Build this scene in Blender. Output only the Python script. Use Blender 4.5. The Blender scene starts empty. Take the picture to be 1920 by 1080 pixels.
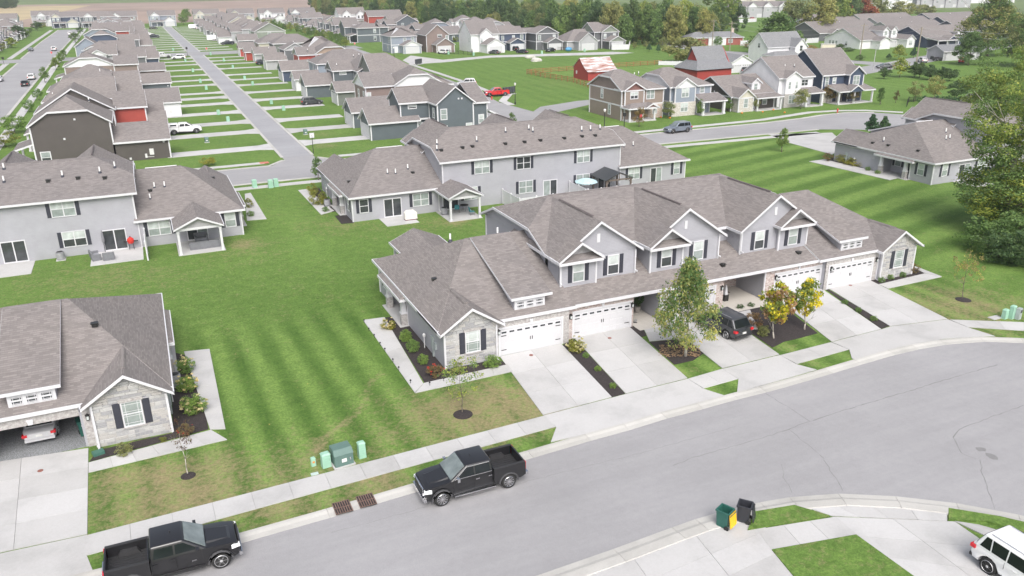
import bpy, bmesh, math, random
import numpy as np
from mathutils import Vector, Matrix
random.seed(7); R = math.radians
SC = bpy.context.scene; COL = SC.collection
# ---------------------------------------------------------------- camera, sky, sun, exposure
FOC, PITCH, ROLL, YAW = 1515.21, R(20.9777), R(0.63966), R(23.9618)
CAM = Vector((-20.356, -48.022, 25.2))
def _axes():
    cp, sp = math.cos(PITCH), math.sin(PITCH)
    fw = Vector((0, cp, -sp)); rt = Vector((1, 0, 0)); dn = fw.cross(rt)
    cr, sr = math.cos(ROLL), math.sin(ROLL)
    r2 = cr*rt + sr*dn; d2 = -sr*rt + cr*dn
    rz = Matrix.Rotation(-YAW, 3, 'Z')
    return rz @ r2, rz @ d2, rz @ fw
RT, DN, FW = _axes()
cd = bpy.data.cameras.new('camera'); cam = bpy.data.objects.new('camera', cd); COL.objects.link(cam)
cd.sensor_width = 36; cd.lens = FOC/1920*36; cd.clip_start = .5; cd.clip_end = 12000
m = Matrix((RT, -DN, -FW)).transposed().to_4x4(); m.translation = CAM; cam.matrix_world = m
SC.camera = cam
SUN_EL, SUN_AZ = R(48), R(192)          # azimuth clockwise from +Y
wd = bpy.data.worlds.new('World'); SC.world = wd; wd.use_nodes = True
nt = wd.node_tree; bg = nt.nodes['Background']; sk = nt.nodes.new('ShaderNodeTexSky')
sk.sky_type = 'NISHITA'; sk.sun_disc = False; sk.sun_elevation = SUN_EL; sk.sun_rotation = SUN_AZ
sk.air_density = 1.0; sk.dust_density = 5.0; sk.ozone_density = 1.2
bw = nt.nodes.new('ShaderNodeRGBToBW'); mx = nt.nodes.new('ShaderNodeMix'); mx.data_type = 'RGBA'; mx.inputs[0].default_value = .6; nt.links.new(sk.outputs[0], bw.inputs[0]); nt.links.new(sk.outputs[0], mx.inputs[6]); nt.links.new(bw.outputs[0], mx.inputs[7]); nt.links.new(mx.outputs[2], bg.inputs[0])   # overcast: the blue is veiled by cloud
bg.inputs[1].default_value = .15
sl = bpy.data.lights.new('sun', 'SUN'); sl.energy = 1.05; sl.angle = R(40); sl.color = (1, .975, .94)
so = bpy.data.objects.new('sun', sl); COL.objects.link(so)
sdir = Vector((math.sin(SUN_AZ)*math.cos(SUN_EL), math.cos(SUN_AZ)*math.cos(SUN_EL), math.sin(SUN_EL)))
so.rotation_euler = sdir.to_track_quat('Z', 'Y').to_euler(); so.location = (0, 0, 60)
SC.view_settings.view_transform = 'Standard'; SC.view_settings.look = 'None'
SC.view_settings.exposure = 0.78; SC.view_settings.gamma = 1; SC.view_settings.use_curve_mapping = False
def G(u, v, z=0.0):
    """ground point of the survey photograph pixel (1920x1080)"""
    d = RT*((u-960)/FOC) + DN*((v-540)/FOC) + FW
    t = (z-CAM.z)/d.z; p = CAM + d*t
    return (p.x, p.y)
# ---------------------------------------------------------------- materials
MATS = {}
def nodes(name):
    mt = bpy.data.materials.new(name); mt.use_nodes = True; t = mt.node_tree
    return mt, t, t.nodes['Principled BSDF'], t.nodes, t.links
def rgb(c): return (c[0], c[1], c[2], 1)
def coord(N, L, kind='Object', scale=(1, 1, 1)):
    tc = N.new('ShaderNodeTexCoord'); mp = N.new('ShaderNodeMapping'); mp.inputs['Scale'].default_value = scale
    L.new(tc.outputs[kind], mp.inputs[0]); return mp.outputs[0]
def noise(N, L, vec, scale, detail=4, rough=.6):
    n = N.new('ShaderNodeTexNoise'); n.inputs['Scale'].default_value = scale; n.inputs['Detail'].default_value = detail
    n.inputs['Roughness'].default_value = rough
    if vec is not None: L.new(vec, n.inputs['Vector'])
    return n.outputs['Fac']
def ramp(N, L, fac, stops):
    r = N.new('ShaderNodeValToRGB'); L.new(fac, r.inputs[0]); e = r.color_ramp.elements
    while len(e) < len(stops): e.new(.5)
    for el, (p, c) in zip(e, stops): el.position = p; el.color = rgb(c)
    return r.outputs[0]
def mixc(N, L, fac, a, b, mode='MIX'):
    x = N.new('ShaderNodeMix'); x.data_type = 'RGBA'; x.blend_type = mode
    for s, v in ((0, fac), (6, a), (7, b)):
        if hasattr(v, 'default_value') or hasattr(v, 'is_output'): L.new(v, x.inputs[s])
        else: x.inputs[s].default_value = v if s == 0 else rgb(v)
    return x.outputs[2]
def math_(N, L, op, a, b=None, c=None):
    x = N.new('ShaderNodeMath'); x.operation = op
    for i, v in enumerate((a, b, c)):
        if v is None: continue
        if hasattr(v, 'is_output'): L.new(v, x.inputs[i])
        else: x.inputs[i].default_value = v
    return x.outputs[0]
def bump(N, L, b, h, strength=.4, dist=.02):
    n = N.new('ShaderNodeBump'); n.inputs['Strength'].default_value = strength; n.inputs['Distance'].default_value = dist
    L.new(h, n.inputs['Height']); L.new(n.outputs[0], b.inputs['Normal'])
def plain(name, c, rough=.6, metal=0, var=.12, scale=3, coat=0, spec=.5):
    if name in MATS: return MATS[name]
    mt, t, b, N, L = nodes(name)
    v = coord(N, L); f = noise(N, L, v, scale, 5, .65)
    lo = tuple(x*(1-var) for x in c); hi = tuple(min(1, x*(1+var)) for x in c)
    L.new(ramp(N, L, f, [(.3, lo), (.7, hi)]), b.inputs['Base Color'])
    b.inputs['Roughness'].default_value = rough; b.inputs['Metallic'].default_value = metal
    b.inputs['Coat Weight'].default_value = coat; b.inputs['Coat Roughness'].default_value = .05
    b.inputs['Specular IOR Level'].default_value = spec
    MATS[name] = mt; return mt
def shingle(name, c):
    """asphalt shingles: courses follow the slope, tabs follow the eave, mottled laminate colours"""
    if name in MATS: return MATS[name]
    mt, t, b, N, L = nodes(name)
    g = N.new('ShaderNodeNewGeometry'); sx = N.new('ShaderNodeSeparateXYZ'); L.new(g.outputs['Position'], sx.inputs[0])
    sn = N.new('ShaderNodeSeparateXYZ'); L.new(g.outputs['True Normal'], sn.inputs[0])
    ax = math_(N, L, 'ABSOLUTE', sn.outputs[0]); ay = math_(N, L, 'ABSOLUTE', sn.outputs[1])
    side = math_(N, L, 'GREATER_THAN', ax, ay)
    mh = N.new('ShaderNodeMix'); L.new(side, mh.inputs[0]); L.new(sx.outputs[0], mh.inputs[2]); L.new(sx.outputs[1], mh.inputs[3])
    cb = N.new('ShaderNodeCombineXYZ'); L.new(mh.outputs[0], cb.inputs[0]); L.new(sx.outputs[2], cb.inputs[1])
    br = N.new('ShaderNodeTexBrick'); L.new(cb.outputs[0], br.inputs['Vector'])
    br.inputs['Scale'].default_value = 1; br.inputs['Brick Width'].default_value = .36; br.inputs['Row Height'].default_value = .056
    br.inputs['Mortar Size'].default_value = .006; br.inputs['Mortar Smooth'].default_value = .3; br.inputs['Bias'].default_value = 0
    k = lambda s: rgb((c[0]*s, c[1]*s, c[2]*s))
    br.inputs['Color1'].default_value = k(.74); br.inputs['Color2'].default_value = k(1.28); br.inputs['Mortar'].default_value = k(.62)
    f2 = noise(N, L, cb.outputs[0], 11, 5, .75)
    x = mixc(N, L, .38, br.outputs['Color'], ramp(N, L, f2, [(.25, (.82*c[0], .8*c[1], .8*c[2])), (.5, c), (.78, (1.25*c[0], 1.22*c[1], 1.16*c[2]))]))
    f3 = noise(N, L, g.outputs['Position'], .35, 3, .5)
    x = mixc(N, L, .35, x, ramp(N, L, f3, [(.3, (.86, .86, .88)), (.7, (1.12, 1.1, 1.08))]), 'MULTIPLY')
    oi = N.new('ShaderNodeObjectInfo')
    x = mixc(N, L, .5, x, ramp(N, L, oi.outputs['Random'], [(0, (.93, .93, .95)), (1, (1.08, 1.06, 1.04))]), 'MULTIPLY')
    L.new(x, b.inputs['Base Color']); b.inputs['Roughness'].default_value = .92; b.inputs['Specular IOR Level'].default_value = .25
    bump(N, L, b, br.outputs['Fac'], -.5, .012)
    MATS[name] = mt; return mt
def siding(name, c, pitch=.115, vertical=False):
    if name in MATS: return MATS[name]
    mt, t, b, N, L = nodes(name)
    g = N.new('ShaderNodeNewGeometry'); sx = N.new('ShaderNodeSeparateXYZ'); L.new(g.outputs['Position'], sx.inputs[0])
    s = sx.outputs[2]
    if vertical: s = math_(N, L, 'ADD', sx.outputs[0], sx.outputs[1])
    f = math_(N, L, 'FRACT', math_(N, L, 'DIVIDE', s, pitch))
    n1 = noise(N, L, g.outputs['Position'], .8, 4); n2 = noise(N, L, coord(N, L, 'Object', (1, 1, 14)), 2.2, 3)
    x = ramp(N, L, n1, [(.3, tuple(v*.93 for v in c)), (.7, tuple(min(1, v*1.05) for v in c))])
    x = mixc(N, L, .35, x, ramp(N, L, n2, [(.35, (.9, .9, .9)), (.65, (1.06, 1.06, 1.06))]), 'MULTIPLY')
    lap = ramp(N, L, f, [(.0, (.55, .55, .58)), (.14, (1, 1, 1)), (.9, (1, 1, 1)), (1, (.55, .55, .58))])
    x = mixc(N, L, .6, x, lap, 'MULTIPLY')     # lap joint line: the shade under each board is painted into the colour
    L.new(x, b.inputs['Base Color']); b.inputs['Roughness'].default_value = .55
    bump(N, L, b, f, -.6, .012); MATS[name] = mt; return mt
def brickmat(name, a, c, mortar, bw=.21, rh=.075, ms=.01):
    if name in MATS: return MATS[name]
    mt, t, b, N, L = nodes(name)
    g = N.new('ShaderNodeNewGeometry'); sx = N.new('ShaderNodeSeparateXYZ'); L.new(g.outputs['Position'], sx.inputs[0])
    cb = N.new('ShaderNodeCombineXYZ'); L.new(math_(N, L, 'ADD', sx.outputs[0], sx.outputs[1]), cb.inputs[0]); L.new(sx.outputs[2], cb.inputs[1])
    br = N.new('ShaderNodeTexBrick'); L.new(cb.outputs[0], br.inputs['Vector']); br.inputs['Scale'].default_value = 1
    br.inputs['Brick Width'].default_value = bw; br.inputs['Row Height'].default_value = rh; br.inputs['Mortar Size'].default_value = ms
    br.inputs['Color1'].default_value = rgb(a); br.inputs['Color2'].default_value = rgb(c); br.inputs['Mortar'].default_value = rgb(mortar)
    f = noise(N, L, cb.outputs[0], 5.5, 3, .7)
    x = mixc(N, L, .8, br.outputs['Color'], ramp(N, L, f, [(.3, (.62, .56, .55)), (.5, (1, 1, 1)), (.72, (1.5, 1.5, 1.5))]), 'MULTIPLY')
    L.new(x, b.inputs['Base Color']); b.inputs['Roughness'].default_value = .85
    bump(N, L, b, br.outputs['Fac'], -.5, .01); MATS[name] = mt; return mt
def concrete(name, c, sc=1.0):
    if name in MATS: return MATS[name]
    mt, t, b, N, L = nodes(name); g = N.new('ShaderNodeNewGeometry'); P = g.outputs['Position']
    f1 = noise(N, L, P, .35*sc, 5, .6); f2 = noise(N, L, P, 9*sc, 5, .75); f3 = noise(N, L, P, 60, 2, .5)
    x = ramp(N, L, f1, [(.25, tuple(v*.8 for v in c)), (.5, c), (.8, tuple(min(1, v*1.07) for v in c))])
    x = mixc(N, L, .5, x, ramp(N, L, f2, [(.3, (.88, .87, .85)), (.6, (1.03, 1.03, 1.03))]), 'MULTIPLY')
    oi = N.new('ShaderNodeObjectInfo')
    x = mixc(N, L, .6, x, ramp(N, L, oi.outputs['Random'], [(0, (.86, .855, .84)), (1, (1.08, 1.08, 1.08))]), 'MULTIPLY')
    L.new(x, b.inputs['Base Color']); b.inputs['Roughness'].default_value = .88; bump(N, L, b, f3, .15, .004)
    MATS[name] = mt; return mt
def asphalt(name, c):
    if name in MATS: return MATS[name]
    mt, t, b, N, L = nodes(name); g = N.new('ShaderNodeNewGeometry'); P = g.outputs['Position']
    mp = N.new('ShaderNodeMapping'); mp.inputs['Scale'].default_value = (.12, 1.1, 1); L.new(P, mp.inputs[0])
    f0 = noise(N, L, P, .09, 4, .55); f1 = noise(N, L, mp.outputs[0], .8, 5, .65); f2 = noise(N, L, P, 25, 3, .8); f4 = noise(N, L, P, 2.2, 5, .7)
    x = ramp(N, L, f0, [(.3, tuple(v*.9 for v in c)), (.7, tuple(v*1.08 for v in c))])
    x = mixc(N, L, .5, x, ramp(N, L, f1, [(.3, (.86, .86, .87)), (.7, (1.1, 1.1, 1.1))]), 'MULTIPLY')
    x = mixc(N, L, .5, x, ramp(N, L, f2, [(.35, (.78, .78, .78)), (.65, (1.18, 1.18, 1.18))]), 'MULTIPLY')
    x = mixc(N, L, .4, x, ramp(N, L, f4, [(.3, (.86, .86, .86)), (.6, (1.04, 1.04, 1.04))]), 'MULTIPLY')
    L.new(x, b.inputs['Base Color']); b.inputs['Roughness'].default_value = .9; bump(N, L, b, f2, .3, .006)
    MATS[name] = mt; return mt
def leafmat(name, cols, trans=.42):
    """leaves: every leaf (mesh island) its own tone, larger clumps drift in hue"""
    if name in MATS: return MATS[name]
    mt, t, b, N, L = nodes(name); g = N.new('ShaderNodeNewGeometry')
    cols = [tuple(min(.8, v*2.45) for v in c) for c in cols]; n = len(cols); x = ramp(N, L, g.outputs['Random Per Island'], [(i/(n-1) if n > 1 else 0, c) for i, c in enumerate(cols)])
    f = noise(N, L, coord(N, L), .9, 3, .6)
    x = mixc(N, L, .75, x, ramp(N, L, f, [(.3, (.62, .68, .62)), (.7, (1.38, 1.3, 1.1))]), 'MULTIPLY')
    oi = N.new('ShaderNodeObjectInfo')
    x = mixc(N, L, .8, x, ramp(N, L, oi.outputs['Random'], [(0, (.72, .8, .8)), (.5, (1, 1, 1)), (1, (1.3, 1.2, .95))]), 'MULTIPLY')
    L.new(x, b.inputs['Base Color']); b.inputs['Roughness'].default_value = .6; b.inputs['Specular IOR Level'].default_value = .25
    tr = N.new('ShaderNodeBsdfTranslucent'); L.new(x, tr.inputs[0]); ms = N.new('ShaderNodeMixShader'); ms.inputs[0].default_value = trans
    L.new(b.outputs[0], ms.inputs[1]); L.new(tr.outputs[0], ms.inputs[2]); L.new(ms.outputs[0], N['Material Output'].inputs[0])
    MATS[name] = mt; return mt
def glassmat(name, c, rough=.08):
    if name in MATS: return MATS[name]
    mt, t, b, N, L = nodes(name); f = noise(N, L, coord(N, L), 1.7, 3, .5)
    L.new(ramp(N, L, f, [(.3, tuple(v*.75 for v in c)), (.7, tuple(v*1.2 for v in c))]), b.inputs['Base Color'])
    b.inputs['Roughness'].default_value = rough; b.inputs['Specular IOR Level'].default_value = .7
    MATS[name] = mt; return mt
ROOF = shingle('shingle_taupe', (.205, .188, .183)); ROOFD = shingle('shingle_grey', (.21, .215, .225))
SIDE = siding('siding_lavender_grey', (.365, .365, .40)); TRIM = plain('trim_white', (.60, .60, .625), .45, var=.03)
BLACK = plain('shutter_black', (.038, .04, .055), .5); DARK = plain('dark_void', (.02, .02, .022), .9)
BLIND = glassmat('pane_blind', (.50, .54, .53)); MID = glassmat('pane_green_grey', (.27, .31, .30)); PANED = glassmat('pane_dark', (.05, .055, .06))
GDOOR = plain('garage_door_white', (.54, .54, .56), .5, var=.03); CONC = concrete('concrete', (.465, .46, .46)); CONCD = concrete('concrete_joint', (.27, .265, .26))
KERB = concrete('kerb_concrete', (.45, .44, .42)); ASPH = asphalt('asphalt', (.305, .30, .308)); ASPH2 = asphalt('asphalt_dark', (.31, .31, .325))
STONE = [plain('stone_%s' % n, c, .85, var=.16, scale=9) for n, c in (('pale', (.43, .425, .42)), ('grey', (.36, .36, .365)), ('warm', (.40, .385, .37)), ('dove', (.30, .30, .31)))]
MORTAR = plain('mortar', (.40, .395, .39), .9); BRK = brickmat('brick_red_grey', (.36, .25, .23), (.48, .43, .41), (.5, .47, .45), .3, .11, .014)
BRKG = brickmat('brick_grey', (.34, .325, .32), (.39, .37, .365), (.38, .37, .36)); MULCH = plain('mulch', (.035, .028, .028), .95, var=.6, scale=14)
PIPE = plain('vent_white', (.8, .8, .8), .5); IRON = plain('black_iron', (.02, .02, .02), .45); BARK = plain('bark', (.15, .125, .10), .9, var=.4, scale=6)
BARKP = plain('bark_pale', (.38, .35, .31), .85, var=.3, scale=5); GREENBOX = plain('utility_green', (.30, .50, .39), .5, var=.06); GREEND = plain('transformer_green', (.10, .17, .15), .5, var=.08)
SOFFIT = plain('soffit', (.7, .7, .72), .6, var=.03)
# ---------------------------------------------------------------- mesh helpers
class MB:
    def __init__(s): s.v = []; s.f = []; s.m = []
    def quad(s, a, b, c, d, mi=0):
        n = len(s.v); s.v += [tuple(a), tuple(b), tuple(c), tuple(d)]; s.f.append((n, n+1, n+2, n+3)); s.m.append(mi); return s
    def poly(s, pts, mi=0):
        n = len(s.v); s.v += [tuple(p) for p in pts]; s.f.append(tuple(range(n, n+len(pts)))); s.m.append(mi); return s
    def box(s, x0, x1, y0, y1, z0, z1, mi=0):
        n = len(s.v); s.v += [(x0, y0, z0), (x1, y0, z0), (x1, y1, z0), (x0, y1, z0), (x0, y0, z1), (x1, y0, z1), (x1, y1, z1), (x0, y1, z1)]
        for f in ((3, 2, 1, 0), (4, 5, 6, 7), (0, 1, 5, 4), (1, 2, 6, 5), (2, 3, 7, 6), (3, 0, 4, 7)): s.f.append(tuple(n+i for i in f)); s.m.append(mi)
        return s
    def prism(s, pts, z0, z1, mi=0):
        """ccw footprint extruded upward; z1 may be a list of heights"""
        k = len(pts); n = len(s.v); zt = z1 if isinstance(z1, (list, tuple)) else [z1]*k
        s.v += [(p[0], p[1], z0) for p in pts] + [(p[0], p[1], zt[i]) for i, p in enumerate(pts)]
        s.f.append(tuple(n+i for i in reversed(range(k)))); s.f.append(tuple(n+k+i for i in range(k))); s.m += [mi, mi]
        for i in range(k): j = (i+1) % k; s.f.append((n+i, n+j, n+k+j, n+k+i)); s.m.append(mi)
        return s
    def hull2(s, A, B, mi=0):
        """two matching loops joined into a closed solid (A below/behind, B above/in front)"""
        k = len(A); n = len(s.v); s.v += [tuple(p) for p in A] + [tuple(p) for p in B]
        s.f.append(tuple(n+i for i in reversed(range(k)))); s.f.append(tuple(n+k+i for i in range(k))); s.m += [mi, mi]
        for i in range(k): j = (i+1) % k; s.f.append((n+i, n+j, n+k+j, n+k+i)); s.m.append(mi)
        return s
    def tube(s, p0, p1, r0, r1, seg=8, mi=0, cap=True):
        p0, p1 = Vector(p0), Vector(p1); d = (p1-p0)
        if d.length < 1e-6: return s
        q = d.to_track_quat('Z', 'Y'); n = len(s.v)
        for p, r in ((p0, r0), (p1, r1)):
            for i in range(seg):
                a = 2*math.pi*i/seg; s.v.append(tuple(p + q @ Vector((r*math.cos(a), r*math.sin(a), 0))))
        for i in range(seg): j = (i+1) % seg; s.f.append((n+i, n+j, n+seg+j, n+seg+i)); s.m.append(mi)
        if cap: s.f.append(tuple(n+i for i in reversed(range(seg)))); s.f.append(tuple(n+seg+i for i in range(seg))); s.m += [mi, mi]
        return s
    def lathe(s, prof, seg=12, axis='Z', c=(0, 0, 0), mi=0):
        n = len(s.v)
        for r, h in prof:
            for i in range(seg):
                a = 2*math.pi*i/seg; x, y = r*math.cos(a), r*math.sin(a)
                p = (x, y, h) if axis == 'Z' else (x, h, y) if axis == 'Y' else (h, x, y)
                s.v.append((p[0]+c[0], p[1]+c[1], p[2]+c[2]))
        for k in range(len(prof)-1):
            for i in range(seg):
                j = (i+1) % seg; s.f.append((n+k*seg+i, n+k*seg+j, n+(k+1)*seg+j, n+(k+1)*seg+i)); s.m.append(mi)
        s.f.append(tuple(n+i for i in reversed(range(seg)))); s.f.append(tuple(n+(len(prof)-1)*seg+i for i in range(seg))); s.m += [mi, mi]
        return s
    def mesh(s, name, mats, smooth=False, fix=True):
        me = bpy.data.meshes.new(name); me.from_pydata(s.v, [], s.f)
        if not isinstance(mats, (list, tuple)): mats = [mats]
        for q in mats: me.materials.append(q)
        if any(s.m): me.polygons.foreach_set('material_index', s.m)
        if fix:
            bm = bmesh.new(); bm.from_mesh(me); bmesh.ops.recalc_face_normals(bm, faces=bm.faces); bm.to_mesh(me); bm.free()
        if smooth: me.polygons.foreach_set('use_smooth', [True]*len(me.polygons))
        me.update(); return me
    def build(s, name, mats, parent=None, loc=(0, 0, 0), smooth=False, rz=0, fix=True, label=None, kind=None):
        return put(name, s.mesh(name, mats, smooth, fix), parent, loc, rz, label, kind)
def put(name, me, parent=None, loc=(0, 0, 0), rz=0, label=None, kind=None, scale=None):
    o = bpy.data.objects.new(name, me); COL.objects.link(o); o.parent = parent; o.location = loc
    if rz: o.rotation_euler = (0, 0, rz)
    if scale: o.scale = scale
    if label: o['label'] = label
    if kind: o['kind'] = kind
    return o
def tag(o, label=None, cat=None, group=None, kind=None):
    if label: o['label'] = label
    if cat: o['category'] = cat
    if group: o['group'] = group
    if kind: o['kind'] = kind
    return o
def thing(name, label, cat, loc=(0, 0, 0), rz=0, group=None):
    o = bpy.data.objects.new(name, None); COL.objects.link(o); o.location = loc; o.rotation_euler = (0, 0, rz); o.empty_display_size = .3
    return tag(o, label, cat, group)
def dup(root, loc, rz=0, label=None, group=None, scale=None):
    kids = {}
    for o in list(bpy.data.objects) if root not in KIDS else KIDS[root]:
        if o.parent: kids.setdefault(o.parent, []).append(o)
    def cp(o, par):
        c = o.copy(); COL.objects.link(c); c.parent = par
        for k in kids.get(o, []): cp(k, c)
        return c
    if root not in KIDS:
        fam = []; st = [root]
        while st:
            q = st.pop(); fam.append(q); st += kids.get(q, [])
        KIDS[root] = fam
    r = cp(root, None); r.location = loc; r.rotation_euler = (0, 0, rz)
    if scale: r.scale = scale
    if label: r['label'] = label
    if group: r['group'] = group
    return r
KIDS = {}
def struct(o): o['kind'] = 'structure'; return o
# ---------------------------------------------------------------- house kit
def roof_geo(x0, x1, y0, y1, ze, pitch, axis='x', e0='gable', e1='gable', clip=.5, run=None):
    """outline incl. overhang. returns (top faces, perimeter). run = end pitch / main pitch"""
    if axis == 'x': u0, u1, v0, v1 = x0, x1, y0, y1
    else: u0, u1, v0, v1 = y0, y1, x0, x1
    half = (v1-v0)/2; H = pitch*half; mid = (v0+v1)/2; k = run or 1.0
    def end(u, s, kind):
        if kind == 'gable' or kind == 'flush': return [(u, v0, ze), (u, mid, ze+H), (u, v1, ze)], (u, mid, ze+H)
        if kind == 'hip': return [(u, v0, ze), (u, v1, ze)], (u+s*half*k, mid, ze+H)
        c = clip
        return [(u, v0, ze), (u, v0+c*half, ze+c*H), (u, v1-c*half, ze+c*H), (u, v1, ze)], (u+s*(1-c)*half*k, mid, ze+H)
    A, ra = end(u0, 1, e0); B, rb = end(u1, -1, e1)
    faces = []
    if e0 == 'clip': f0 = [A[0], B[0]] + ([B[1]] if e1 == 'clip' else []) + [rb, ra, A[1]]; f1 = None
    fA = [A[1]] if e0 == 'clip' else []; fB = [B[1]] if e1 == 'clip' else []
    gA = [A[2]] if e0 == 'clip' else []; gB = [B[2]] if e1 == 'clip' else []
    faces.append([A[0], B[0]] + fB + [rb, ra] + fA)
    faces.append([B[-1], A[-1]] + gA + [ra, rb] + gB)
    if e0 == 'hip': faces.append([A[1], A[0], ra])
    if e0 == 'clip': faces.append([A[2], A[1], ra])
    if e1 == 'hip': faces.append([B[0], B[1], rb])
    if e1 == 'clip': faces.append([B[1], B[2], rb])
    per = [A[0]] + B + list(reversed(A))[:-1]
    if axis == 'y':
        sw = lambda p: (p[1], p[0], p[2]); faces = [[sw(p) for p in reversed(f)] for f in faces]; per = [sw(p) for p in reversed(per)]
    return faces, per, (ra, rb) if axis == 'x' else ((ra[1], ra[0], ra[2]), (rb[1], rb[0], rb[2]))
def offset_loop(per, d):
    k = len(per); out = []
    for i in range(k):
        a, b, c = Vector(per[i-1][:2]), Vector(per[i][:2]), Vector(per[(i+1) % k][:2])
        e1, e2 = (b-a), (c-b)
        n1 = Vector((e1.y, -e1.x)).normalized() if e1.length > 1e-6 else Vector((0, 0)); n2 = Vector((e2.y, -e2.x)).normalized() if e2.length > 1e-6 else n1
        n = n1+n2; q = b + n*(d/max(.3, (1+n1.dot(n2)))) if n.length > 1e-6 else b
        out.append((q.x, q.y, per[i][2]))
    return out
def roof(parent, x0, x1, y0, y1, ze, pitch, axis='x', e0='gable', e1='gable', clip=.5, run=None, mat=None, th=.16, fas=.19, cap=False, dz=0):
    faces, per, rid = roof_geo(x0, x1, y0, y1, ze, pitch, axis, e0, e1, clip, run)
    mb = MB()
    for f in faces: mb.poly(f)
    for f in faces: mb.poly([(p[0], p[1], p[2]-th) for p in reversed(f)], 1)
    k = len(per)
    for i in range(k):
        a, b = per[i], per[(i+1) % k]
        mb.quad((a[0], a[1], a[2]-th), (b[0], b[1], b[2]-th), b, a, 1)
    o = mb.build('roof', [mat or ROOF, SOFFIT], parent, fix=False)
    fb = MB(); inn = offset_loop(per, .003); out = offset_loop(per, .075)
    fl = lambda p, q: any(e == 'flush' and abs(p[ai]-lim) < 1e-4 and abs(q[ai]-lim) < 1e-4 for e, lim in ((e0, (x0, y0)[ai]), (e1, (x1, y1)[ai])))
    ai = 0 if axis == 'x' else 1
    for i in range(k):
        j = (i+1) % k
        if fl(per[i], per[j]): continue
        t = .02 if abs(per[i][2]-per[j][2]) < 1e-4 else -.012
        a, b, c, d = inn[i], inn[j], out[j], out[i]
        if t < 0: c, d = Vector(b).lerp(Vector(c), .45), Vector(a).lerp(Vector(d), .45)
        up = lambda p: (p[0], p[1], p[2]+t); dn = lambda p: (p[0], p[1], p[2]-fas)
        fb.quad(up(a), up(b), up(c), up(d)); fb.quad(dn(d), dn(c), up(c), up(d)); fb.quad(dn(a), dn(b), dn(c), dn(d)); fb.quad(dn(a), dn(b), up(b), up(a))
    fb.build('fascia', TRIM, parent)
    if cap:
        cb = MB(); a, b = Vector(rid[0]), Vector(rid[1]); d = (b-a)
        if d.length > .5:
            n = Vector((-d.y, d.x, 0)).normalized()*.14; z = Vector((0, 0, .035)); dd = Vector((0, 0, .14*pitch))
            cb.quad(a-n-dd+z, b-n-dd+z, b+z, a+z); cb.quad(a+z, b+z, b+n-dd+z, a+n-dd+z); cb.build('ridge_cap', mat or ROOF, parent, fix=False)
    return rid
def gable_wall(parent, x0, x1, y0, y1, ze, pitch, axis, end, oh, mat, clip=None, th=.2, ohv=None, name='gable_wall', z0=None):
    """fill under a gable end. rect = wall rect (no overhang)"""
    ov = oh if ohv is None else ohv; zb = ze-.12 if z0 is None else z0
    if axis == 'x': v0, v1, u = y0, y1, (x0 if end == 0 else x1)
    else: v0, v1, u = x0, x1, (y0 if end == 0 else y1)
    z = lambda v: ze + pitch*(min(v-v0, v1-v)+ov) - .1
    mid = (v0+v1)/2; pr = [(v0, zb), (v1, zb), (v1, z(v1))]
    if clip is None: pr += [(mid, z(mid))]
    else: h = (v1-v0)/2+ov; c0 = v0-ov+clip*h; c1 = v1+ov-clip*h; pr += [(c1, z(c1)), (c0, z(c0))]
    pr += [(v0, z(v0))]
    ua, ub = (u, u+th) if end == 0 else (u-th, u)
    P = (lambda uu: [(uu, v, zz) for v, zz in pr]) if axis == 'x' else (lambda uu: [(v, uu, zz) for v, zz in pr])
    MB().hull2(P(ua), P(ub)).build(name, mat, parent)
def walls(parent, foot, z0, z1, mat, name='wall'):
    return MB().prism(foot, z0, z1).build(name, mat, parent)
def rect(x0, x1, y0, y1): return [(x0, y0), (x1, y0), (x1, y1), (x0, y1)]
def trims(parent, corners, z0, z1, s=.13, mat=None):
    for (x, y) in corners:
        MB().box(x-s/2, x+s/2, y-s/2, y+s/2, z0, z1).build('corner_board', mat or TRIM, parent)
CACHE = {}
def cached(key, fn):
    if key not in CACHE: CACHE[key] = fn()
    return CACHE[key]
DIRS = {'s': 0, 'e': math.pi/2, 'n': math.pi, 'w': -math.pi/2}   # outward direction of the wall that carries the piece
def _win_frame(w, h, cols, grid, wide):
    def f():
        b = MB(); t = .055; fw = wide
        # outer casing (front is -y)
        b.box(-w/2-fw, w/2+fw, -.05, .03, h, h+fw); b.box(-w/2-fw, w/2+fw, -.06, .03, -fw, 0)
        b.box(-w/2-fw, -w/2, -.05, .03, 0, h); b.box(w/2, w/2+fw, -.05, .03, 0, h)
        for i in range(1, cols): x = -w/2+w*i/cols; b.box(x-.045, x+.045, -.045, .03, 0, h)
        cw = w/cols
        for i in range(cols):
            xa = -w/2+i*cw+(.045 if i else 0); xb = -w/2+(i+1)*cw-(.045 if i < cols-1 else 0)
            b.box(xa, xb, -.04, .03, h*.5-.03, h*.5+.03)
            if grid:
                for q in (.16, .84): x = xa+(xb-xa)*q; b.box(x-.011, x+.011, -.022, .02, 0, h*.5-.03); b.box(x-.011, x+.011, -.022, .02, h*.5+.03, h)
                for q in (.1, .4, .6, .9): b.box(xa, xb, -.02, .02, h*q-.01, h*q+.01)
        return b.mesh('window_frame', TRIM)
    return cached(('wf', w, h, cols, grid, wide), f)
def _pane(x0, x1, z0, z1, mat):
    return cached(('pn', round(x0, 3), round(x1, 3), round(z0, 3), round(z1, 3), mat.name), lambda: MB().box(x0, x1, -.012, .02, z0, z1).mesh('pane', mat))
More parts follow.
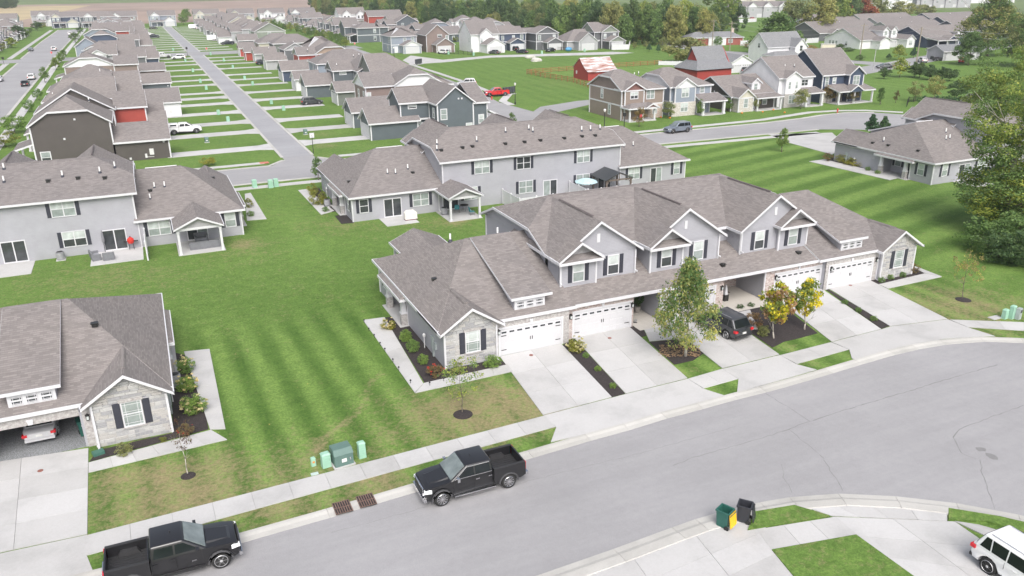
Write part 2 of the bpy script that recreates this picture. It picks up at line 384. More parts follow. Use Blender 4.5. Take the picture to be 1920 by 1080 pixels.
def _shutter(w, h):
    def f():
        b = MB(); b.box(-w/2, w/2, -.035, .01, 0, h)
        for (a, c) in ((.06, .47), (.53, .94)): b.box(-w/2+.05, w/2-.05, -.05, -.03, h*a, h*c)
        return b.mesh('shutter', BLACK)
    return cached(('sh', w, h), f)
rw = random.Random(3)
def window(parent, x, y, z, d, w=.9, h=1.45, cols=1, grid=False, sh=True, wide=.07, style=None, shw=.34):
    """d: wall direction; x,y,z: middle of the sill on the wall face"""
    o = put('window', _win_frame(w, h, cols, grid, wide), parent, (x, y, z), DIRS[d])
    cw = w/cols
    for i in range(cols):
        xa, xb = -w/2+i*cw, -w/2+(i+1)*cw
        st = style or rw.choice(['bb', 'bm', 'bm', 'bm', 'bd', 'md'])
        mm = {'b': BLIND, 'm': MID, 'd': PANED}
        put('pane', _pane(xa, xb, h*.5, h, mm[st[0]]), o); put('pane', _pane(xa, xb, 0, h*.5, mm[st[1]]), o)
    if sh:
        for s in (-1, 1):
            q = Vector((s*(w/2+wide+.03+shw/2), 0, 0)); q.rotate(Matrix.Rotation(DIRS[d], 3, 'Z'))
            put('shutter', _shutter(shw, h+.1), parent, (x+q.x, y+q.y, z-.05), DIRS[d])
    return o
def far_window(parent, x, y, z, d, w=.9, h=1.5, cols=1, wide=.13, mat=None):
    def f():
        b = MB(); fw = wide
        b.box(-w/2-fw, w/2+fw, -.05, .03, h, h+fw); b.box(-w/2-fw, w/2+fw, -.06, .03, -fw, 0); b.box(-w/2-fw, -w/2, -.05, .03, 0, h); b.box(w/2, w/2+fw, -.05, .03, 0, h)
        b.box(-w/2, w/2, -.04, .03, h*.5-.035, h*.5+.035)
        for i in range(1, cols): xx = -w/2+w*i/cols; b.box(xx-.05, xx+.05, -.045, .03, 0, h)
        return b.mesh('window_frame', TRIM)
    o = put('window', cached(('fw', w, h, cols, wide), f), parent, (x, y, z), DIRS[d])
    m1 = mat or rw.choice([MID, BLIND, MID]); m2 = mat or rw.choice([MID, PANED, MID])
    put('pane', _pane(-w/2, w/2, h*.5, h, m1), o); put('pane', _pane(-w/2, w/2, 0, h*.5, m2), o); return o
def slider(parent, x, y, z, d, w=1.8, h=2.0, blind=None):
    def f():
        b = MB(); b.box(-w/2-.09, w/2+.09, -.05, .02, h, h+.09); b.box(-w/2-.09, -w/2, -.05, .02, 0, h); b.box(w/2, w/2+.09, -.05, .02, 0, h)
        b.box(-.05, .05, -.045, .02, .05, h); b.box(-w/2-.09, w/2+.09, -.08, .02, -.06, .05); return b.mesh('sliding_door_frame', TRIM)
    o = put('sliding_door', cached(('sl', w, h), f), parent, (x, y, z), DIRS[d])
    put('pane', _pane(-w/2, 0, .05, h, blind or PANED), o); put('pane', _pane(0, w/2, .05, h, MID if rw.random() < .5 else PANED), o); return o
def garage_door(parent, x, y, z, d, w=4.88, h=2.08, lites=8, mat=None, hinges=True):
    def f():
        b = MB()
        rows = 4; cols = 8
        b.box(-w/2, w/2, -.02, .06, 0, h)
        for r in range(rows):
            if lites and r == rows-1: continue
            for c in range(cols):
                x0 = -w/2+c*w/cols+.06; b.box(x0, x0+w/cols-.12, -.03, -.015, r*h/rows+.07, (r+1)*h/rows-.07)
        return b.mesh('garage_door', mat or GDOOR)
    o = put('garage_door', cached(('gd', w, h, lites, (mat or GDOOR).name), f), parent, (x, y, z), DIRS[d])
    fr = cached(('gf', w, h), lambda: MB().box(-w/2-.14, -w/2, -.06, .06, 0, h+.14).box(w/2, w/2+.14, -.06, .06, 0, h+.14).box(-w/2, w/2, -.06, .06, h, h+.14).mesh('door_casing', TRIM))
    put('door_casing', fr, o)
    if lites:
        pm = cached(('gl', w), lambda: MB().box(-.19, .19, -.045, 0, 0, .13).mesh('lite', PANED))
        fm = cached(('glf', w), lambda: MB().box(-.25, .25, -.035, 0, -.06, .19).mesh('lite_frame', TRIM))
        for i in range(lites):
            xx = -w/2 + w*(i+.5)/lites; put('lite_frame', fm, o, (xx, 0, h-.34)); put('lite', pm, o, (xx, 0, h-.34))
    if hinges:
        hm = cached('hinge', lambda: MB().box(-.2, .2, -.045, 0, -.025, .025).mesh('strap_hinge', IRON))
        for s in (-1, 1):
            for zz in (.45, 1.55): put('strap_hinge', hm, o, (s*(w/2-.28), 0, zz*h/2.08))
        put('door_handle', cached('gh', lambda: MB().box(-.1, -.06, -.06, 0, 0, .26).box(.06, .1, -.06, 0, 0, .26).mesh('door_handle', IRON)), o, (0, 0, .9*h/2.08))
    return o
def lantern(parent, x, y, z, d):
    m = cached('lantern', lambda: MB().box(-.08, .08, -.2, -.04, 0, .3).box(-.11, .11, -.23, -.01, .3, .34).box(-.03, .03, -.06, 0, .1, .2).box(-.03, .03, -.15, -.09, .34, .42).mesh('wall_lantern', IRON))
    o = put('wall_lantern', m, parent, (x, y, z), DIRS[d])
    put('lantern_glass', cached('lang', lambda: MB().box(-.06, .06, -.206, -.034, .05, .26).mesh('lantern_glass', BLIND)), o); return o
def vent_pipe(parent, x, y, z, h=.55):
    o = put('vent_pipe', cached(('vp', h), lambda: MB().lathe([(.075, -.25), (.075, h), (.05, h)], 8).mesh('vent_pipe', PIPE)), parent, (x, y, z))
    put('flashing', cached('vpf', lambda: MB().lathe([(.2, -.12), (.13, .06), (.08, .1)], 8).mesh('flashing', BLACK)), o); return o
def roof_vent(parent, x, y, z):
    return put('roof_vent', cached('rv', lambda: MB().box(-.17, .17, -.15, .2, -.12, .14).box(-.22, .22, -.22, .1, .1, .15).mesh('roof_vent', IRON)), parent, (x, y, z))
def downspout(parent, x, y, z0, z1, d='s'):
    m = cached(('ds', round(z1-z0, 2)), lambda: MB().box(-.05, .05, -.13, -.03, .12, z1-z0).hull2([(-.05, -.12, .1), (.05, -.12, .1), (.05, -.03, .1), (-.05, -.03, .1)], [(-.05, -.42, .0), (.05, -.42, .0), (.05, -.42, .09), (-.05, -.42, .09)]).mesh('downspout', TRIM))
    return put('downspout', m, parent, (x, y, z0), DIRS[d])
def post(parent, x, y, z0, z1, s=.24, base=True, mat=None):
    b = MB()
    if base:
        o = MB().box(-s, s, -s, s, z0, z0+.95).build('post_base', BRKG, parent, (x, y, 0))
        b.hull2([(-s*.85, -s*.85, z0+.95), (s*.85, -s*.85, z0+.95), (s*.85, s*.85, z0+.95), (-s*.85, s*.85, z0+.95)], [(-s*.6, -s*.6, z1), (s*.6, -s*.6, z1), (s*.6, s*.6, z1), (-s*.6, s*.6, z1)])
        b.box(-s*1.1, s*1.1, -s*1.1, s*1.1, z0+.95, z0+1.05)
    else:
        b.box(-s/2, s/2, -s/2, s/2, z0, z1); b.box(-s*.65, s*.65, -s*.65, s*.65, z0, z0+.22); b.box(-s*.65, s*.65, -s*.65, s*.65, z1-.2, z1)
    return b.build('porch_post', mat or TRIM, parent, (x, y, 0))
def stone_wall(parent, x0, x1, y, z0, ztop, hole, seed=1, name='stone'):
    """ashlar veneer, one object per stone, on a wall facing -y; ztop(x) gives the upper limit"""
    rg = random.Random(seed); z = z0; n = 0
    zmax = max(ztop(x0+(x1-x0)*i/20) for i in range(21))
    while z < zmax-.04:
        h = rg.choice([.14, .18, .24]); x = x0+.015
        while x < x1-.05:
            w = min(rg.choice([.28, .38, .48, .58, .68]), x1-.015-x)
            if x1-.015-(x+w) < .1: w = x1-.015-x
            xc = x+w/2
            lim = min(ztop(x+.02), ztop(x+w-.02)); hh = min(h, lim-z)
            inhole = hole and x+w > hole[0] and x < hole[1] and z+hh > hole[2] and z < hole[3]
            if hh > .05 and not inhole:
                mt = rg.choice(STONE); d = rg.uniform(.02, .05); v = rg.randint(0, 2)
                def mk():
                    q = random.Random(v); j = lambda: q.uniform(-.02, .02)
                    A = [(-.5, 0, -.5), (.5, 0, -.5), (.5, 0, .5), (-.5, 0, .5)]
                    B = [(-.47+j(), -1+j()*5, -.42+j()), (.47+j(), -1+j()*5, -.42+j()), (.47+j(), -1+j()*5, .42+j()), (-.47+j(), -1+j()*5, .42+j())]
                    return MB().hull2(A, B).mesh('stone', mt)
                me = cached(('stone', mt.name, v), mk)
                put(name, me, parent, (xc, y, z+hh/2), scale=(w-.018, d, hh-.018)); n += 1
            x += w
        z += h
    return n
# ---------------------------------------------------------------- townhouse row (5 units); local frame = facade along x, front towards -y
TD = 16.2                               # depth of the block
def tplane_front(y): return 2.8+.417*(y+.3)
def townhouse(name, label, loc, rz=0, front=True, rear=None, left=True, right=True, open_garage=None, vents=True, stones=(True, True)):
    t = thing(name, label, 'townhouse', loc, rz)
    D = TD; S = SIDE
    # lower storey footprint with the side porches and the two front porch recesses cut out
    f = [(-4.25, -.36), (-.35, -.36), (-.35, 0), (5.5, 0), (5.5, .45), (11.3, .45), (11.3, 4.0), (13.75, 4.0), (13.75, .45), (19.75, .45), (19.75, 4.0), (23.95, 4.0), (23.95, .45),
         (30.05, .45), (30.05, 0), (36.0, 0), (36.0, -.36), (40.05, -.36), (40.05, 8.2), (38.3, 8.2), (38.3, 12.8), (40.05, 12.8), (40.05, D), (-4.25, D), (-4.25, 12.8), (-2.5, 12.8), (-2.5, 8.2), (-4.25, 8.2)]
    if open_garage:   # a real room behind the open door
        gx0, gx1 = open_garage
        i = f.index((36.0, 0)); f = f[:i] + [(gx0, 0), (gx0, 6.4), (gx1, 6.4), (gx1, 0)] + f[i:]
        MB().box(gx0, gx1, -.02, .18, 2.08, 2.62).build('lintel', BRKG, t); MB().box(gx0-.2, gx1+.2, .2, 6.5, 2.64, 2.7).build('garage_ceiling', SOFFIT, t)
        MB().box(gx0+.02, gx1-.02, .02, 6.38, -.06, .035).build('garage_floor', plain('epoxy_speckle', (.23, .24, .25), .5, var=.9, scale=22), t)
        MB().hull2([((gx0+gx1)/2-.11, -.08, 2.1), ((gx0+gx1)/2+.11, -.08, 2.1), ((gx0+gx1)/2+.11, 0, 2.1), ((gx0+gx1)/2-.11, 0, 2.1)], [((gx0+gx1)/2-.17, -.1, 2.42), ((gx0+gx1)/2+.17, -.1, 2.42), ((gx0+gx1)/2+.17, 0, 2.42), ((gx0+gx1)/2-.17, 0, 2.42)]).build('keystone', TRIM, t)
    walls(t, f, -.1, 2.66, S)
    # upper storey
    walls(t, [(5.75, 3.95), (29.35, 3.95), (29.35, D), (5.75, D)], 2.66, 5.66, S)
    # main roofs
    for x0, x1, e0, e1 in ((-4.65, 6.0, 'hip', 'flush'), (29.2, 40.45, 'flush', 'hip')):
        r = roof(t, x0, x1, -.14, D+.4, 2.867, .417, 'x', e0, e1, run=.632, cap=True)
    roof(t, 5.35, 29.75, 3.6, D+.4, 5.76, .417, 'x', 'clip', 'clip', clip=.46, run=1.0, cap=True)
    for e in (0, 1): gable_wall(t, 5.75, 29.35, 3.95, D, 5.76, .417, 'x', e, .4, S, clip=.46)
    # pent roof over the front ground floor of the middle units
    pb = MB(); zf = lambda y: 2.82+.417*(y-.1)
    A = [(5.2, .1, zf(.1)), (30.3, .1, zf(.1)), (30.3, 4.3, zf(4.3)), (5.2, 4.3, zf(4.3))]
    pb.poly(A); pb.poly([(p[0], p[1], p[2]-.15) for p in reversed(A)], 1); pb.quad((5.2, .1, zf(.1)-.15), (30.3, .1, zf(.1)-.15), A[1], A[0], 1)
    pb.quad((5.2, .1, zf(.1)-.15), A[0], A[3], (5.2, 4.3, zf(4.3)-.15), 1); pb.quad((30.3, .1, zf(.1)-.15), A[1], A[2], (30.3, 4.3, zf(4.3)-.15), 1)
    pb.build('pent_roof', [ROOF, SOFFIT], t); MB().box(5.15, 30.35, .02, .1, 2.62, 2.85).build('fascia', TRIM, t)
    MB().hull2([(30.28, .0, 2.78), (30.4, .0, 2.78), (30.4, 2.3, 3.74), (30.28, 2.3, 3.74)], [(30.28, .0, 2.9), (30.4, .0, 2.9), (30.4, 2.3, 3.86), (30.28, 2.3, 3.86)]).build('step_flashing', TRIM, t)
    # front gables on the upper storey
    for gi, (x0, x1) in enumerate(((5.75, 12.43), (13.6, 20.36), (22.55, 29.35))):
        walls(t, rect(x0, x1, 2.2, 4.4), 3.0, 5.66, S)
        roof(t, x0-.38, x1+.38, 1.78, 10.1, 5.76, .70, 'y', 'gable', 'flush', th=.14)
        gable_wall(t, x0, x1, 2.2, 9, 5.76, .70, 'y', 0, .38, S)
        cx = (x0+x1)/2
        MB().box(cx-.13, cx+.13, 2.15, 2.23, 6.62, 7.28).build('gable_vent', TRIM, t)
        MB().hull2([(cx-.09, 3.0, 8.43), (cx+.09, 3.0, 8.43), (cx+.09, 8.6, 8.43), (cx-.09, 8.6, 8.43)], [(cx-.04, 3.0, 8.5), (cx+.04, 3.0, 8.5), (cx+.04, 8.6, 8.5), (cx-.04, 8.6, 8.5)]).build('ridge_vent', plain('ridge_vent', (.13, .11, .11), .9), t)
        m = gi == 2
        b0, b1 = (x1-3.05, x1) if m else (x0, x0+3.05)
        walls(t, rect(b0+(.0 if not m else 0), b1, 1.9, 2.2), 3.0, 5.66, S, 'bay_wall')
        roof(t, b0-.36, b1+.36, 1.35, 2.9, 5.775, .70, 'y', 'gable', 'flush', th=.12)
        gable_wall(t, b0, b1, 2.05, 2.3, 5.775, .70, 'y', 0, .36, plain('board_grey', (.33, .325, .34), .6), th=.1)
        MB().hull2([(b0-.3, 1.42, 5.52), (b1+.3, 1.42, 5.52), (b1+.1, 2.06, 5.66), (b0-.1, 2.06, 5.66)], [(b0-.3, 1.42, 5.64), (b1+.3, 1.42, 5.64), (b1+.1, 2.06, 6.02), (b0-.1, 2.06, 6.02)]).build('pent_skirt', ROOF, t)
        MB().box(b0-.34, b1+.34, 1.36, 1.42, 5.46, 5.66).build('fascia', TRIM, t)
        zb = zf(1.9)-.05
        trims(t, [(b0+.02, 1.9), (b1-.02, 1.9)], zb, 5.62); trims(t, [((x1 if not m else x0)-(.02 if not m else -.02), 2.2)], zb+.05, 5.62)
        if front:
            wx = (b0+b1)/2; window(t, wx, 1.9, 3.92, 's', .88, 1.45); window(t, (b1+x1)/2-.15 if not m else (x0+b0)/2+.1, 2.2, 3.92, 's', .88, 1.45)
        sd = x0+.15 if m else x1-.1
    if front: window(t, 21.4, 3.95, 4.35, 's', .6, .8, grid=True, sh=False); window(t, 13.0, 3.95, 4.35, 's', .6, .8, grid=True, sh=False)
    downspout(t, 5.8, 2.2, 3.86, 5.6); downspout(t, 12.38, 2.2, 3.9, 5.6); downspout(t, 20.3, 2.2, 3.9, 5.6); downspout(t, 22.6, 2.2, 3.9, 5.6)
    # front wings with stone gables
    for s, (x0, x1) in enumerate(((-4.25, -.35), (36.0, 40.05))):
        roof(t, x0-.4, x1+.4, -.78, 4.0, 2.83, .66, 'y', 'gable', 'flush', th=.13)
        gable_wall(t, x0, x1, -.36, 1, 2.83, .66, 'y', 0, .4, MORTAR)
        cx = (x0+x1)/2
        MB().hull2([(cx-.16, .3, 4.36), (cx+.16, .3, 4.36), (cx+.16, 3.3, 4.36), (cx-.16, 3.3, 4.36)], [(cx-.06, .3, 4.46), (cx+.06, .3, 4.46), (cx+.06, 3.3, 4.46), (cx-.06, 3.3, 4.46)]).build('ridge_vent', ROOF, t)
        if front and (left, right)[s]:
            MB().box(x0+.02, x1-.02, -.38, -.3, 0, 2.6).build('wall_backing', MORTAR, t)
            if stones[s]:
                top = lambda x: 2.83+.66*(min(x-x0, x1-x)+.4)-.2
                stone_wall(t, x0, x1, -.372, .02, top, (cx-.62+.1, cx+.62+.1, .95, 2.72), seed=11+s)
            window(t, cx+.1, -.39, 1.02, 's', .98, 1.5, grid=True, style='mm' if s else 'bm', shw=.4)
            MB().box(cx-.55, cx+.75, -.46, -.36, 2.56, 2.72).build('lintel', BRKG, t); MB().box(cx-.55, cx+.75, -.47, -.36, .86, .95).build('sill', BRKG, t)
            lantern(t, x1+.22 if s == 0 else x0-.22, 0.0, 1.75, 's'); downspout(t, x1-.08 if s == 0 else x0+.08, -.37, .05, 2.7)
            trims(t, [(x0 if s == 0 else x1, -.36)], 0, 2.62)
    # shed dormers on the end units
    for s, (x0, x1) in enumerate(((1.42, 3.75), (32.05, 34.38))):
        zb = tplane_front(.55)-.1
        walls(t, rect(x0, x1, .55, 4.5), zb, 3.95, TRIM if s == 9 else S, 'dormer_wall')
        MB().box(x0-.03, x1+.03, .48, .56, zb-.02, 3.98).build('dormer_face', TRIM, t)
        ra, rb = (x0-.36, x1+.5) if s == 0 else (x0-.5, x1+.36)
        zs = lambda y: 4.08+.305*(y-.3)
        A = [(ra, .3, zs(.3)), (rb, .3, zs(.3)), (rb, 8.1, zs(8.1)), (ra, 8.1, zs(8.1))]
        q = MB(); q.poly(A); q.poly([(p[0], p[1], p[2]-.14) for p in reversed(A)], 1)
        for a, b in ((0, 1), (1, 2), (2, 3), (3, 0)): q.quad((A[a][0], A[a][1], A[a][2]-.14), (A[b][0], A[b][1], A[b][2]-.14), A[b], A[a], 1)
        q.build('dormer_roof', [ROOF, SOFFIT], t)
        MB().box(ra-.03, rb+.03, .23, .3, 3.92, 4.1).build('fascia', TRIM, t)
        for xx in (ra, rb): MB().hull2([(xx-.012, .28, 3.9), (xx+.012, .28, 3.9), (xx+.012, 7.9, zs(7.9)-.17), (xx-.012, 7.9, zs(7.9)-.17)], [(xx-.012, .28, zs(.28)-.015), (xx+.012, .28, zs(.28)-.015), (xx+.012, 7.9, zs(7.9)-.015), (xx-.012, 7.9, zs(7.9)-.015)]).build('rake_board', TRIM, t)
        # cheek walls, rising with the shed roof
        for xx in (x0, x1):
            yb = 6.6
            MB().hull2([(xx-.05, .57, zb), (xx+.05, .57, zb), (xx+.05, yb, tplane_front(yb)-.1), (xx-.05, yb, tplane_front(yb)-.1)], [(xx-.05, .57, zs(.57)-.07), (xx+.05, .57, zs(.57)-.07), (xx+.05, yb, max(zs(yb), tplane_front(yb))-.06), (xx-.05, yb, max(zs(yb), tplane_front(yb))-.06)]).build('dormer_cheek', S, t)
        if front:
            for i in range(3): window(t, x0+.42+i*(x1-x0-.84)/2, .48, 3.27, 's', .5, .42, sh=False, grid=True, style='dd', wide=.03)
    # brick garage fronts
    if front:
        for (x0, x1, y, g0, mt) in ((-.33, 5.5, 0, 0, BRKG), (5.5, 11.3, .45, 6.15, BRK), (13.75, 19.75, .45, 14.0, BRK), (23.95, 30.05, .45, 25.05, BRK), (30.05, 36.28, 0, 30.5, BRKG)):
            g1 = g0+4.88
            op = open_garage and abs(g0-30.5) < .1
            for a, b in ((x0, g0-.14), (g1+.14, x1)):
                if b-a > .05: MB().box(a, b, y-.06, y+.05, 0, 2.64).build('brick_pier', mt, t)
            if not op:
                MB().box(g0-.14, g1+.14, y-.06, y+.05, 2.22, 2.64).build('lintel', mt, t)
                garage_door(t, (g0+g1)/2, y-.02, 0, 's'); xm = (g0+g1)/2
                MB().hull2([(xm-.08, y-.12, 2.2), (xm+.08, y-.12, 2.2), (xm+.08, y-.05, 2.2), (xm-.08, y-.05, 2.2)], [(xm-.13, y-.13, 2.48), (xm+.13, y-.13, 2.48), (xm+.13, y-.05, 2.48), (xm-.13, y-.05, 2.48)]).build('keystone', TRIM, t)
        for x, y in ((5.82, .39), (11.12, .39), (19.5, .39), (25.0, .39), (30.6, .39-.4), (36.1, -.06)): lantern(t, x, y, 1.7, 's')
        trims(t, [(13.75, .45), (23.95, .45)], 0, 2.62)
        for x, wx in ((12.2, 13.2), (21.3, 20.3), (23.4, 22.4)):   # porch doors
            o = MB().box(-.5, .5, -.05, .05, 0, 2.1).build('front_door', plain('door_dark', (.03, .03, .04), .4), t, (x, 4.0, .05)); MB().box(-.62, -.5, -.07, .05, 0, 2.2).box(.5, .62, -.07, .05, 0, 2.2).box(-.5, .5, -.07, .05, 2.1, 2.2).build('door_casing', TRIM, o)
        MB().box(19.8, 24.38, 3.9, 3.99, .1, 2.6).build('brick_back', BRK, t)
    # eave gutters drop, side details
    downspout(t, 36.0, -.02, .05, 2.7)
    for s, xs, on in ((-1, -4.25, left), (1, 40.05, right)):
        if not on: continue
        dd = 'w' if s < 0 else 'e'; xw = -2.5 if s < 0 else 38.3
        trims(t, [(xs, TD), (xs, 12.8), (xs, 8.2)], 0, 2.62)
        # porch roof along the side with hipped ends
        xe = xs+s*.85; zi = 2.8+.66*.45; A = [(xe, 7.35, 2.49), (xe, 13.6, 2.49), (xs-s*1.0, 12.6, 3.75), (xs-s*1.0, 8.3, 3.75)]
        q = MB(); q.poly(A if s < 0 else A[::-1]); e = [(xs-s*1.0, 7.35, 2.86), (xs-s*1.0, 13.6, 2.86)]
        q.poly([A[0], A[3], e[0]]); q.poly([A[1], A[2], e[1]])
        q.poly([(A[0][0], A[0][1], 2.34), (A[1][0], A[1][1], 2.34), (e[1][0], e[1][1], 2.34), (e[0][0], e[0][1], 2.34)], 1); q.build('porch_roof', [ROOF, SOFFIT], t)
        MB().box(min(xe, xe-s*.06), max(xe, xe-s*.06), 7.3, 13.65, 2.32, 2.53).build('fascia', TRIM, t)
        for yy in (7.35, 13.6): MB().box(min(xe, xs), max(xe, xs), yy-.03, yy+.03, 2.32, 2.53).build('fascia', TRIM, t)
        for yy in (8.35, 12.3): post(t, xs+s*.3, yy, .05, 2.4)
        MB().box(min(xw, xs+s*.75), max(xw, xs+s*.75), 7.9, 13.0, -.05, .06).build('porch_slab', CONC, t)
        window(t, xw, 9.3, .95, dd, .9, 1.4); window(t, xs, 14.4, .95, dd, .9, 1.4)
        o = MB().box(-.5, .5, -.05, .05, 0, 2.1).build('front_door', plain('door_dark', (.03, .03, .04), .4), t, (xw, 11.4, .08), rz=DIRS[dd])
        MB().box(-.62, -.5, -.07, .05, 0, 2.2).box(.5, .62, -.07, .05, 0, 2.2).box(-.5, .5, -.07, .05, 2.1, 2.2).build('door_casing', TRIM, o)
        # meters
        MB().box(-.2, .2, -.16, 0, .7, 1.6).box(-.08, .08, -.12, 0, .0, .7).box(.35, .7, -.14, 0, .8, 1.3).build('meter_box', plain('meter_grey', (.34, .38, .38), .5), t, (xs, 2.0, 0), rz=DIRS[dd])
        MB().lathe([(.04, 0), (.04, 1.0)], 8).lathe([(.09, .9), (.12, 1.0), (.12, 1.1), (.05, 1.2)], 8).build('gas_meter', plain('meter_light', (.6, .6, .6), .5), t, (xs+s*.2, 3.6, 0))
    trims(t, [(5.75, TD), (29.35, TD)], 2.7, 5.62)
    if rear: rear(t)
    if vents:
        for x, y, z, h in VENTS: vent_pipe(t, x, y, z, h)
        for x, y in ((-2.6, 6.2),): roof_vent(t, x, y, 2.8+.66*(x+4.65)+.02)
    return t
VENTS = []
def RP(u, v, ax, e, z0, s):
    """point where the sight line through pixel (u, v) meets a roof plane z = z0 + s*(coordinate - e)"""
    d = RT*((u-960)/FOC) + DN*((v-540)/FOC) + FW; t = (z0+s*(CAM[ax]-e)-CAM.z)/(d.z-s*d[ax]); return CAM+d*t
def roof_bits(t, X0, Y0, items):
    for kind, u, v, ax, e, z0, s in items: p = RP(u, v, ax, e, z0, s); (vent_pipe if kind == 'p' else roof_vent)(t, X0-p.x, Y0-p.y, p.z+.02)
def rear_std(t, wins, sliders, porch=None, slabs=(), vents=()):
    D = TD
    for (x, z, w, h, cols, st) in wins: window(t, x, D, z, 'n', w, h, cols, style=st)
    for (x, w) in sliders: slider(t, x, D, .12, 'n', w, 2.0, blind=rw.choice([None, MID, PANED]))
    downspout(t, 5.7, D, .05, 2.7, 'n'); downspout(t, 29.95, D, .05, 2.7, 'n')
    if porch is not None:
        a, b = porch[:2]; cx = (a+b)/2; y1 = D+4.6
        roof(t, a-.35, b+.35, D-2.6, y1+.35, 2.72, .45, 'y', 'flush', 'gable', th=.13)
        gable_wall(t, a-.05, b+.05, D, y1, 2.72, .45, 'y', 1, .3, S_GAB, th=.12)
        MB().box(a-.12, b+.12, y1-.15, y1+.02, 2.42, 2.66).build('beam', TRIM, t)
        for x in (a, b): MB().box(x-.1, x+.1, D, y1-.15, 2.44, 2.64).build('beam', TRIM, t); post(t, x, y1-.06, .02, 2.44, .22, base=False)
        MB().box(a-.25, b+.25, D, y1+.2, -.05, .05).build('porch_slab', CONC, t)
    for (a, b, d) in slabs: MB().box(a, b, D+.02, D+d, -.05, .045).build('patio_slab', CONC, t)
    for (kind, x, y) in vents:
        if 6 < x < 29.6: z = 5.76+.417*min(y-3.6, D+.4-y)
        elif x < 6: z = 2.8+min(.417*min(y+.3, D+.4-y), .66*(x+4.65))
        else: z = 2.8+min(.417*min(y+.3, D+.4-y), .66*(40.45-x))
        if kind == 'p': vent_pipe(t, x, y, z)
        else: roof_vent(t, x, y, z)
S_GAB = plain('board_grey', (.33, .325, .34), .6)
main = townhouse('townhouse_row', 'long grey townhouse row with three front gables and five white garage doors facing the street', (0, 0, 0), front=True,
    rear=lambda t: rear_std(t, [], [], porch=(-1.5, 2.5)))
for x, y in ((-.1, 9.4), (3.9, 9.3), (9.3, 13.4)): vent_pipe(main, x, y, 6.0 if x < 5 else 6.9)
roof_vent(main, 20.2, 1.3, 3.36); roof_vent(main, 28.0, 1.2, 3.3)
# behind it: same design turned round, its back faces the lawn
def px_rear_back(t):
    X = lambda w: 38.85-(w*.989-.14)
    W = [(X(14.7), 3.95, 1.8, 1.4, 2, 'bm'), (X(20.1), 3.95, 1.7, 1.36, 2, 'dd'), (X(28.3), 3.95, 1.7, 1.4, 2, 'bm'), (X(.28), .98, .9, 1.42, 1, 'dd'), (X(6.97), .98, 1.8, 1.38, 2, 'mm'), (X(20.4), .98, 1.75, 1.4, 2, 'mm'),
         (X(28.3), .98, 1.75, 1.4, 2, 'mm'), (X(35.8), 1.05, 1.6, 1.4, 2, 'bm'), (X(42.4), 1.05, .85, 1.45, 1, 'bm'), (X(13.2), .98, 1.6, 1.4, 2, 'bm')]
    rear_std(t, W, [(X(3.6), 1.9), (X(23.7), 1.75), (X(39.2), 1.6), (X(10.6), 1.8), (X(31.4), 1.7)], porch=(X(12.43), X(8.95)), slabs=[(X(5.6), X(1.9), 3.4), (X(25.5), X(22), 3), (X(34), X(26.5), 4.6)])
back = townhouse('townhouse_row', 'grey townhouse row with its back to the lawn behind the white vinyl privacy fence', (38.85, 54.6, 0), math.pi, front=False, rear=px_rear_back)
def px_rear_left(t):
    X = lambda w: -17.15-(w-.0)*.995
    W = [(X(-29.3), 4.1, 2.0, 1.45, 2, 'bm'), (X(-28.85), 1.0, 1.95, 1.45, 2, 'bd'), (X(-21.05), 1.1, 2.0, 1.36, 2, 'bm'), (X(-14.1), 1.06, .95, 1.4, 1, 'bm'), (X(-37.5), 4.1, 2.0, 1.45, 2, 'bm')]
    rear_std(t, W, [(X(-25.3), 2.0), (X(-34.15), 1.95), (X(-17.5), 1.9)], porch=(X(-15.5), X(-19.46)), slabs=[(X(-22.9), X(-27.6), 4.3), (X(-32.6), X(-37), 4.2)])
left_b = townhouse('townhouse_row', 'grey townhouse row at the left edge with a covered patio at its near corner', (-17.15, 55.2, 0), math.pi, front=False, rear=px_rear_left)
near_l = townhouse('townhouse_row', 'grey townhouse row at the lower left with a silver car in its open garage', (-61.92, -.75, 0), front=True, left=False, open_garage=(30.5, 35.38), stones=(False, True))
for x, y in ((36.6, 5.5),): roof_vent(near_l, x, y, 2.8+.66*(40.45-x)+.02)
def px_rear_right(t):
    X = lambda w: 109.55-(w-3.1)
    rear_std(t, [(X(74.7), .98, .9, 1.45, 1, 'bm'), (X(81.6), .98, 1.8, 1.4, 2, 'bb'), (X(91), 3.95, 1.8, 1.4, 2, 'bm'), (X(91), .98, 1.8, 1.4, 2, 'mm')], [(X(78.3), 1.9), (X(85.2), 1.9)], slabs=[(X(80), X(76.5), 3.4), (X(88), X(84), 4)])
right_b = townhouse('townhouse_row', 'grey townhouse row at the right, partly behind the big tree, side porch facing the lawn', (109.55, 38.5, 0), math.pi, front=False, rear=px_rear_right)

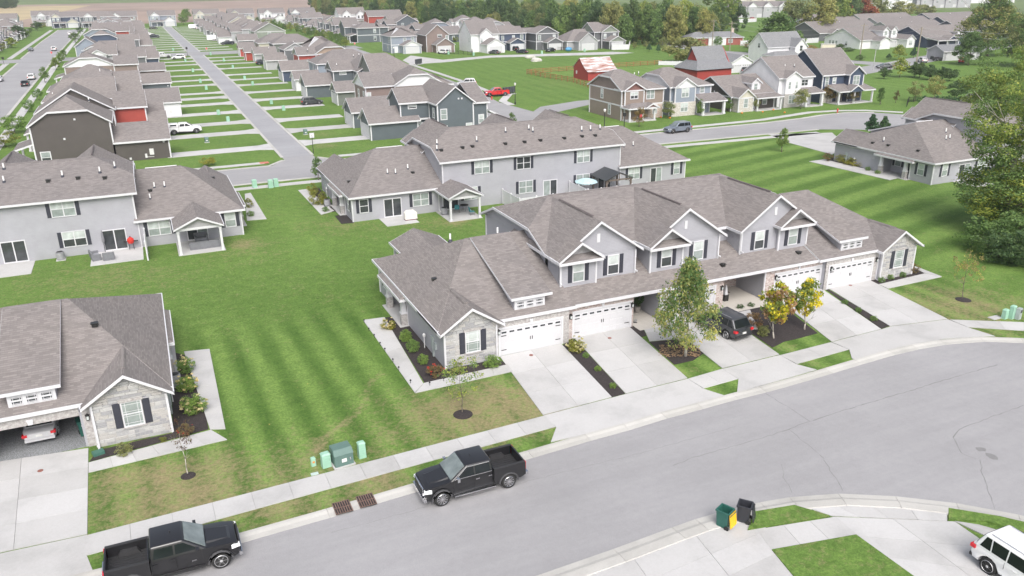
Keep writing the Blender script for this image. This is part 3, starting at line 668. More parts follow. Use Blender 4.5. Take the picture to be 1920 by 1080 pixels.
Z1 = lambda x, y: (560+x/2.526, 180+y/2.526); LB_ = lambda x, y: (x/3.692, 250+y/3.692); RB_ = lambda x, y: (1520+x/3.6, 180+y/3.6)
roof_bits(back, 38.85, 54.6, [('p', *Z1(*q), 1, 38.0, 5.78, .417) for q in ((655, 228), (655, 255), (843, 213), (980, 170), (1090, 158), (1109, 168), (1340, 164), (1382, 161), (1427, 156))] + [('v', *Z1(*q), 1, 38.0, 5.78, .417) for q in ((675, 258), (776, 246), (823, 240), (979, 227), (1070, 219), (1145, 211), (1258, 201), (1342, 192), (1404, 188))]
    + [('p', *Z1(*q), 1, 38.0, 2.82, .417) for q in ((421, 368), (459, 368), (517, 346), (1540, 242), (1584, 236))] + [('v', *Z1(540, 365), 1, 38.0, 2.82, .417), ('v', *Z1(239, 408), 0, -1.6, 2.82, .66)])
roof_bits(left_b, -17.15, 55.2, [('p', *LB_(*q), 1, 38.6, 5.78, .417) for q in ((28, 245), (28, 335), (433, 297), (692, 270), (795, 234))] + [('v', *LB_(*q), 1, 38.6, 5.78, .417) for q in ((333, 332), (540, 312), (725, 311))] + [('p', *LB_(*q), 1, 38.6, 2.82, .417) for q in ((1070, 376), (1140, 370), (1040, 455))] + [('v', *LB_(1040, 400), 1, 38.6, 2.82, .417)])
roof_bits(right_b, 109.55, 38.5, [('p', *RB_(*q), 1, 21.9, 2.82, .417) for q in ((912, 246), (912, 294), (937, 288))] + [('v', *RB_(*q), 0, 69.1, 2.82, .66) for q in ((420, 318), (525, 335), (727, 372))] + [('p', *RB_(492, 305), 0, 69.1, 2.82, .66)])
# ---------------------------------------------------------------- ground sheets
def grassmat(name, dark, light, dryc=(.27, .22, .125)):
    mt, t, b, N, L = nodes(name); g = N.new('ShaderNodeNewGeometry'); P = g.outputs['Position']
    at = lambda nm: (lambda a: (setattr(a, 'attribute_name', nm), a.outputs['Fac'])[1])(N.new('ShaderNodeAttribute'))
    f1 = noise(N, L, P, .12, 4, .6); f2 = noise(N, L, P, 1.1, 6, .75); f3 = noise(N, L, P, 5.5, 5, .85); f4 = noise(N, L, P, .5, 5, .7)
    s = math_(N, L, 'ADD', math_(N, L, 'MULTIPLY', at('stripe'), .62), math_(N, L, 'MULTIPLY', f1, .4))
    x = ramp(N, L, s, [(.12, dark), (.9, light)])
    x = mixc(N, L, .75, x, ramp(N, L, f2, [(.3, (.68, .72, .62)), (.5, (1, 1, 1)), (.7, (1.36, 1.28, 1.25))]), 'MULTIPLY')
    x = mixc(N, L, .85, x, ramp(N, L, f3, [(.34, (.55, .6, .5)), (.5, (1, 1, 1)), (.66, (1.55, 1.45, 1.4))]), 'MULTIPLY')
    d = math_(N, L, 'MULTIPLY', at('dry'), .7); th = math_(N, L, 'ADD', math_(N, L, 'MULTIPLY', f4, 1.0), math_(N, L, 'MULTIPLY', f2, 1.3))
    f5 = noise(N, L, P, 2.6, 5, .8); k = math_(N, L, 'ADD', math_(N, L, 'ADD', d, math_(N, L, 'MULTIPLY', math_(N, L, 'SUBTRACT', f5, .5), 2.2)), math_(N, L, 'MULTIPLY', math_(N, L, 'SUBTRACT', f4, .5), 1.1))
    k2 = ramp(N, L, k, [(.22, (0, 0, 0)), (.85, (.9, .9, .9))])
    dr = ramp(N, L, f3, [(.3, tuple(v*.7 for v in dryc)), (.7, tuple(v*1.35 for v in dryc))])
    L.new(mixc(N, L, k2, x, dr), b.inputs['Base Color']); b.inputs['Roughness'].default_value = .85; b.inputs['Specular IOR Level'].default_value = .15
    bump(N, L, b, math_(N, L, 'ADD', f3, math_(N, L, 'MULTIPLY', f2, .5)), .9, .05); return mt
GRASS = grassmat('lawn_grass', (.052, .112, .020), (.165, .262, .066))
def blob(X, Y, px, r, amp, zz=0):
    x, y = G(*px) if len(px) == 2 else px[1:]; return amp*np.exp(-(((X-x)**2+(Y-y)**2)/r**2))
def sheet(name, xs, ys, z, fn, mat):
    X, Y = np.meshgrid(xs, ys); n, mx = len(ys), len(xs)
    st, dr = fn(X, Y); Z = np.full_like(X, z)
    me = bpy.data.meshes.new(name); me.vertices.add(n*mx); me.vertices.foreach_set('co', np.stack([X, Y, Z], -1).reshape(-1).astype(np.float32))
    i = np.arange((n-1)*(mx-1)); r, c = i//(mx-1), i % (mx-1); a = r*mx+c
    idx = np.stack([a, a+1, a+mx+1, a+mx], -1).reshape(-1)
    me.loops.add(len(idx)); me.loops.foreach_set('vertex_index', idx.astype(np.int32)); me.polygons.add(len(i)); me.polygons.foreach_set('loop_start', (np.arange(len(i))*4).astype(np.int32)); me.polygons.foreach_set('loop_total', np.full(len(i), 4, np.int32))
    for nm, arr in (('stripe', st), ('dry', dr)): A = me.attributes.new(nm, 'FLOAT', 'POINT'); A.data.foreach_set('value', np.clip(arr, 0, 1).reshape(-1).astype(np.float32))
    me.materials.append(mat); me.update(); me.validate(); return struct(put(name, me))
def sq(t, k=6): return 1/(1+np.exp(-k*np.sin(t)))
def near_fn(X, Y):
    lf = sq(2*np.pi*(X+.05*Y)/2.3, 3)            # between the two near rows: stripes run away from the street
    a = .13; V = Y*np.cos(a)-X*np.sin(a)+2.2*np.sin(X/19.); rt = sq(2*np.pi*V/4.6, 4)
    wl = 1/(1+np.exp(-(X-41)/1.5)); q = np.sin(X*.21+Y*.07)*.5+.5
    amp = .75+.25*q; st = (1-wl)*(.5+(lf-.5)*amp*np.clip((16-Y)/6, 0, 1)) + wl*(.55+(rt-.5)*(.28+.5*(.5+.5*np.sin(X*.13+1.3*np.sin(Y*.11)))))
    st += .22*np.exp(-((X+7.5)/2.2)**2)*np.clip((Y-22)/6, 0, 1)*np.clip((55-Y)/10, 0, 1)
    st -= .18*np.exp(-((X+9.5)/6)**2-((Y-17)/9)**2)
    dr = np.zeros_like(X)
    for px, r, a in (((480, 470), 4, .42), ((455, 455), 2.2, .6), ((440, 430), 1.4, .6), ((250, 930), 4, .45), ((330, 960), 4, .42), ((430, 910), 4, .3), ((700, 905), 2.0, .75), ((540, 960), 2.5, .4), ((890, 790), 5, .45), ((960, 745), 3.2, .6), ((1000, 765), 2.2, .6),
        ((820, 770), 4, .42), ((800, 420), 4, .3), ((860, 415), 1.5, .7), ((300, 520), 6, .25), ((150, 530), 6, .3), ((600, 420), 4, .3), ((660, 430), 4, .32), ((1790, 590), 5, .42), ((1850, 560), 4, .35), ((1760, 560), 4, .3), ((590, 860), 3, .3), ((1260, 700), 1.5, .4), ((1350, 665), 1.2, .3), ((1640, 720), 1.2, .4), ((360, 888), 2, .4), ((210, 900), 1.2, .5), ((1480, 660), 1.5, .3), ((1530, 690), 2, .3)):
        dr += blob(X, Y, px, r, a)
    A, B = Vector(G(722, 698)), Vector(G(600, 845)); d = (B-A); ln = d.length; d /= ln     # worn track across the lawn
    u = (X-A.x)*d.x+(Y-A.y)*d.y; w = (X-A.x)*-d.y+(Y-A.y)*d.x+.35*np.sin(u*.9); dr += .62*np.exp(-(w/.3)**2)*((u > 0) & (u < ln))
    dr += .08+.1*(np.sin(X*.15)*np.sin(Y*.2+1)); return st, dr
def far_fn(X, Y):
    a = -.10; V = X*np.cos(a)-Y*np.sin(a); m = sq(2*np.pi*V/4.0, 3)
    w = ((X > 56) & (Y > 86)).astype(float); st = .52+w*(m-.5)*.34+(1-w)*.12*np.sin(X*.4)*np.sin(Y*.37)
    dr = np.full_like(X, .12)
    for p, r, am in ((('', 5.5, 84.5), 2.2, .7), (('', 7, 95), 3, .4), (('', 8, 120), 3, .35), (('', 8, 150), 4, .4), (('', -5, 103), 3, .3), (('', 80, 140), 10, .25), (('', 3, 76), 3, .3)): dr += blob(X, Y, p, r, am)
    pad = ((X > 84) & (X < 128) & (Y > 141) & (Y < 168)); st = np.where(pad, st+.25, st); return st, dr
sheet('lawn', np.arange(-64, 100.1, .4), np.arange(-52, 60.1, .4), 0, near_fn, GRASS)
sheet('meadow', np.arange(-240, 520.1, 2.0), np.arange(-100, 556.1, 2.0), -.012, far_fn, GRASS)
FARM = plain('farm_soil', (.30, .225, .185), .95, var=.25, scale=.01); CROP = plain('crop_tan', (.42, .34, .2), .9, var=.2, scale=.02); FARG = plain('far_pasture', (.12, .17, .05), .9, var=.3, scale=.01)
struct(MB().quad((-9000, -3000, -.06), (9000, -3000, -.06), (9000, 11000, -.06), (-9000, 11000, -.06)).build('terrain', FARG))
struct(MB().poly([(-700, 556, -.03), (120, 556, -.03), (330, 900, -.03), (330, 1200, -.03), (-700, 1200, -.03)]).build('ploughed_field', FARM))
struct(MB().poly([(-400, 640, -.02), (-96, 640, -.02), (-60, 1100, -.02), (-500, 1190, -.02)]).build('stubble_field', CROP))
def patch(name, pts, z, mat): return struct(MB().poly([(p[0], p[1], z) for p in pts]).build(name, mat))
def pxp(*pts): return [G(*p) for p in pts]
# ---- the near street
NK = [(-95, -12.95), (-45, -13.2)] + pxp((450.6, 1019), (619, 971), (788, 920.6), (1000, 858.6), (1108, 826.7), (1180.6, 806.7), (1251, 785), (1319, 767), (1386, 748.5), (1437, 736), (1509, 715.8), (1562, 700), (1616, 683.7), (1679, 665.5), (1723, 655.4), (1773, 646.6), (1846, 641), (1920, 643.4)) + [(39.5, -17.8), (42.7, -22.5)]
SK = [(-95, -21.6), (-40, -21.5)] + pxp((1015, 1077), (1150, 1030), (1260, 989.5), (1304, 974), (1360, 957.5), (1425, 942.4), (1480, 932.8), (1572, 926), (1679, 931), (1793, 944), (1909.7, 965.5)) + [(19.2, -31.5), (24, -36.5), (31, -38), (38, -35), (42.5, -29), (42.7, -22.5)]
patch('street', NK[:-1]+list(reversed(SK)), .006, ASPH)
def ribbon(name, line, prof, mat, seglen=3.0, piece='kerb_stone', parent=None):
    """profile swept along a polyline (to its left), cut into separate lengths"""
    pts = [Vector(p) for p in line]; out = []
    for a, b in zip(pts, pts[1:]):
        n = max(1, round((b-a).length/seglen)); out += [a.lerp(b, i/n) for i in range(n)]
    out.append(pts[-1]); nor = []
    for i in range(len(out)):
        d = (out[min(i+1, len(out)-1)]-out[max(i-1, 0)]).normalized(); nor.append(Vector((-d.y, d.x)))
    root = parent or struct(put(name, MB().poly([(p.x+n.x*o, p.y+n.y*o, .008) for p, n, o in [(p, n, prof[0][0]+.02) for p, n in zip(out, nor)]+[(p, n, prof[-1][0]-.02) for p, n in reversed(list(zip(out, nor)))]]).mesh(name, CONCD)))
    k = 0
    for i in range(len(out)-1):
        d = (out[i+1]-out[i]); g = d.normalized()*.008; A = out[i]+g; B = out[i+1]-g
        mb = MB(); la = [(A.x+nor[i].x*o, A.y+nor[i].y*o, h) for o, h in prof]; lb = [(B.x+nor[i+1].x*o, B.y+nor[i+1].y*o, h) for o, h in prof]
        mb.hull2(la, lb); mb.build(piece, mat, root); k += 1
    return root
KP = [(0, .0), (0, .02), (.34, .035), (.54, .085), (.72, .09), (.78, .0)]
ribbon('kerb', NK[1:-1], KP, KERB); ribbon('kerb', list(reversed(SK[1:-1])), KP[:4]+[(1.05, .085), (1.12, 0)], KERB)
# ---- slabs: quads cut into panels
def slabs(name, q, nu, nv, h=.045, mat=None, gap=.010, base=None, z0=0.0):
    """q: four ground corners (a,b,c,d); panels nu along a->b, nv along a->d; each panel an object"""
    a, b, c, d = [Vector(p) for p in q]; root = struct(put(name, MB().poly([(p.x, p.y, .009+z0) for p in (a, b, c, d)]).mesh(name, CONCD)))
    P = lambda u, v: a.lerp(b, u).lerp(d.lerp(c, u), v)
    for i in range(nu):
        for j in range(nv):
            u0, u1, v0, v1 = i/nu, (i+1)/nu, j/nv, (j+1)/nv; k = [P(u0, v0), P(u1, v0), P(u1, v1), P(u0, v1)]; ce = sum(k, Vector((0, 0)))/4
            k = [p+(ce-p).normalized()*gap for p in k]
            MB().prism([(p.x, p.y) for p in k], z0, h+z0).build('panel', mat or CONC, root)
    return root
def slabpoly(name, pts, h=.04, mat=None):
    return struct(MB().prism(pts, 0, h).build(name, mat or CONC))
# north sidewalk, west of the driveways
a, b = G(162, 1005), G(1022, 780); c, d = G(1041, 801), G(162, 1042.5)
slabs('sidewalk', (a, b, c, d), 13, 1)
slabs('sidewalk', ((-60, -9.5), (-30, -9.6), (-30, -11.1), (-60, -11.0)), 18, 1)
slabs('sidewalk', pxp((1781, 600), (1920, 605), (1920, 620.8), (1814, 614)), 3, 1); slabs('sidewalk', (G(1920, 605), (46, -11), (45.2, -12.4), G(1920, 620.8)), 4, 1)
# driveways of the main row
slabs('driveway', pxp((937.5, 669.5), (1052, 645), (1147, 745), (1018, 778.6)), 2, 3)
slabpoly('driveway_apron', pxp((1019, 780), (1147.5, 746.5), (1172, 740), (1290, 711), (1318, 729.4), (1357, 742), (1310, 756.5), (1241, 774.5), (1169, 795.5), (1097, 815), (1033, 829.5), (1043, 802)), .04)
slabs('driveway', pxp((1073.5, 631), (1178.5, 612), (1289, 709.5), (1173, 738.5)), 2, 3)
slabs('driveway', pxp((1243, 602), (1342, 582), (1461, 665), (1354, 691)), 2, 3)
slabpoly('driveway_apron', pxp((1354.5, 692.5), (1462, 666.5), (1493, 683.7), (1531, 693.8), (1490, 705.8), (1400, 731.5), (1382, 736), (1384.7, 711)), .04)
slabs('driveway', pxp((1453, 558.5), (1540, 541.5), (1652, 617.5), (1559, 641)), 2, 3)
slabs('driveway', pxp((1552, 540.5), (1629, 525), (1776, 598.5), (1668.5, 612)), 2, 3)
slabpoly('driveway_apron', pxp((1560, 642), (1652, 618.5), (1669, 613), (1777, 599.5), (1814.5, 614.5), (1866, 631), (1840, 631.5), (1770, 636), (1713, 645.6), (1663, 657), (1602, 675), (1597, 672), (1592.5, 656)), .04)
slabs('sidewalk', pxp((1290, 711), (1354, 692.5), (1384, 711), (1319, 729)), 2, 1, h=.05); slabs('sidewalk', pxp((1462.5, 667), (1558, 642.5), (1591, 656), (1494, 683)), 2, 1, h=.05)
# kinked walks round the two gable wings, porch walks
slabs('garden_walk', pxp((680.8, 600.8), (721, 595.5), (794, 720), (778, 737)), 1, 6, h=.05); slabs('garden_walk', pxp((795, 719), (952, 684), (962, 697), (779, 737.5)), 5, 1, h=.05)
slabs('garden_walk', pxp((1646.7, 534), (1733, 513.5), (1766, 519.4), (1664.7, 541.7)), 4, 1, h=.05); slabs('garden_walk', pxp((1696, 494), (1721.7, 502), (1765.5, 519), (1733.5, 513)), 1, 2, h=.05)
slabs('garden_walk', pxp((1204, 610), (1242, 603), (1284, 634.5), (1218, 640.5)), 1, 2, h=.05)
patch('porch_floor', [(11.35, -.6), (13.7, -.6), (13.7, 3.98), (11.35, 3.98)], .058, concrete('concrete_warm', (.52, .49, .45))); patch('porch_floor', [(19.8, -.8), (23.9, -.8), (23.9, 3.98), (19.8, 3.98)], .058, MATS['concrete_warm'])
slabs('garden_walk', [(20.2, -.85), (21.6, -.85), (19.6, -4.2), (18.9, -4.0)], 1, 2)
# mulch beds
def bed(pts, z=.03): return struct(MB().prism(pts, 0, z).build('mulch_bed', MULCH))
bed(pxp((721, 596.5), (755, 590), (835, 690), (930, 672), (951, 683.5), (796, 718))); bed(pxp((1054, 648), (1074, 634), (1098, 659), (1172, 738.5), (1147, 745)))
bed(pxp((1180.5, 614), (1203, 609), (1212, 629.5), (1203, 632))); bed(pxp((1217.5, 641.5), (1285, 635.5), (1321, 661.5), (1300, 676), (1264, 684)))
bed(pxp((1352, 587), (1372, 576), (1408, 567.5), (1450, 560), (1497, 597), (1533, 625), (1500, 634), (1470, 641), (1448, 652))); bed(pxp((1545.5, 541.5), (1548.5, 540), (1668, 611.5), (1652.5, 617)))
bed(pxp((1626, 526), (1640, 520), (1694, 503), (1697, 495), (1733, 513), (1646, 533.5)))
# lower left house: walk and bed
slabs('garden_walk', pxp((345, 660), (393, 655), (423, 805), (394, 806)), 1, 6, h=.05); slabs('garden_walk', pxp((166, 868.5), (396, 807), (426, 825), (166, 887)), 6, 1, h=.05)
bed(pxp((168, 866), (183, 845), (324, 812), (322, 660), (364, 671), (391, 805))); slabs('driveway', pxp((-90, 880), (166, 841), (164, 1002), (-120, 1062)), 2, 4); slabpoly('driveway_apron', pxp((-120, 1065), (163, 1004), (163, 1043), (178, 1080), (-60, 1140)), .042)
# south side: driveways and walk
slabs('driveway', pxp((1060, 1092), (1409, 961), (1545, 1110), (1200, 1330)), 3, 4); slabs('sidewalk', pxp((1418, 994), (1567, 970), (1607, 1003), (1446, 1032)), 3, 1, h=.05)
slabs('driveway', pxp((1497, 947), (1776, 956), (1776, 978), (1558, 968)), 4, 1); slabs('driveway', pxp((1560, 970), (1790, 979), (2130, 1215), (1760, 1130)), 2, 4); slabs('sidewalk', pxp((1790, 978), (1835, 985), (1990, 1030), (1960, 1060)), 3, 1, h=.05)
for pts in (((1402, 996), (1413, 962), (1489, 949.5), (1555, 969)), ((1778, 955), (1876, 971), (1935, 985), (1935, 1004), (1850, 980), (1778, 977)), ((1447, 1033), (1605, 1005), (1775, 1128), (1560, 1170))):
    o = slabpoly('grass_strip', pxp(*pts), .1, GRASS); A = o.data.attributes.new('stripe', 'FLOAT', 'POINT'); A.data.foreach_set('value', [.55]*len(o.data.vertices)); A = o.data.attributes.new('dry', 'FLOAT', 'POINT'); A.data.foreach_set('value', [.22]*len(o.data.vertices))
# storm drain grates, cleanout caps
RUST = plain('rusty_iron', (.16, .10, .08), .8, var=.4)
for (x, y) in ((-14.35, -12.9), (-13.1, -12.85)):
    b = MB().box(-.42, .42, -.02, .02, 0, .03).box(-.42, .42, -.52, -.48, 0, .03).box(-.42, .42, .48, .52, 0, .03)
    for i in range(8): b.box(-.42+i*.12-.025, -.42+i*.12+.025, -.5, .5, 0, .026)
    MB().box(-.44, .44, -.54, .54, 0, .012).build('frame', DARK, tag(b.build('storm_drain', RUST, None, (x, y, .085)), 'rusty storm drain grate set in the kerb, %s one of the pair' % ('left' if x < -13.6 else 'right'), 'drain grate', 'storm drain grates in the kerb'))
for px, lb in (((996, 667), 'first driveway from the left'), ((1143, 635), 'second driveway from the left'), ((1594.5, 536), 'rightmost driveway'), ((76, 884), 'lower left driveway')):
    x, y = G(*px); tag(MB().lathe([(.15, 0), (.15, .02), (.12, .028)], 14).build('cleanout_cap', plain('cap_red_brown', (.24, .10, .08), .7), None, (x, y, .045)), 'round red brown cleanout cap set in the %s' % lb, 'drain cap', 'cleanout caps in the driveways')
# cracks in the street: shallow dark grooves laid as thin irregular strips
def crack(pts, w=.03, z=.0105):
    mb = MB(); P = [Vector(G(*p)) for p in pts]; rg = random.Random(len(pts)); fine = []
    for a, b in zip(P, P[1:]):
        n = max(2, int((b-a).length/.35)); fine += [a.lerp(b, i/n)+Vector((rg.uniform(-.05, .05), rg.uniform(-.05, .05))) for i in range(n)]
    fine.append(P[-1])
    for a, b in zip(fine, fine[1:]):
        d = (b-a).normalized(); n = Vector((-d.y, d.x))*w*rg.uniform(.25, .7); mb.quad((a-n).to_3d()+Vector((0, 0, z)), (b-n).to_3d()+Vector((0, 0, z)), (b+n).to_3d()+Vector((0, 0, z)), (a+n).to_3d()+Vector((0, 0, z)))
    return mb
allc = MB()
for pts, w in ((((1380, 835), (1450, 815), (1515, 791), (1600, 764), (1700, 735), (1790, 707), (1870, 684)), .05), (((1436, 738), (1475, 762), (1518, 790)), .035), (((1480, 805), (1515, 835), (1545, 860)), .03), (((1380, 835), (1300, 858), (1262, 873)), .03), (((1920, 760), (1850, 785), (1800, 805)), .04), (((1800, 805), (1788, 820), (1793, 835), (1803, 850), (1830, 860)), .05), (((1545, 862), (1562, 890), (1580, 920)), .03), (((1838, 862), (1842, 890), (1865, 955)), .03), (((1466, 870), (1470, 895), (1485, 925)), .02), (((620, 1000), (800, 950), (1000, 900), (1200, 850), (1380, 800)), .018)):
    c = crack(pts, w); n = len(allc.v); allc.v += c.v; allc.f += [tuple(i+n for i in f) for f in c.f]; allc.m += c.m
struct(allc.build('street_cracks', plain('crack_tar', (.2, .197, .2), .95), fix=False))
for px, s in (((1840, 843), .34), ((1858, 856), .42)):
    x, y = G(*px); rg = random.Random(int(px[0])); struct(MB().poly([(x+s*rg.uniform(.4, 1)*math.cos(k*.7), y+s*rg.uniform(.4, 1)*math.sin(k*.7), .0115) for k in range(9)]).build('tar_patch', MATS['crack_tar'], fix=False))
# ---- far streets
patch('street', [(-130, 62.6), (-4, 62.6), (42, 61.4), (70, 60), (86, 59.4), (92, 56), (97, 51.5), (103, 50.5), (109, 53), (112.5, 58), (112.5, 63.5), (109, 68.5), (104, 70.7), (98, 70.6), (92, 69.4), (83, 68.7), (55, 69), (42, 71), (4.6, 72.3), (2.1, 76), (2.1, 78), (-2.5, 78), (-2.5, 76), (-4.9, 72.5), (-130, 72.5)], .006, ASPH)
patch('alley', [(-2.5, 78), (2.1, 78), (2.2, 280), (-2.4, 280)], .006, ASPH2); patch('alley', [(-2.4, 295), (2.2, 295), (1.4, 505), (-3.2, 505)], .006, ASPH2)
patch('street', [(-55.5, 72.5), (-46, 72.5), (-46.3, 135), (-46.9, 221), (-47.4, 280), (-57.5, 280), (-56.6, 221), (-55.8, 135)], .006, ASPH)
patch('street', [(-130, 281), (62, 279), (62, 294), (-130, 296)], .0065, ASPH); patch('street', [(-58.2, 295), (-47.6, 295), (-47.9, 318), (-47.9, 505), (-59, 505), (-59.2, 390)], .006, ASPH)
patch('street', [(40, 71), (55, 69), (51, 84), (51, 100), (50, 116), (52.6, 133), (54.5, 150), (55.3, 175), (57, 207), (59, 279), (50, 279), (47, 200), (46, 165), (43, 135), (40.5, 115), (39, 92)], .0075, ASPH)
patch('street', [(51, 84), (53, 97), (66, 104), (110, 106), (110, 112), (66, 110), (55, 106), (51, 101)], .0085, ASPH)
for line in ([(-2.5, 78), (-2.4, 280)], [(2.1, 78), (2.2, 280)], [(-2.4, 296), (-3.2, 505)], [(2.2, 296), (1.4, 505)]):
    ribbon('kerb', line, [(-.22, 0), (-.22, .05), (.22, .05), (.22, 0)], KERB, 14)
for line in ([(-45, 62.4), (-4, 62.4), (42, 61.2), (86, 59.2)], [(-44, 72.6), (-5.2, 72.7), (-2.7, 75.8)], [(2.3, 75.8), (4.9, 72.5), (39, 71.3)], [(55, 69.2), (83, 68.9), (92, 69.6), (98, 70.8), (104, 70.9), (109.2, 68.7)], [(-45.9, 76), (-46.2, 135), (-46.8, 221), (-47.2, 279)], [(-55.9, 135), (-56.7, 221), (-57.5, 279)], [(-47.6, 298), (-47.8, 505)], [(-58.3, 298), (-59.3, 390), (-59.1, 505)]):
    ribbon('kerb', line, [(-.3, 0), (-.3, .06), (.3, .06), (.3, 0)], KERB, 12)
def walk(pts, w=1.5, z=.012):
    P = [Vector(p) for p in pts]; L_, R_ = [], []
    for i, p in enumerate(P):
        d = (P[min(i+1, len(P)-1)]-P[max(i-1, 0)]).normalized(); n = Vector((-d.y, d.x))*w/2; L_.append(p+n); R_.append(p-n)
    return struct(MB().prism([tuple(q) for q in R_]+[tuple(q) for q in reversed(L_)], 0, .04).build('sidewalk', CONC))
for pts, w in (([(-45, 60), (-4, 60), (42, 58.8), (84, 56.9)], 1.5), ([(-38, 75.2), (-5.6, 75.2)], 1.4), ([(5.6, 75.2), (38, 74.4)], 1.4), ([(55, 71.4), (84, 71.7), (98.5, 74.4), (104.7, 73.4), (109.7, 71.2), (114, 66)], 1.5), ([(-43.6, 84), (-43.9, 135), (-44.6, 221), (-45.2, 279)], 1.7), ([(-45.2, 298), (-45.4, 505)], 1.7), ([(-59, 160), (-59.6, 221), (-60.8, 279)], 1.8), ([(-62, 298), (-62.3, 390), (-62.6, 505)], 1.8), ([(58.5, 207), (57.6, 175), (56.6, 150), (55, 134)], 1.5), ([(54.6, 127.4), (57, 126.8), (51.4, 117.4), (50.8, 111.4)], 1.8)): walk(pts, w)
patch('lane', pxp((755, 113), (770, 104), (830, 112), (920, 104), (1020, 101), (1150, 97), (1190, 99), (1150, 102), (1020, 105.5), (920, 108), (830, 117), (770, 121)), .006, CONC)
patch('street', [(160, 118), (240, 146), (330, 178), (328, 186), (236, 155), (158, 127)], .006, ASPH); patch('street', [(180, 128), (188, 132), (172, 200), (190, 290), (165, 420), (156, 420), (180, 290), (163, 200)], .005, ASPH)
# alley drives
LY = [87.6, 103.7, 115.5, 129.4, 143.7, 154.5, 163.9, 181.5, 193.9, 207.7, 224.5, 242.2, 255, 268.5]+[303+13.6*k for k in range(15)]
RY = [88.6, 101.4, 114.3, 131.5, 145.5, 160.1, 176.4, 190, 203.6, 223.3, 239.3, 252, 265.5]+[303+13.6*k for k in range(15)]
for y in LY:
    w = 1.9 if y < 160 else 1.6
    slabpoly('driveway', [(-18.4, y-w), (-4.6, y-w), (-2.7, y-w-1.0), (-2.7, y+w+1.0), (-4.6, y+w), (-18.4, y+w)], .035)
for y in RY:
    w = 1.9 if y < 160 else 1.6
    slabpoly('driveway', [(2.4, y-w-1.0), (4.3, y-w), (15, y-w), (15, y+w), (4.3, y+w), (2.4, y+w+1.0)], .035)
patch('red_ramp_pad', [(-6.2, 74.6), (-4.9, 74.6), (-4.9, 75.9), (-6.2, 75.9)], .045, plain('tactile_red', (.5, .16, .12), .8))
# paving right of the back lot: drive and walks by the right-hand row
slabpoly('driveway', pxp((1440, 252), (1560, 249), (1575, 262), (1600, 268), (1560, 290), (1480, 268)), .04); slabs('garden_walk', pxp((1517, 303), (1546, 299), (1690, 333), (1668, 338)), 5, 1, h=.05); bed(pxp((1546, 299), (1572, 293), (1688, 322), (1690, 332)))
slabs('garden_walk', pxp((559, 357), (575, 355), (627, 396), (602, 403)), 1, 4, h=.05); bed(pxp((577, 356), (598, 352), (634, 396), (606, 399))); bed(pxp((628, 405), (655, 400), (664, 418), (640, 420)))
slabs('garden_walk', pxp((459, 364), (470, 362), (500, 411), (463, 414)), 1, 3, h=.05)
# ---------------------------------------------------------------- vehicles (local +x is the nose)
def paint(name, c, coat=.6, rough=.32, metal=0): return plain('paint_'+name, c, rough, metal, .03, 3, coat)
TYRE = plain('tyre', (.02, .02, .02), .85); RIM = plain('rim_alloy', (.66, .66, .68), .35, .6, .05); CHROME = plain('chrome', (.75, .75, .77), .15, 1, .02); CARGLASS = glassmat('car_glass', (.012, .016, .018), .09); WSHIELD = glassmat('windscreen', (.17, .20, .20), .06)
CARGLASS.node_tree.nodes['Principled BSDF'].inputs['Specular IOR Level'].default_value = .35
REDL = plain('tail_light_red', (.6, .02, .03), .25); WHL = plain('head_light', (.75, .77, .78), .15); PLAST = plain('black_plastic', (.028, .028, .03), .6); ARCH = plain('arch_trim', (.07, .07, .075), .4); PLATE = plain('plate_white', (.7, .7, .68), .4)
def arch(cx, r, z0, n=7): return [(cx+r*math.cos(a), max(z0, .42+r*math.sin(a)-.02)) for a in [math.pi*(i/n) for i in range(n+1)]]
def body_mesh(name, prof, w, mat, top_in=.07, zb=.75, bev=.05):
    """side profile (x,z) extruded across with tumblehome, rounded rim"""
    bm = bmesh.new(); zm = max(p[1] for p in prof); L_, R_ = [], []
    xs = [p[0] for p in prof]; x0, x1 = min(xs), max(xs)
    for x, z in prof:
        k = max(0, z-zb)/max(.01, zm-zb); e = min(x-x0, x1-x); yy = w-top_in*k-(.12*max(0, 1-e/.5)**2)-(.05 if z < .5 else 0)
        L_.append(bm.verts.new((x, yy, z))); R_.append(bm.verts.new((x, -yy, z)))
    a = bm.faces.new(L_); b = bm.faces.new(list(reversed(R_))); n = len(prof)
    for i in range(n): j = (i+1) % n; bm.faces.new((L_[j], L_[i], R_[i], R_[j]))
    bmesh.ops.recalc_face_normals(bm, faces=bm.faces)
    ed = [e for e in bm.edges if len(e.link_faces) == 2 and (a in e.link_faces or b in e.link_faces)]
    bmesh.ops.bevel(bm, geom=ed, offset=bev, segments=2, affect='EDGES', profile=.6)
    me = bpy.data.meshes.new(name); bm.to_mesh(me); bm.free(); me.materials.append(mat)
    for p in me.polygons: p.use_smooth = True
    try: me.set_sharp_from_angle(angle=R(32))
    except Exception: pass
    return me
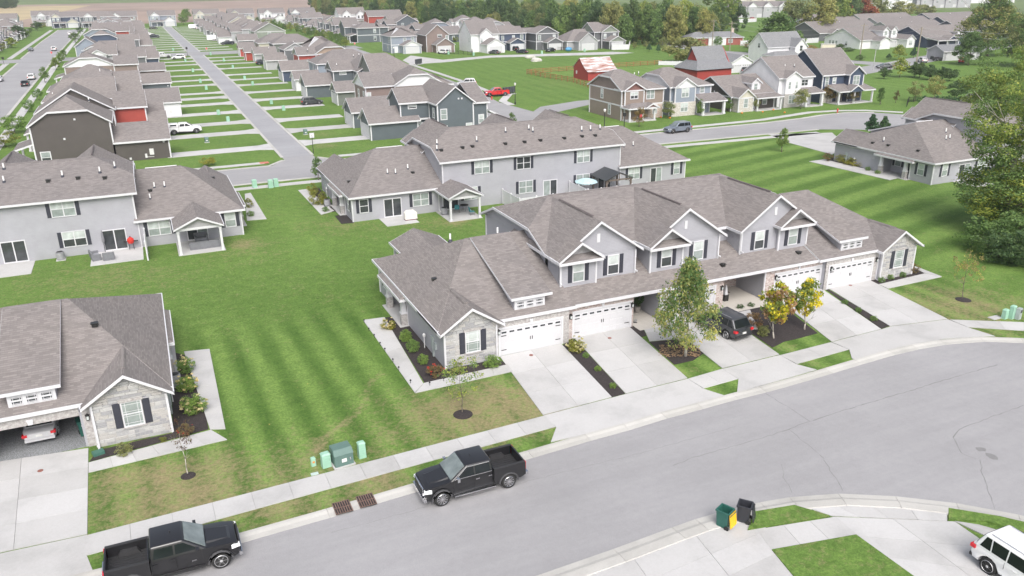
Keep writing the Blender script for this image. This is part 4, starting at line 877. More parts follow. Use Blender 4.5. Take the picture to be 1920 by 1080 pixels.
def taper(name, b, t, zb, zt, mat, bev=.05):
    """glasshouse: bottom (x0,x1,halfwidth) to top"""
    bm = bmesh.new(); V = []
    for (x0, x1, w), z in ((b, zb), (t, zt)): V += [bm.verts.new(p) for p in ((x0, -w, z), (x1, -w, z), (x1, w, z), (x0, w, z))]
    for f in ((3, 2, 1, 0), (4, 5, 6, 7), (0, 1, 5, 4), (1, 2, 6, 5), (2, 3, 7, 6), (3, 0, 4, 7)): bm.faces.new([V[i] for i in f])
    bmesh.ops.bevel(bm, geom=[e for e in bm.edges if all(v.co.z > zb+.01 for v in e.verts) or abs(e.verts[0].co.z-e.verts[1].co.z) > .1], offset=bev, segments=3, affect='EDGES', profile=.55)
    bmesh.ops.recalc_face_normals(bm, faces=bm.faces); me = bpy.data.meshes.new(name); bm.to_mesh(me); bm.free(); me.materials.append(mat)
    for p in me.polygons: p.use_smooth = True
    try: me.set_sharp_from_angle(angle=R(35))
    except Exception: pass
    return me
def gpane(P, s, mat, parent, nm='side_window', out=.008):
    a, b, c, d = [Vector(p) for p in P]; n = (b-a).cross(d-a).normalized()*out
    m = MB().hull2([a-n, b-n, c-n, d-n], [a+n, b+n, c+n, d+n]); return m.build(nm, mat, parent)
def wheel_at(t, x, y, r, s, spokes=6, mat=None, wt=.25):
    o = put('wheel', cached(('tyre', r, wt), lambda: MB().lathe([(r*.6, -wt/2), (r*.93, -wt/2), (r, -wt/2+.04), (r, wt/2-.04), (r*.93, wt/2), (r*.6, wt/2)], 22, 'Y').mesh('wheel', TYRE, True)), t, (x, y, r))
    def rim():
        b = MB().lathe([(r*.70, -.10), (r*.72, .0), (r*.69, .015), (r*.65, -.02), (r*.65, -.1)], 22, 'Y'); b.lathe([(.01, -.03), (r*.16, -.03), (r*.16, .0), (.01, .01)], 10, 'Y')
        for i in range(spokes):
            a = 2*math.pi*i/spokes; ca, sa = math.cos(a), math.sin(a); q = .2*r*.5
            f = lambda u, v, yy: (u*ca-v*sa, yy, u*sa+v*ca)
            b.hull2([f(r*.12, -q, -.04), f(r*.66, -q*1.1, -.04), f(r*.66, q*1.1, -.04), f(r*.12, q, -.04)], [f(r*.12, -q*.8, 0), f(r*.66, -q*.8, 0), f(r*.66, q*.8, 0), f(r*.12, q*.8, 0)])
        return b.mesh('rim', mat or RIM)
    k = put('rim', cached(('rim', r, spokes, (mat or RIM).name), rim), o, (0, s*(wt/2-.0), 0))
    if s < 0: k.rotation_euler = (0, 0, math.pi)
    put('hub_shadow', cached(('hb', r), lambda: MB().lathe([(r*.56, -.02), (r*.56, .02)], 16, 'Y').mesh('hub_shadow_disc', PLAST)), o, (0, s*(wt/2-.1), 0)); return o  # black disc set behind the spokes to stand in for the shade there
def mirrors(t, x, y, z, mat):
    for s in (-1, 1): MB().box(-.07, .07, -.11, .11, 0, .2).box(-.03, .03, -.2, -.08, .02, .08).build('mirror', mat, t, (x, s*(y+.12), z), rz=0 if s > 0 else math.pi)
def pickup(label, loc, rz, mat, group=None, L_=5.6, chrome=True, cap=False, bumper_chrome=True, grille='mesh', detail=True, rimspokes=6, badge=None):
    t = thing('pickup_truck', label, 'pickup truck', loc, rz, group); xf, xr = L_/2, -L_/2; fa, ra = xf-.88, xr+1.0; w = 1.0; cab = -.95
    pr = [(xf-.08, .48)]+[(xf, .62), (xf, 1.02), (xf-.1, 1.13), (xf-.55, 1.2), (1.35, 1.27), (cab, 1.3), (cab, .5)]
    pr += [(fa-.56, .42)]+[(p[0], p[1]) for p in reversed(arch(fa, .53, .42))]+[(fa+.56, .42)]
    put('body', body_mesh('body', pr, w, mat), t)
    # hood bulge and cab
    MB().hull2([(1.4, -.62, 1.25), (xf-.3, -.55, 1.15), (xf-.3, .55, 1.15), (1.4, .62, 1.25)], [(1.45, -.5, 1.33), (xf-.45, -.42, 1.225), (xf-.45, .42, 1.225), (1.45, .5, 1.33)]).build('hood', mat, t)
    put('cab', taper('cab', (cab+.02, 1.45, .94), (cab+.08, .48, .79), 1.27, 1.93, mat, .09), t)
    sl = lambda z: .94-(.15)*(z-1.27)/.66
    for s in (-1, 1):
        y0, y1 = s*(sl(1.36)+.004), s*(sl(1.8)+.004)
        for xa, xb, xc, xd in ((.12, 1.1, .5, .14), (cab+.16, .04, .06, cab+.24)):
            P = [(xa, y0, 1.36), (xb, y0, 1.36), (xc, y1, 1.8), (xd, y1, 1.8)]; gpane(P if s < 0 else P[::-1], s, CARGLASS, t)
        if chrome: gpane([(cab+.1, y0*1.004, 1.315), (1.2, y0*1.004, 1.315), (1.2, y0*1.004, 1.345), (cab+.1, y0*1.004, 1.345)] if s < 0 else [(cab+.1, y0*1.004, 1.345), (1.2, y0*1.004, 1.345), (1.2, y0*1.004, 1.315), (cab+.1, y0*1.004, 1.315)], s, CHROME, t, 'window_trim', .012)
        if chrome:
            ya, yb = s*(sl(1.84)+.006), s*(sl(1.87)+.006); Q = [(cab+.2, ya, 1.835), (.5, ya, 1.835), (.47, yb, 1.868), (cab+.2, yb, 1.868)]; gpane(Q if s < 0 else Q[::-1], s, CHROME, t, 'window_trim', .012)
            Q = [(1.13, y0, 1.33), (1.2, y0, 1.33), (.55, ya, 1.85), (.49, ya, 1.85)]; gpane(Q if s < 0 else Q[::-1], s, CHROME, t, 'window_trim', .012)
        for xx in (-.05, -.75+.0): MB().box(xx-.1, xx+.1, -.02, .02, 1.08, 1.12).build('door_handle', CHROME if chrome else mat, t, (0, s*(w-.035), 0))
        for xx in (.08, cab+.02, 1.22): MB().box(xx-.008, xx+.008, -.006, .006, .55, 1.26).build('door_seam', PLAST, t, (0, s*(w-.022), 0))
        MB().box(cab-.1, 1.25, -.06, .06, .36, .42).build('running_board', CHROME if chrome else PLAST, t, (0, s*(w-.02), 0))
        MB().box(-.03, .03, -.3, .3, 0, .2).build('tail_light', REDL, t, (xr+.06, s*.86, .98)) if False else MB().box(xr-.012, xr+.1, s*.8-.1 if s > 0 else s*.8-.12, s*.8+.12 if s > 0 else s*.8+.1, .88, 1.33).build('tail_light', REDL, t)
        MB().hull2([(xf-.35, s*.93, .88), (xf+.01, s*.74, .88), (xf+.01, s*.74, 1.06), (xf-.35, s*.955, 1.1)], [(xf-.35, s*.985, .9), (xf+.035, s*.9, .9), (xf+.02, s*.88, 1.05), (xf-.35, s*.985, 1.08)]).build('headlight', WHL, t)
    P = [(1.38, -.84, 1.33), (1.38, .84, 1.33), (.57, .7, 1.87), (.57, -.7, 1.87)]; gpane(P, 1, WSHIELD, t, 'windscreen', .035)
    P = [(cab+.02, .8, 1.4), (cab+.02, -.8, 1.4), (cab+.1, -.68, 1.82), (cab+.1, .68, 1.82)]; gpane(P, 1, CARGLASS, t, 'rear_window', .03)
    # bed
    for s in (-1, 1):
        bp = [(cab-.03, .5), (cab-.03, 1.34), (xr+.04, 1.36), (xr+.02, .62), (xr+.3, .5), (ra-.58, .5)]
        ar = [(ra+.54*math.cos(a), max(.5, .42+.53*math.sin(a))) for a in [math.pi*(1-i/7) for i in range(8)]]
        bp = bp+ar+[(ra+.58, .5)]; y0, y1 = (s*.84, s*(w-.015))
        A = [(x, y0, z) for x, z in bp]; B = [(x, y1, z) for x, z in bp]; o = MB().hull2(A, B).build('bed_side', mat, t)
        MB().box(cab-.02, xr+.06, min(s*.82, s*.98), max(s*.82, s*.98), 1.345, 1.385).build('bed_rail_cap', PLAST, t); MB().hull2([(ra-.5, s*.84, .84), (ra+.5, s*.84, .84), (ra+.5, s*.6, .84), (ra-.5, s*.6, .84)], [(ra-.35, s*.84, 1.08), (ra+.35, s*.84, 1.08), (ra+.35, s*.64, 1.08), (ra-.35, s*.64, 1.08)]).build('wheel_tub', PLAST, t)
    MB().box(xr+.02, xr+.1, -.84, .84, .66, 1.36).build('tailgate', mat, t); MB().box(cab-.09, cab-.03, -.84, .84, .8, 1.34).build('bed_front', mat, t)
    b = MB().box(xr+.1, cab-.09, -.84, .84, .76, .83)
    for i in range(9): yy = -.7+i*.175; b.box(xr+.12, cab-.1, yy-.03, yy+.03, .83, .85)
    b.build('bed_floor', PLAST, t)
    MB().box(xr-.16, xr+.02, -.9, .9, .5, .68).build('rear_bumper', CHROME if bumper_chrome else mat, t); MB().box(xf-.06, xf+.09, -.93, .93, .44, .62).build('front_bumper', CHROME if bumper_chrome else mat, t)
    g = MB().box(xf-.02, xf+.045, -.66, .66, .7, 1.1)
    o = g.build('grille', CHROME if chrome else PLAST, t)
    g2 = MB()
    for i in range(6): zz = .745+i*.06; g2.box(xf+.04, xf+.052, -.6, .6, zz-.013, zz+.013)
    g2.build('grille_slat', PLAST, o); MB().box(xr-.175, xr-.16, -.16, .16, .53, .64).build('licence_plate', PLATE, t)
    for x in (fa, ra):
        for s in (-1, 1):
            ab = MB(); aa = [math.pi*i/9 for i in range(10)]
            for u0, u1 in zip(aa, aa[1:]):
                pt = lambda r_, u: (x+r_*math.cos(u), .4+r_*math.sin(u)); ab.hull2([(*(pt(.5, u0)[:1]), s*(w-.05), pt(.5, u0)[1]), (pt(.5, u1)[0], s*(w-.05), pt(.5, u1)[1]), (pt(.58, u1)[0], s*(w-.05), pt(.58, u1)[1]), (pt(.58, u0)[0], s*(w-.05), pt(.58, u0)[1])], [(pt(.5, u0)[0], s*(w+.015), pt(.5, u0)[1]), (pt(.5, u1)[0], s*(w+.015), pt(.5, u1)[1]), (pt(.56, u1)[0], s*(w+.005), pt(.56, u1)[1]), (pt(.56, u0)[0], s*(w+.005), pt(.56, u0)[1])])
            ab.build('wheel_arch', ARCH, t)
    for x in (fa, ra):
        for s in (-1, 1): wheel_at(t, x, s*.87, .42, s, rimspokes, CHROME if rimspokes > 8 else RIM, .28)
    MB().box(xr+.3, xf-.3, -.7, .7, .3, .55).build('chassis', PLAST, t); mirrors(t, 1.05, .95, 1.28, CHROME if chrome else mat)
    MB().lathe([(.02, 0), (.02, .1), (.0, .12)], 6).build('roof_antenna', PLAST, t, (0, 0, 1.93))
    if cap:
        put('bed_cap', taper('bed_cap', (xr+.05, cab-.06, .93), (xr+.3, cab-.02, .78), 1.36, 1.9, mat, .07), t)
        for s in (-1, 1): P = [(xr+.45, s*.895, 1.5), (cab-.3, s*.895, 1.5), (cab-.3, s*.825, 1.78), (xr+.55, s*.825, 1.78)]; gpane(P if s < 0 else P[::-1], s, CARGLASS, t, 'cap_window', .02)
    if badge:
        letters(badge[0], t, (badge[1], -(w-.0), .80), .1, CHROME, R(90), 0)
    return t
def letters(txt, parent, loc, size, mat, rx=R(90), rz=0, align='CENTER', name='badge', ext=.004):
    cu = bpy.data.curves.new(name, 'FONT'); cu.body = txt; cu.size = size; cu.align_x = align; cu.extrude = ext; o = bpy.data.objects.new(name, cu)
    me = bpy.data.meshes.new_from_object(o); me.materials.clear(); me.materials.append(mat); bpy.data.objects.remove(o); bpy.data.curves.remove(cu)
    q = put(name, me, parent, loc); q.rotation_euler = (rx, 0, rz); return q
def car(label, loc, rz, mat, kind='sedan', group=None, cat=None, rack=False, roofmat=None):
    D = dict(sedan=(4.75, .9, .92, 1.45, (-1.75, 1.15), (-.85, .25), .33), suv=(4.65, .93, 1.02, 1.68, (-2.2, 1.2), (-1.72, .35), .37), bigsuv=(4.9, .97, 1.1, 1.8, (-2.32, 1.1), (-1.98, .25), .4), van=(5.1, .98, 1.0, 1.75, (-2.35, 1.75), (-2.15, .9), .36), hatch=(4.3, .88, .95, 1.5, (-1.95, 1.05), (-1.6, .25), .33))[kind]
    Ln, w, zb, zt, gb, gt, r = D; xf, xr = Ln/2, -Ln/2; fa, ra = xf-.92, xr+.95; ar = r+.09
    nm = {'sedan': 'sedan', 'hatch': 'hatchback', 'van': 'minivan'}.get(kind, 'sport_utility_car'); t = thing(nm, label, cat or {'sedan': 'car', 'hatch': 'car', 'van': 'van'}.get(kind, 'SUV'), loc, rz, group)
    a2 = lambda c: [(c+ar*math.cos(a), max(.3, r+ar*math.sin(a)-.03)) for a in [math.pi*i/7 for i in range(8)]]
    hood = zb-.12 if kind != 'van' else zb-.05
    pr = [(xf-.1, .32), (xf, .5), (xf-.02, hood-.22), (xf-.22, hood-.06), (gb[1]+.12, zb-.0), (gb[0]-.05, zb+.02)]
    if kind == 'sedan': pr += [(xr+.2, zb+.02), (xr+.03, zb-.08), (xr, .55), (xr+.12, .32)]
    else: pr += [(xr+.08, zb+.02), (xr, .62), (xr+.1, .34)]
    pr += list(reversed(a2(ra))) + list(reversed(a2(fa)))
    put('body', body_mesh('body', pr, w, mat, .05, .6, .07), t); tw = w-.24 if kind in ('sedan', 'hatch') else w-.2
    put('cabin', taper('cabin', (gb[0], gb[1], w-.08), (gt[0], gt[1], tw), zb-.02, zt, roofmat or mat, .08), t)
    f = lambda z: (z-zb+.02)/(zt-zb+.02); yw = lambda z: (w-.08)+(tw-w+.08)*f(z); xa = lambda z: gb[0]+(gt[0]-gb[0])*f(z); xb = lambda z: gb[1]+(gt[1]-gb[1])*f(z)
    z0, z1 = zb+.06, zt-.1; mid = (gt[0]+gt[1])/2+.05
    segs = [(xa(z0)+.12, mid-.5 if kind in ('suv', 'bigsuv', 'van') else mid-.05), (mid+.03, xb(z0)-.12)]
    for s in (-1, 1):
        y0, y1 = s*(yw(z0)+.004), s*(yw(z1)+.004)
        cuts = [xa(z0)+.22, mid-.72, mid+.02, xb(z0)-.14] if kind in ('suv', 'bigsuv', 'van') else [xa(z0)+.16, mid, xb(z0)-.14]
        ct = [xa(z1)+.16, mid-.78, mid+.02, xb(z1)-.12] if kind in ('suv', 'bigsuv', 'van') else [xa(z1)+.1, mid, xb(z1)-.12]
        for i in range(len(cuts)-1):
            g = .035; P = [(cuts[i]+(g if i else 0), y0, z0), (cuts[i+1]-g, y0, z0), (ct[i+1]-g, y1, z1), (ct[i]+(g if i else 0), y1, z1)]; gpane(P if s < 0 else P[::-1], s, CARGLASS, t, 'side_window', .012)
        MB().hull2([(xf-.4, s*(w-.1), hood-.26), (xf-.01, s*(w-.36), hood-.26), (xf-.03, s*(w-.36), hood-.14), (xf-.42, s*(w-.1), hood-.1)], [(xf-.4, s*(w-.02), hood-.25), (xf+.02, s*(w-.2), hood-.25), (xf-.0, s*(w-.2), hood-.14), (xf-.42, s*(w-.03), hood-.1)]).build('headlight', WHL, t)
        MB().box(xr-.015, xr+.22, min(s*(w-.3), s*(w-.03)), max(s*(w-.3), s*(w-.03)), zb-.24, zb-.08).build('tail_light', REDL, t)
        for xx in (mid, xb(z0)-.02): MB().box(xx-.006, xx+.006, -.006, .006, .4, zb).build('door_seam', PLAST, t, (0, s*(w-.014), 0))
        if rack: MB().box(gt[0]+.2, gt[1]-.1, -.02, .02, zt+.01, zt+.06).build('roof_rail', CHROME, t, (0, s*(tw-.12), 0))
        for xx in (-.35, .5): MB().box(xx-.09, xx+.09, -.015, .015, zb-.12, zb-.09).build('door_handle', mat, t, (0, s*(w-.012), 0))
    P = [(xb(z0)+.005, -(yw(z0)-.1), z0), (xb(z0)+.005, yw(z0)-.1, z0), (xb(z1)+.005, yw(z1)-.12, z1), (xb(z1)+.005, -(yw(z1)-.12), z1)]; gpane(P, 1, WSHIELD, t, 'windscreen', .02)
    P = [(xa(z0)-.005, yw(z0)-.12, z0), (xa(z0)-.005, -(yw(z0)-.12), z0), (xa(z1)-.005, -(yw(z1)-.14), z1), (xa(z1)-.005, yw(z1)-.14, z1)]; gpane(P, 1, CARGLASS, t, 'rear_window', .02)
    MB().box(xf-.06, xf+.02, -.45, .45, hood-.3, hood-.14).build('grille', PLAST, t); MB().box(xr-.02, xr+.02, -.17, .17, .62, .75).build('licence_plate', PLATE, t); MB().box(xr-.03, xr+.1, -w+.12, w-.12, .36, .5).build('rear_bumper', PLAST if kind != 'sedan' else mat, t)
    for x in (fa, ra):
        for s in (-1, 1): wheel_at(t, x, s*(w-.13), r, s, 7, None, .22)
    MB().box(xr+.3, xf-.3, -w+.3, w-.3, .2, .4).build('chassis', PLAST, t); mirrors(t, gb[1]-.25, w-.06, zb, mat); return t
BLK = paint('black', (.012, .012, .014)); SIL = paint('silver', (.58, .58, .6), metal=.3); WHT = paint('white', (.78, .78, .79)); GRY = paint('grey', (.13, .135, .145), metal=.4); REDP = paint('red', (.55, .02, .025)); BLG = paint('blue_grey', (.21, .24, .29), metal=.4); NVB = paint('midnight', (.025, .03, .045)); DKG = paint('charcoal', (.06, .063, .07), metal=.3)
PI = math.pi
pickup('black crew cab pickup truck with chrome grille and bright multi-spoke wheels, at the kerb', (-7.72, -13.9, 0), PI+.0, BLK, 'pickup trucks parked at the kerb', rimspokes=11)
_x, _y = G(417, 1062); pickup('black crew cab pickup truck at the lower left edge, nose towards the drain grates', (_x-1.95, _y+.85, 0), .0, BLK, 'pickup trucks parked at the kerb', L_=5.65, chrome=False, badge=('RAM', .85))
car('black and grey SUV parked nose-in on the driveway behind the birch', (17.0, -3.1, 0), PI/2+.10, DKG, 'suv', rack=True)
car('silver sedan parked inside the open garage at lower left', (-28.95, 2.9, 0), PI/2, SIL, 'sedan')
_x, _y = G(1848, 1052); car('white SUV on the lower right driveway, its roof rails showing', (11.75, -31.4, 0), R(-90), WHT, 'bigsuv', rack=True)
AV = 'cars parked on the alley driveways'; LV = 'cars parked along the left street'
def at(px, dy=0, dx=0): x, y = G(*px); return (x+dx, y+dy, 0)
pickup('white pickup truck with matching bed cap beside the dark brown house', at((347, 250), 0, 0), 0, WHT, AV, chrome=False, cap=True)
car('silver blue sedan nose out on the driveway of the dark navy garage', at((570, 166)), PI, paint('silver_blue', (.3, .34, .38), metal=.5), 'sedan', AV)
car('charcoal SUV parked in front of the small grey green garage', at((585, 196)), 0, DKG, 'suv', AV, rack=True)
car('black SUV parked by the pale grey garage', at((494, 121)), 0, NVB, 'suv', AV)
car('white SUV just short of the cross street on the alley', at((335, 111)), PI, WHT, 'suv', AV)
pickup('silver pickup truck beside the white SUV near the cross street', at((305, 109)), 0, SIL, AV, chrome=False)
pickup('dark pickup truck parked beside the white garage far down the alley', at((288, 71)), 0, NVB, AV, chrome=False)
car('small white car half hidden behind the dark pickup on the alley', at((280, 66)), 0, WHT, 'sedan', AV)
car('black sedan at the far end of the alley, left side', at((288, 54.5)), 0, BLK, 'sedan', AV)
pickup('black pickup truck by the dark garage right of the alley', at((427, 84)), PI, NVB, AV, chrome=False)
car('white minivan beside the long white trailer', at((377, 55)), 0, WHT, 'van', AV)
car('red tailed white SUV in front of the double garage at the alley end', at((326, 46)), PI/2, WHT, 'suv', AV)
car('white SUV parked at the left street kerb, near the dark sedan', at((60, 149)), PI/2, WHT, 'suv', LV)
car('black sedan parked at the left street kerb nearest the camera', at((48, 161)), PI/2, BLK, 'sedan', LV)
car('silver car cut off by the left edge of the photo', at((-1, 153)), -PI/2, SIL, 'hatch', LV)
car('grey hatchback parked on the far left kerb before the cross street', at((58, 96)), -PI/2, GRY, 'hatch', LV)
car('white SUV waiting near the left stop sign', at((102, 95)), PI/2, WHT, 'suv', LV)
car('white pickup-sized SUV far up the left street', at((132, 66)), PI/2, WHT, 'bigsuv', LV)
car('white car in the driveway at the end of the left street', at((119, 52)), PI/2, WHT, 'suv', LV)
NV = 'cars on the driveways across the meadow'
car('white SUV outside the brown gabled house', at((831, 101)), PI/2+.5, WHT, 'suv', NV)
car('dark grey sedan outside the tall white house', at((927, 101)), PI/2+.4, GRY, 'sedan', NV)
car('black SUV outside the navy house across the meadow', at((963, 95)), PI/2+.3, BLK, 'suv', NV)
car('dark sedan beside the black SUV at the navy house', at((979, 100)), PI/2+.5, NVB, 'sedan', NV)
car('black sedan outside the dark grey house across the meadow', at((1032, 97)), PI+.5, BLK, 'sedan', NV)
car('silver SUV with dark windows parked along the meadow street', at((875, 161)), PI-.35, SIL, 'bigsuv', rack=True)
pickup('bright red pickup truck parked by the grey mailbox bank', at((931, 180)), PI-.1, REDP, chrome=False, bumper_chrome=False)
car('blue grey SUV parked in front of the tan corner house', at((1270, 248)), PI+.03, BLG, 'bigsuv', rack=True)
RV = 'cars around the upper right junction'
car('grey sedan driving on the road behind the young trees', at((1658, 128)), PI-.35, GRY, 'sedan', RV)
car('silver hatchback parked beside the dark utility trailer', at((1729, 117)), PI/2-.5, SIL, 'hatch', RV)
car('red car half hidden by leaves beside the grey detached garage', at((1803, 117)), 0.6, REDP, 'sedan', RV)
car('black car tucked beside the white double garage', at((1394, 135)), PI/2-.5, BLK, 'sedan', RV)
car('dark SUV on the road below the tree belt', at((1216, 79)), 0.2, BLK, 'suv', RV)
car('small red car in front of the far white fence', at((1411, 37)), 0.3, REDP, 'hatch', RV)
_t = thing('utility_trailer', 'dark open utility trailer parked on the grass beside the silver hatchback', 'trailer', at((1755, 114)), -.2)
MB().box(-1.6, 1.6, -.8, .8, .45, .55).build('trailer_bed', PLAST, _t); MB().box(-1.6, 1.6, -.82, -.76, .55, 1.1).box(-1.6, 1.6, .76, .82, .55, 1.1).box(-1.6, -1.54, -.76, .76, .55, 1.4).box(1.6, 2.6, -.04, .04, .42, .5).build('side_rails', DKG, _t)
for s in (-1, 1): wheel_at(_t, -.2, s*.92, .33, s)
for px, lab in (((365, 54), 'long white enclosed trailer at the alley end'), ((402, 76), 'white covered trailer in front of the dark garage')):
    t_ = thing('box_trailer', lab, 'trailer', at(px), 0, 'white trailers on the alley driveways')
    put('trailer_box', taper('trailer_box', (-3.2, 2.9, 1.1), (-3.1, 2.7, 1.05), .5, 2.5, WHT, .12), t_); MB().box(2.9, 4.1, -.05, .05, .45, .55).build('tow_bar', PLAST, t_)
    for x in (-.5, .4):
        for s in (-1, 1): wheel_at(t_, x, s*1.02, .34, s)
# ---------------------------------------------------------------- the other houses
def SD(n, c): return siding('siding_'+n, c, .16)
BROWN = SD('dark_brown', (.085, .074, .07)); RED_ = SD('barn_red', (.34, .06, .045)); SLATE = SD('slate', (.10, .12, .135)); NAVY = SD('navy', (.055, .075, .12)); WHITE = SD('white', (.74, .74, .76)); TAN = SD('tan', (.26, .21, .18))
GBLUE = SD('grey_blue', (.25, .285, .34)); SAGE = SD('sage', (.23, .26, .215)); LGREY = SD('light_grey', (.38, .38, .40)); DGREY = SD('dark_grey', (.125, .13, .14)); TBROWN = SD('taupe_brown', (.22, .17, .155)); BTAN = SD('clay', (.36, .27, .22)); CREAM = SD('cream', (.55, .52, .44)); OLIVE = SD('olive_grey', (.165, .18, .165))
STN = brickmat('veneer_stone', (.42, .38, .34), (.52, .50, .47), (.5, .48, .46), .45, .18, .02); BRKT = brickmat('veneer_brick', (.40, .29, .24), (.48, .38, .32), (.5, .46, .43), .3, .12, .015)
DOOR = plain('door_navy', (.03, .04, .07), .4)
class H:
    def __init__(s, label, cx, cy, rz=0, group=None, name='house', cat='house'):
        s.t = thing(name, label, cat, (cx, cy, 0), rz, group); s.o = (cx, cy) if rz == 0 else (0, 0)
    def blk(s, x0, x1, y0, y1, ze, ax='x', e0='gable', e1='gable', p=.5, w=WHITE, g=None, clip=.5, run=None, oh=.35, z0=-.1, tr=True, rm=None, band=None, flat=False):
        ox, oy = s.o; x0 -= ox; x1 -= ox; y0 -= oy; y1 -= oy; t = s.t
        walls(t, rect(x0, x1, y0, y1), z0, ze-.12, w)
        X0, X1, Y0, Y1 = x0-oh, x1+oh, y0-oh, y1+oh
        if e0 == 'flush':
            if ax == 'x': X0 = x0
            else: Y0 = y0
        if e1 == 'flush':
            if ax == 'x': X1 = x1
            else: Y1 = y1
        r = roof(t, X0, X1, Y0, Y1, ze, p, ax, e0, e1, clip, run, rm or ROOF, th=.16, fas=.24)
        for i, e in enumerate((e0, e1)):
            if e in ('gable', 'clip'):
                gable_wall(t, x0, x1, y0, y1, ze, p, ax, i, oh, g or w, clip if e == 'clip' else None)
                if band and ((ax == 'x') == (i < 2)):
                    pass
                if g: # belt board under the gable
                    if ax == 'y': yy = y0-.04 if i == 0 else y1+.04; MB().box(x0-.02, x1+.02, yy-.03, yy+.03, ze-.3, ze-.06).build('belt_board', TRIM, t)
                    else: xx = x0-.04 if i == 0 else x1+.04; MB().box(xx-.03, xx+.03, y0-.02, y1+.02, ze-.3, ze-.06).build('belt_board', TRIM, t)
        if tr: trims(t, [(x0, y0), (x1, y0), (x0, y1), (x1, y1)], max(z0, 0), ze-.14, .2)
        if band:
            MB().box(x0-.05, x1+.05, y0-.05, y0-.002, band-.12, band+.12).box(x0-.05, x0-.002, y0, y1, band-.12, band+.12).box(x1+.002, x1+.05, y0, y1, band-.12, band+.12).build('belt_board', TRIM, t)
        return s
    def win(s, x, y, z, d, w=.95, h=1.5, cols=1, mat=None): far_window(s.t, x-s.o[0], y-s.o[1], z, d, w, h, cols, mat=mat); return s
    def gd(s, x, y, d, w=4.9, lites=0, mat=None, h=2.15): garage_door(s.t, x-s.o[0], y-s.o[1], 0, d, w, h, lites, mat, False); return s
    def door(s, x, y, z, d, mat=None):
        o = MB().box(-.5, .5, -.05, .05, 0, 2.1).build('front_door', mat or DOOR, s.t, (x-s.o[0], y-s.o[1], z), rz=DIRS[d]); MB().box(-.66, -.5, -.07, .05, 0, 2.26).box(.5, .66, -.07, .05, 0, 2.26).box(-.5, .5, -.07, .05, 2.1, 2.26).build('door_casing', TRIM, o); return s
    def porch(s, x0, x1, y0, y1, z, hi, posts=(), rise=.8, ps=.3):
        """shed porch roof: eave on the side named by hi's opposite"""
        ox, oy = s.o; x0 -= ox; x1 -= ox; y0 -= oy; y1 -= oy; t = s.t; zz = lambda x, y: z+rise*{'n': (y-y0)/(y1-y0), 's': (y1-y)/(y1-y0), 'e': (x-x0)/(x1-x0), 'w': (x1-x)/(x1-x0)}[hi]
        A = [(x, y, zz(x, y)) for x, y in rect(x0, x1, y0, y1)]; mb = MB().poly(A); mb.poly([(p[0], p[1], p[2]-.16) for p in reversed(A)], 1)
        for i in range(4): j = (i+1) % 4; mb.quad((A[i][0], A[i][1], A[i][2]-.16), (A[j][0], A[j][1], A[j][2]-.16), A[j], A[i], 1)
        mb.build('porch_roof', [ROOF, TRIM], t)
        per = offset_loop(A, .05); fb = MB()
        for i in range(4): j = (i+1) % 4; fb.quad((per[i][0], per[i][1], A[i][2]-.22), (per[j][0], per[j][1], A[j][2]-.22), (per[j][0], per[j][1], A[j][2]+.03), (per[i][0], per[i][1], A[i][2]+.03))
        fb.build('fascia', TRIM, t, fix=False)
        for (px, py) in posts: post(t, px-ox, py-oy, .1, z-.12, ps, base=False)
        MB().box(x0+.2, x1-.2, y0+.2, y1-.2, -.05, .12).build('porch_slab', CONC, t); return s
    def vent(s, x, y, z, h=.5): vent_pipe(s.t, x-s.o[0], y-s.o[1], z, h); return s
    def spot(s, x, y, z, d, n=1):
        for i in range(n): put('wall_vent', cached('wv', lambda: MB().box(-.13, .13, -.08, .03, 0, .26).mesh('wall_vent', TRIM)), s.t, (x-s.o[0]+i*.6, y-s.o[1], z), DIRS[d])
        return s
WG = 'houses between the left street and the alley'; EG = 'houses between the alley and the meadow street'
# --- row west of the alley
h = H('dark brown gabled house end wall, nearest of the row beside the alley', -27, 90, group=WG)
h.blk(-35.9, -25.5, 86, 96.5, 6.1, 'y', 'clip', 'hip', .66, BROWN, clip=.53); h.blk(-25.5, -17.9, 86, 92.4, 2.95, 'x', 'flush', 'gable', .55, BROWN)
h.porch(-38.6, -35.9, 86.3, 93, 2.8, 'e', [(-38.2, 86.6), (-38.2, 92.6)]); h.win(-34.6, 86, .8, 's', 1.1, 1.5); h.spot(-30, 86, 6.6, 's'); h.spot(-31.8, 86, 3.9, 's'); h.spot(-18.6, 86, 2.4, 's'); h.gd(-17.9, 89.2, 'e', 4.6); h.vent(-28, 92, 8.6)
MB().box(-.3, .3, -.15, 0, .7, 1.6).box(-1.0, -.7, -.12, 0, .3, .9).box(-3.2, -2.9, -.1, 0, .2, .5).box(-.75, .25, -.05, -.02, .35, .42).build('meter_box', plain('meter_light', (.6, .6, .6)), h.t, (-20.5+27, -4.0, 0))
h = H('house with barn red upper wall, second in the row beside the alley', -27, 106, group=WG)
h.blk(-36.2, -25.2, 100.5, 109.5, 6.0, 'y', 'gable', 'gable', .62, BROWN, BROWN); h.blk(-25.2, -20.4, 103, 112.5, 5.8, 'x', 'flush', 'gable', .42, RED_); h.blk(-25.2, -20, 98.5, 102.9, 2.9, 'x', 'flush', 'flush', .3, RED_, tr=False)
h.blk(-20.3, -17.6, 101, 107.2, 2.8, 'x', 'flush', 'gable', .55, RED_); h.porch(-38.6, -36.2, 101, 108, 2.8, 'e', [(-38.2, 101.4), (-38.2, 107.6)]); h.gd(-17.6, 103.7, 'e', 4.6); h.vent(-31.5, 102, 8.2); h.vent(-27, 101.5, 6.6)
h = H('house with a broad hipped taupe roof, third in the row beside the alley', -27, 122, group=WG)
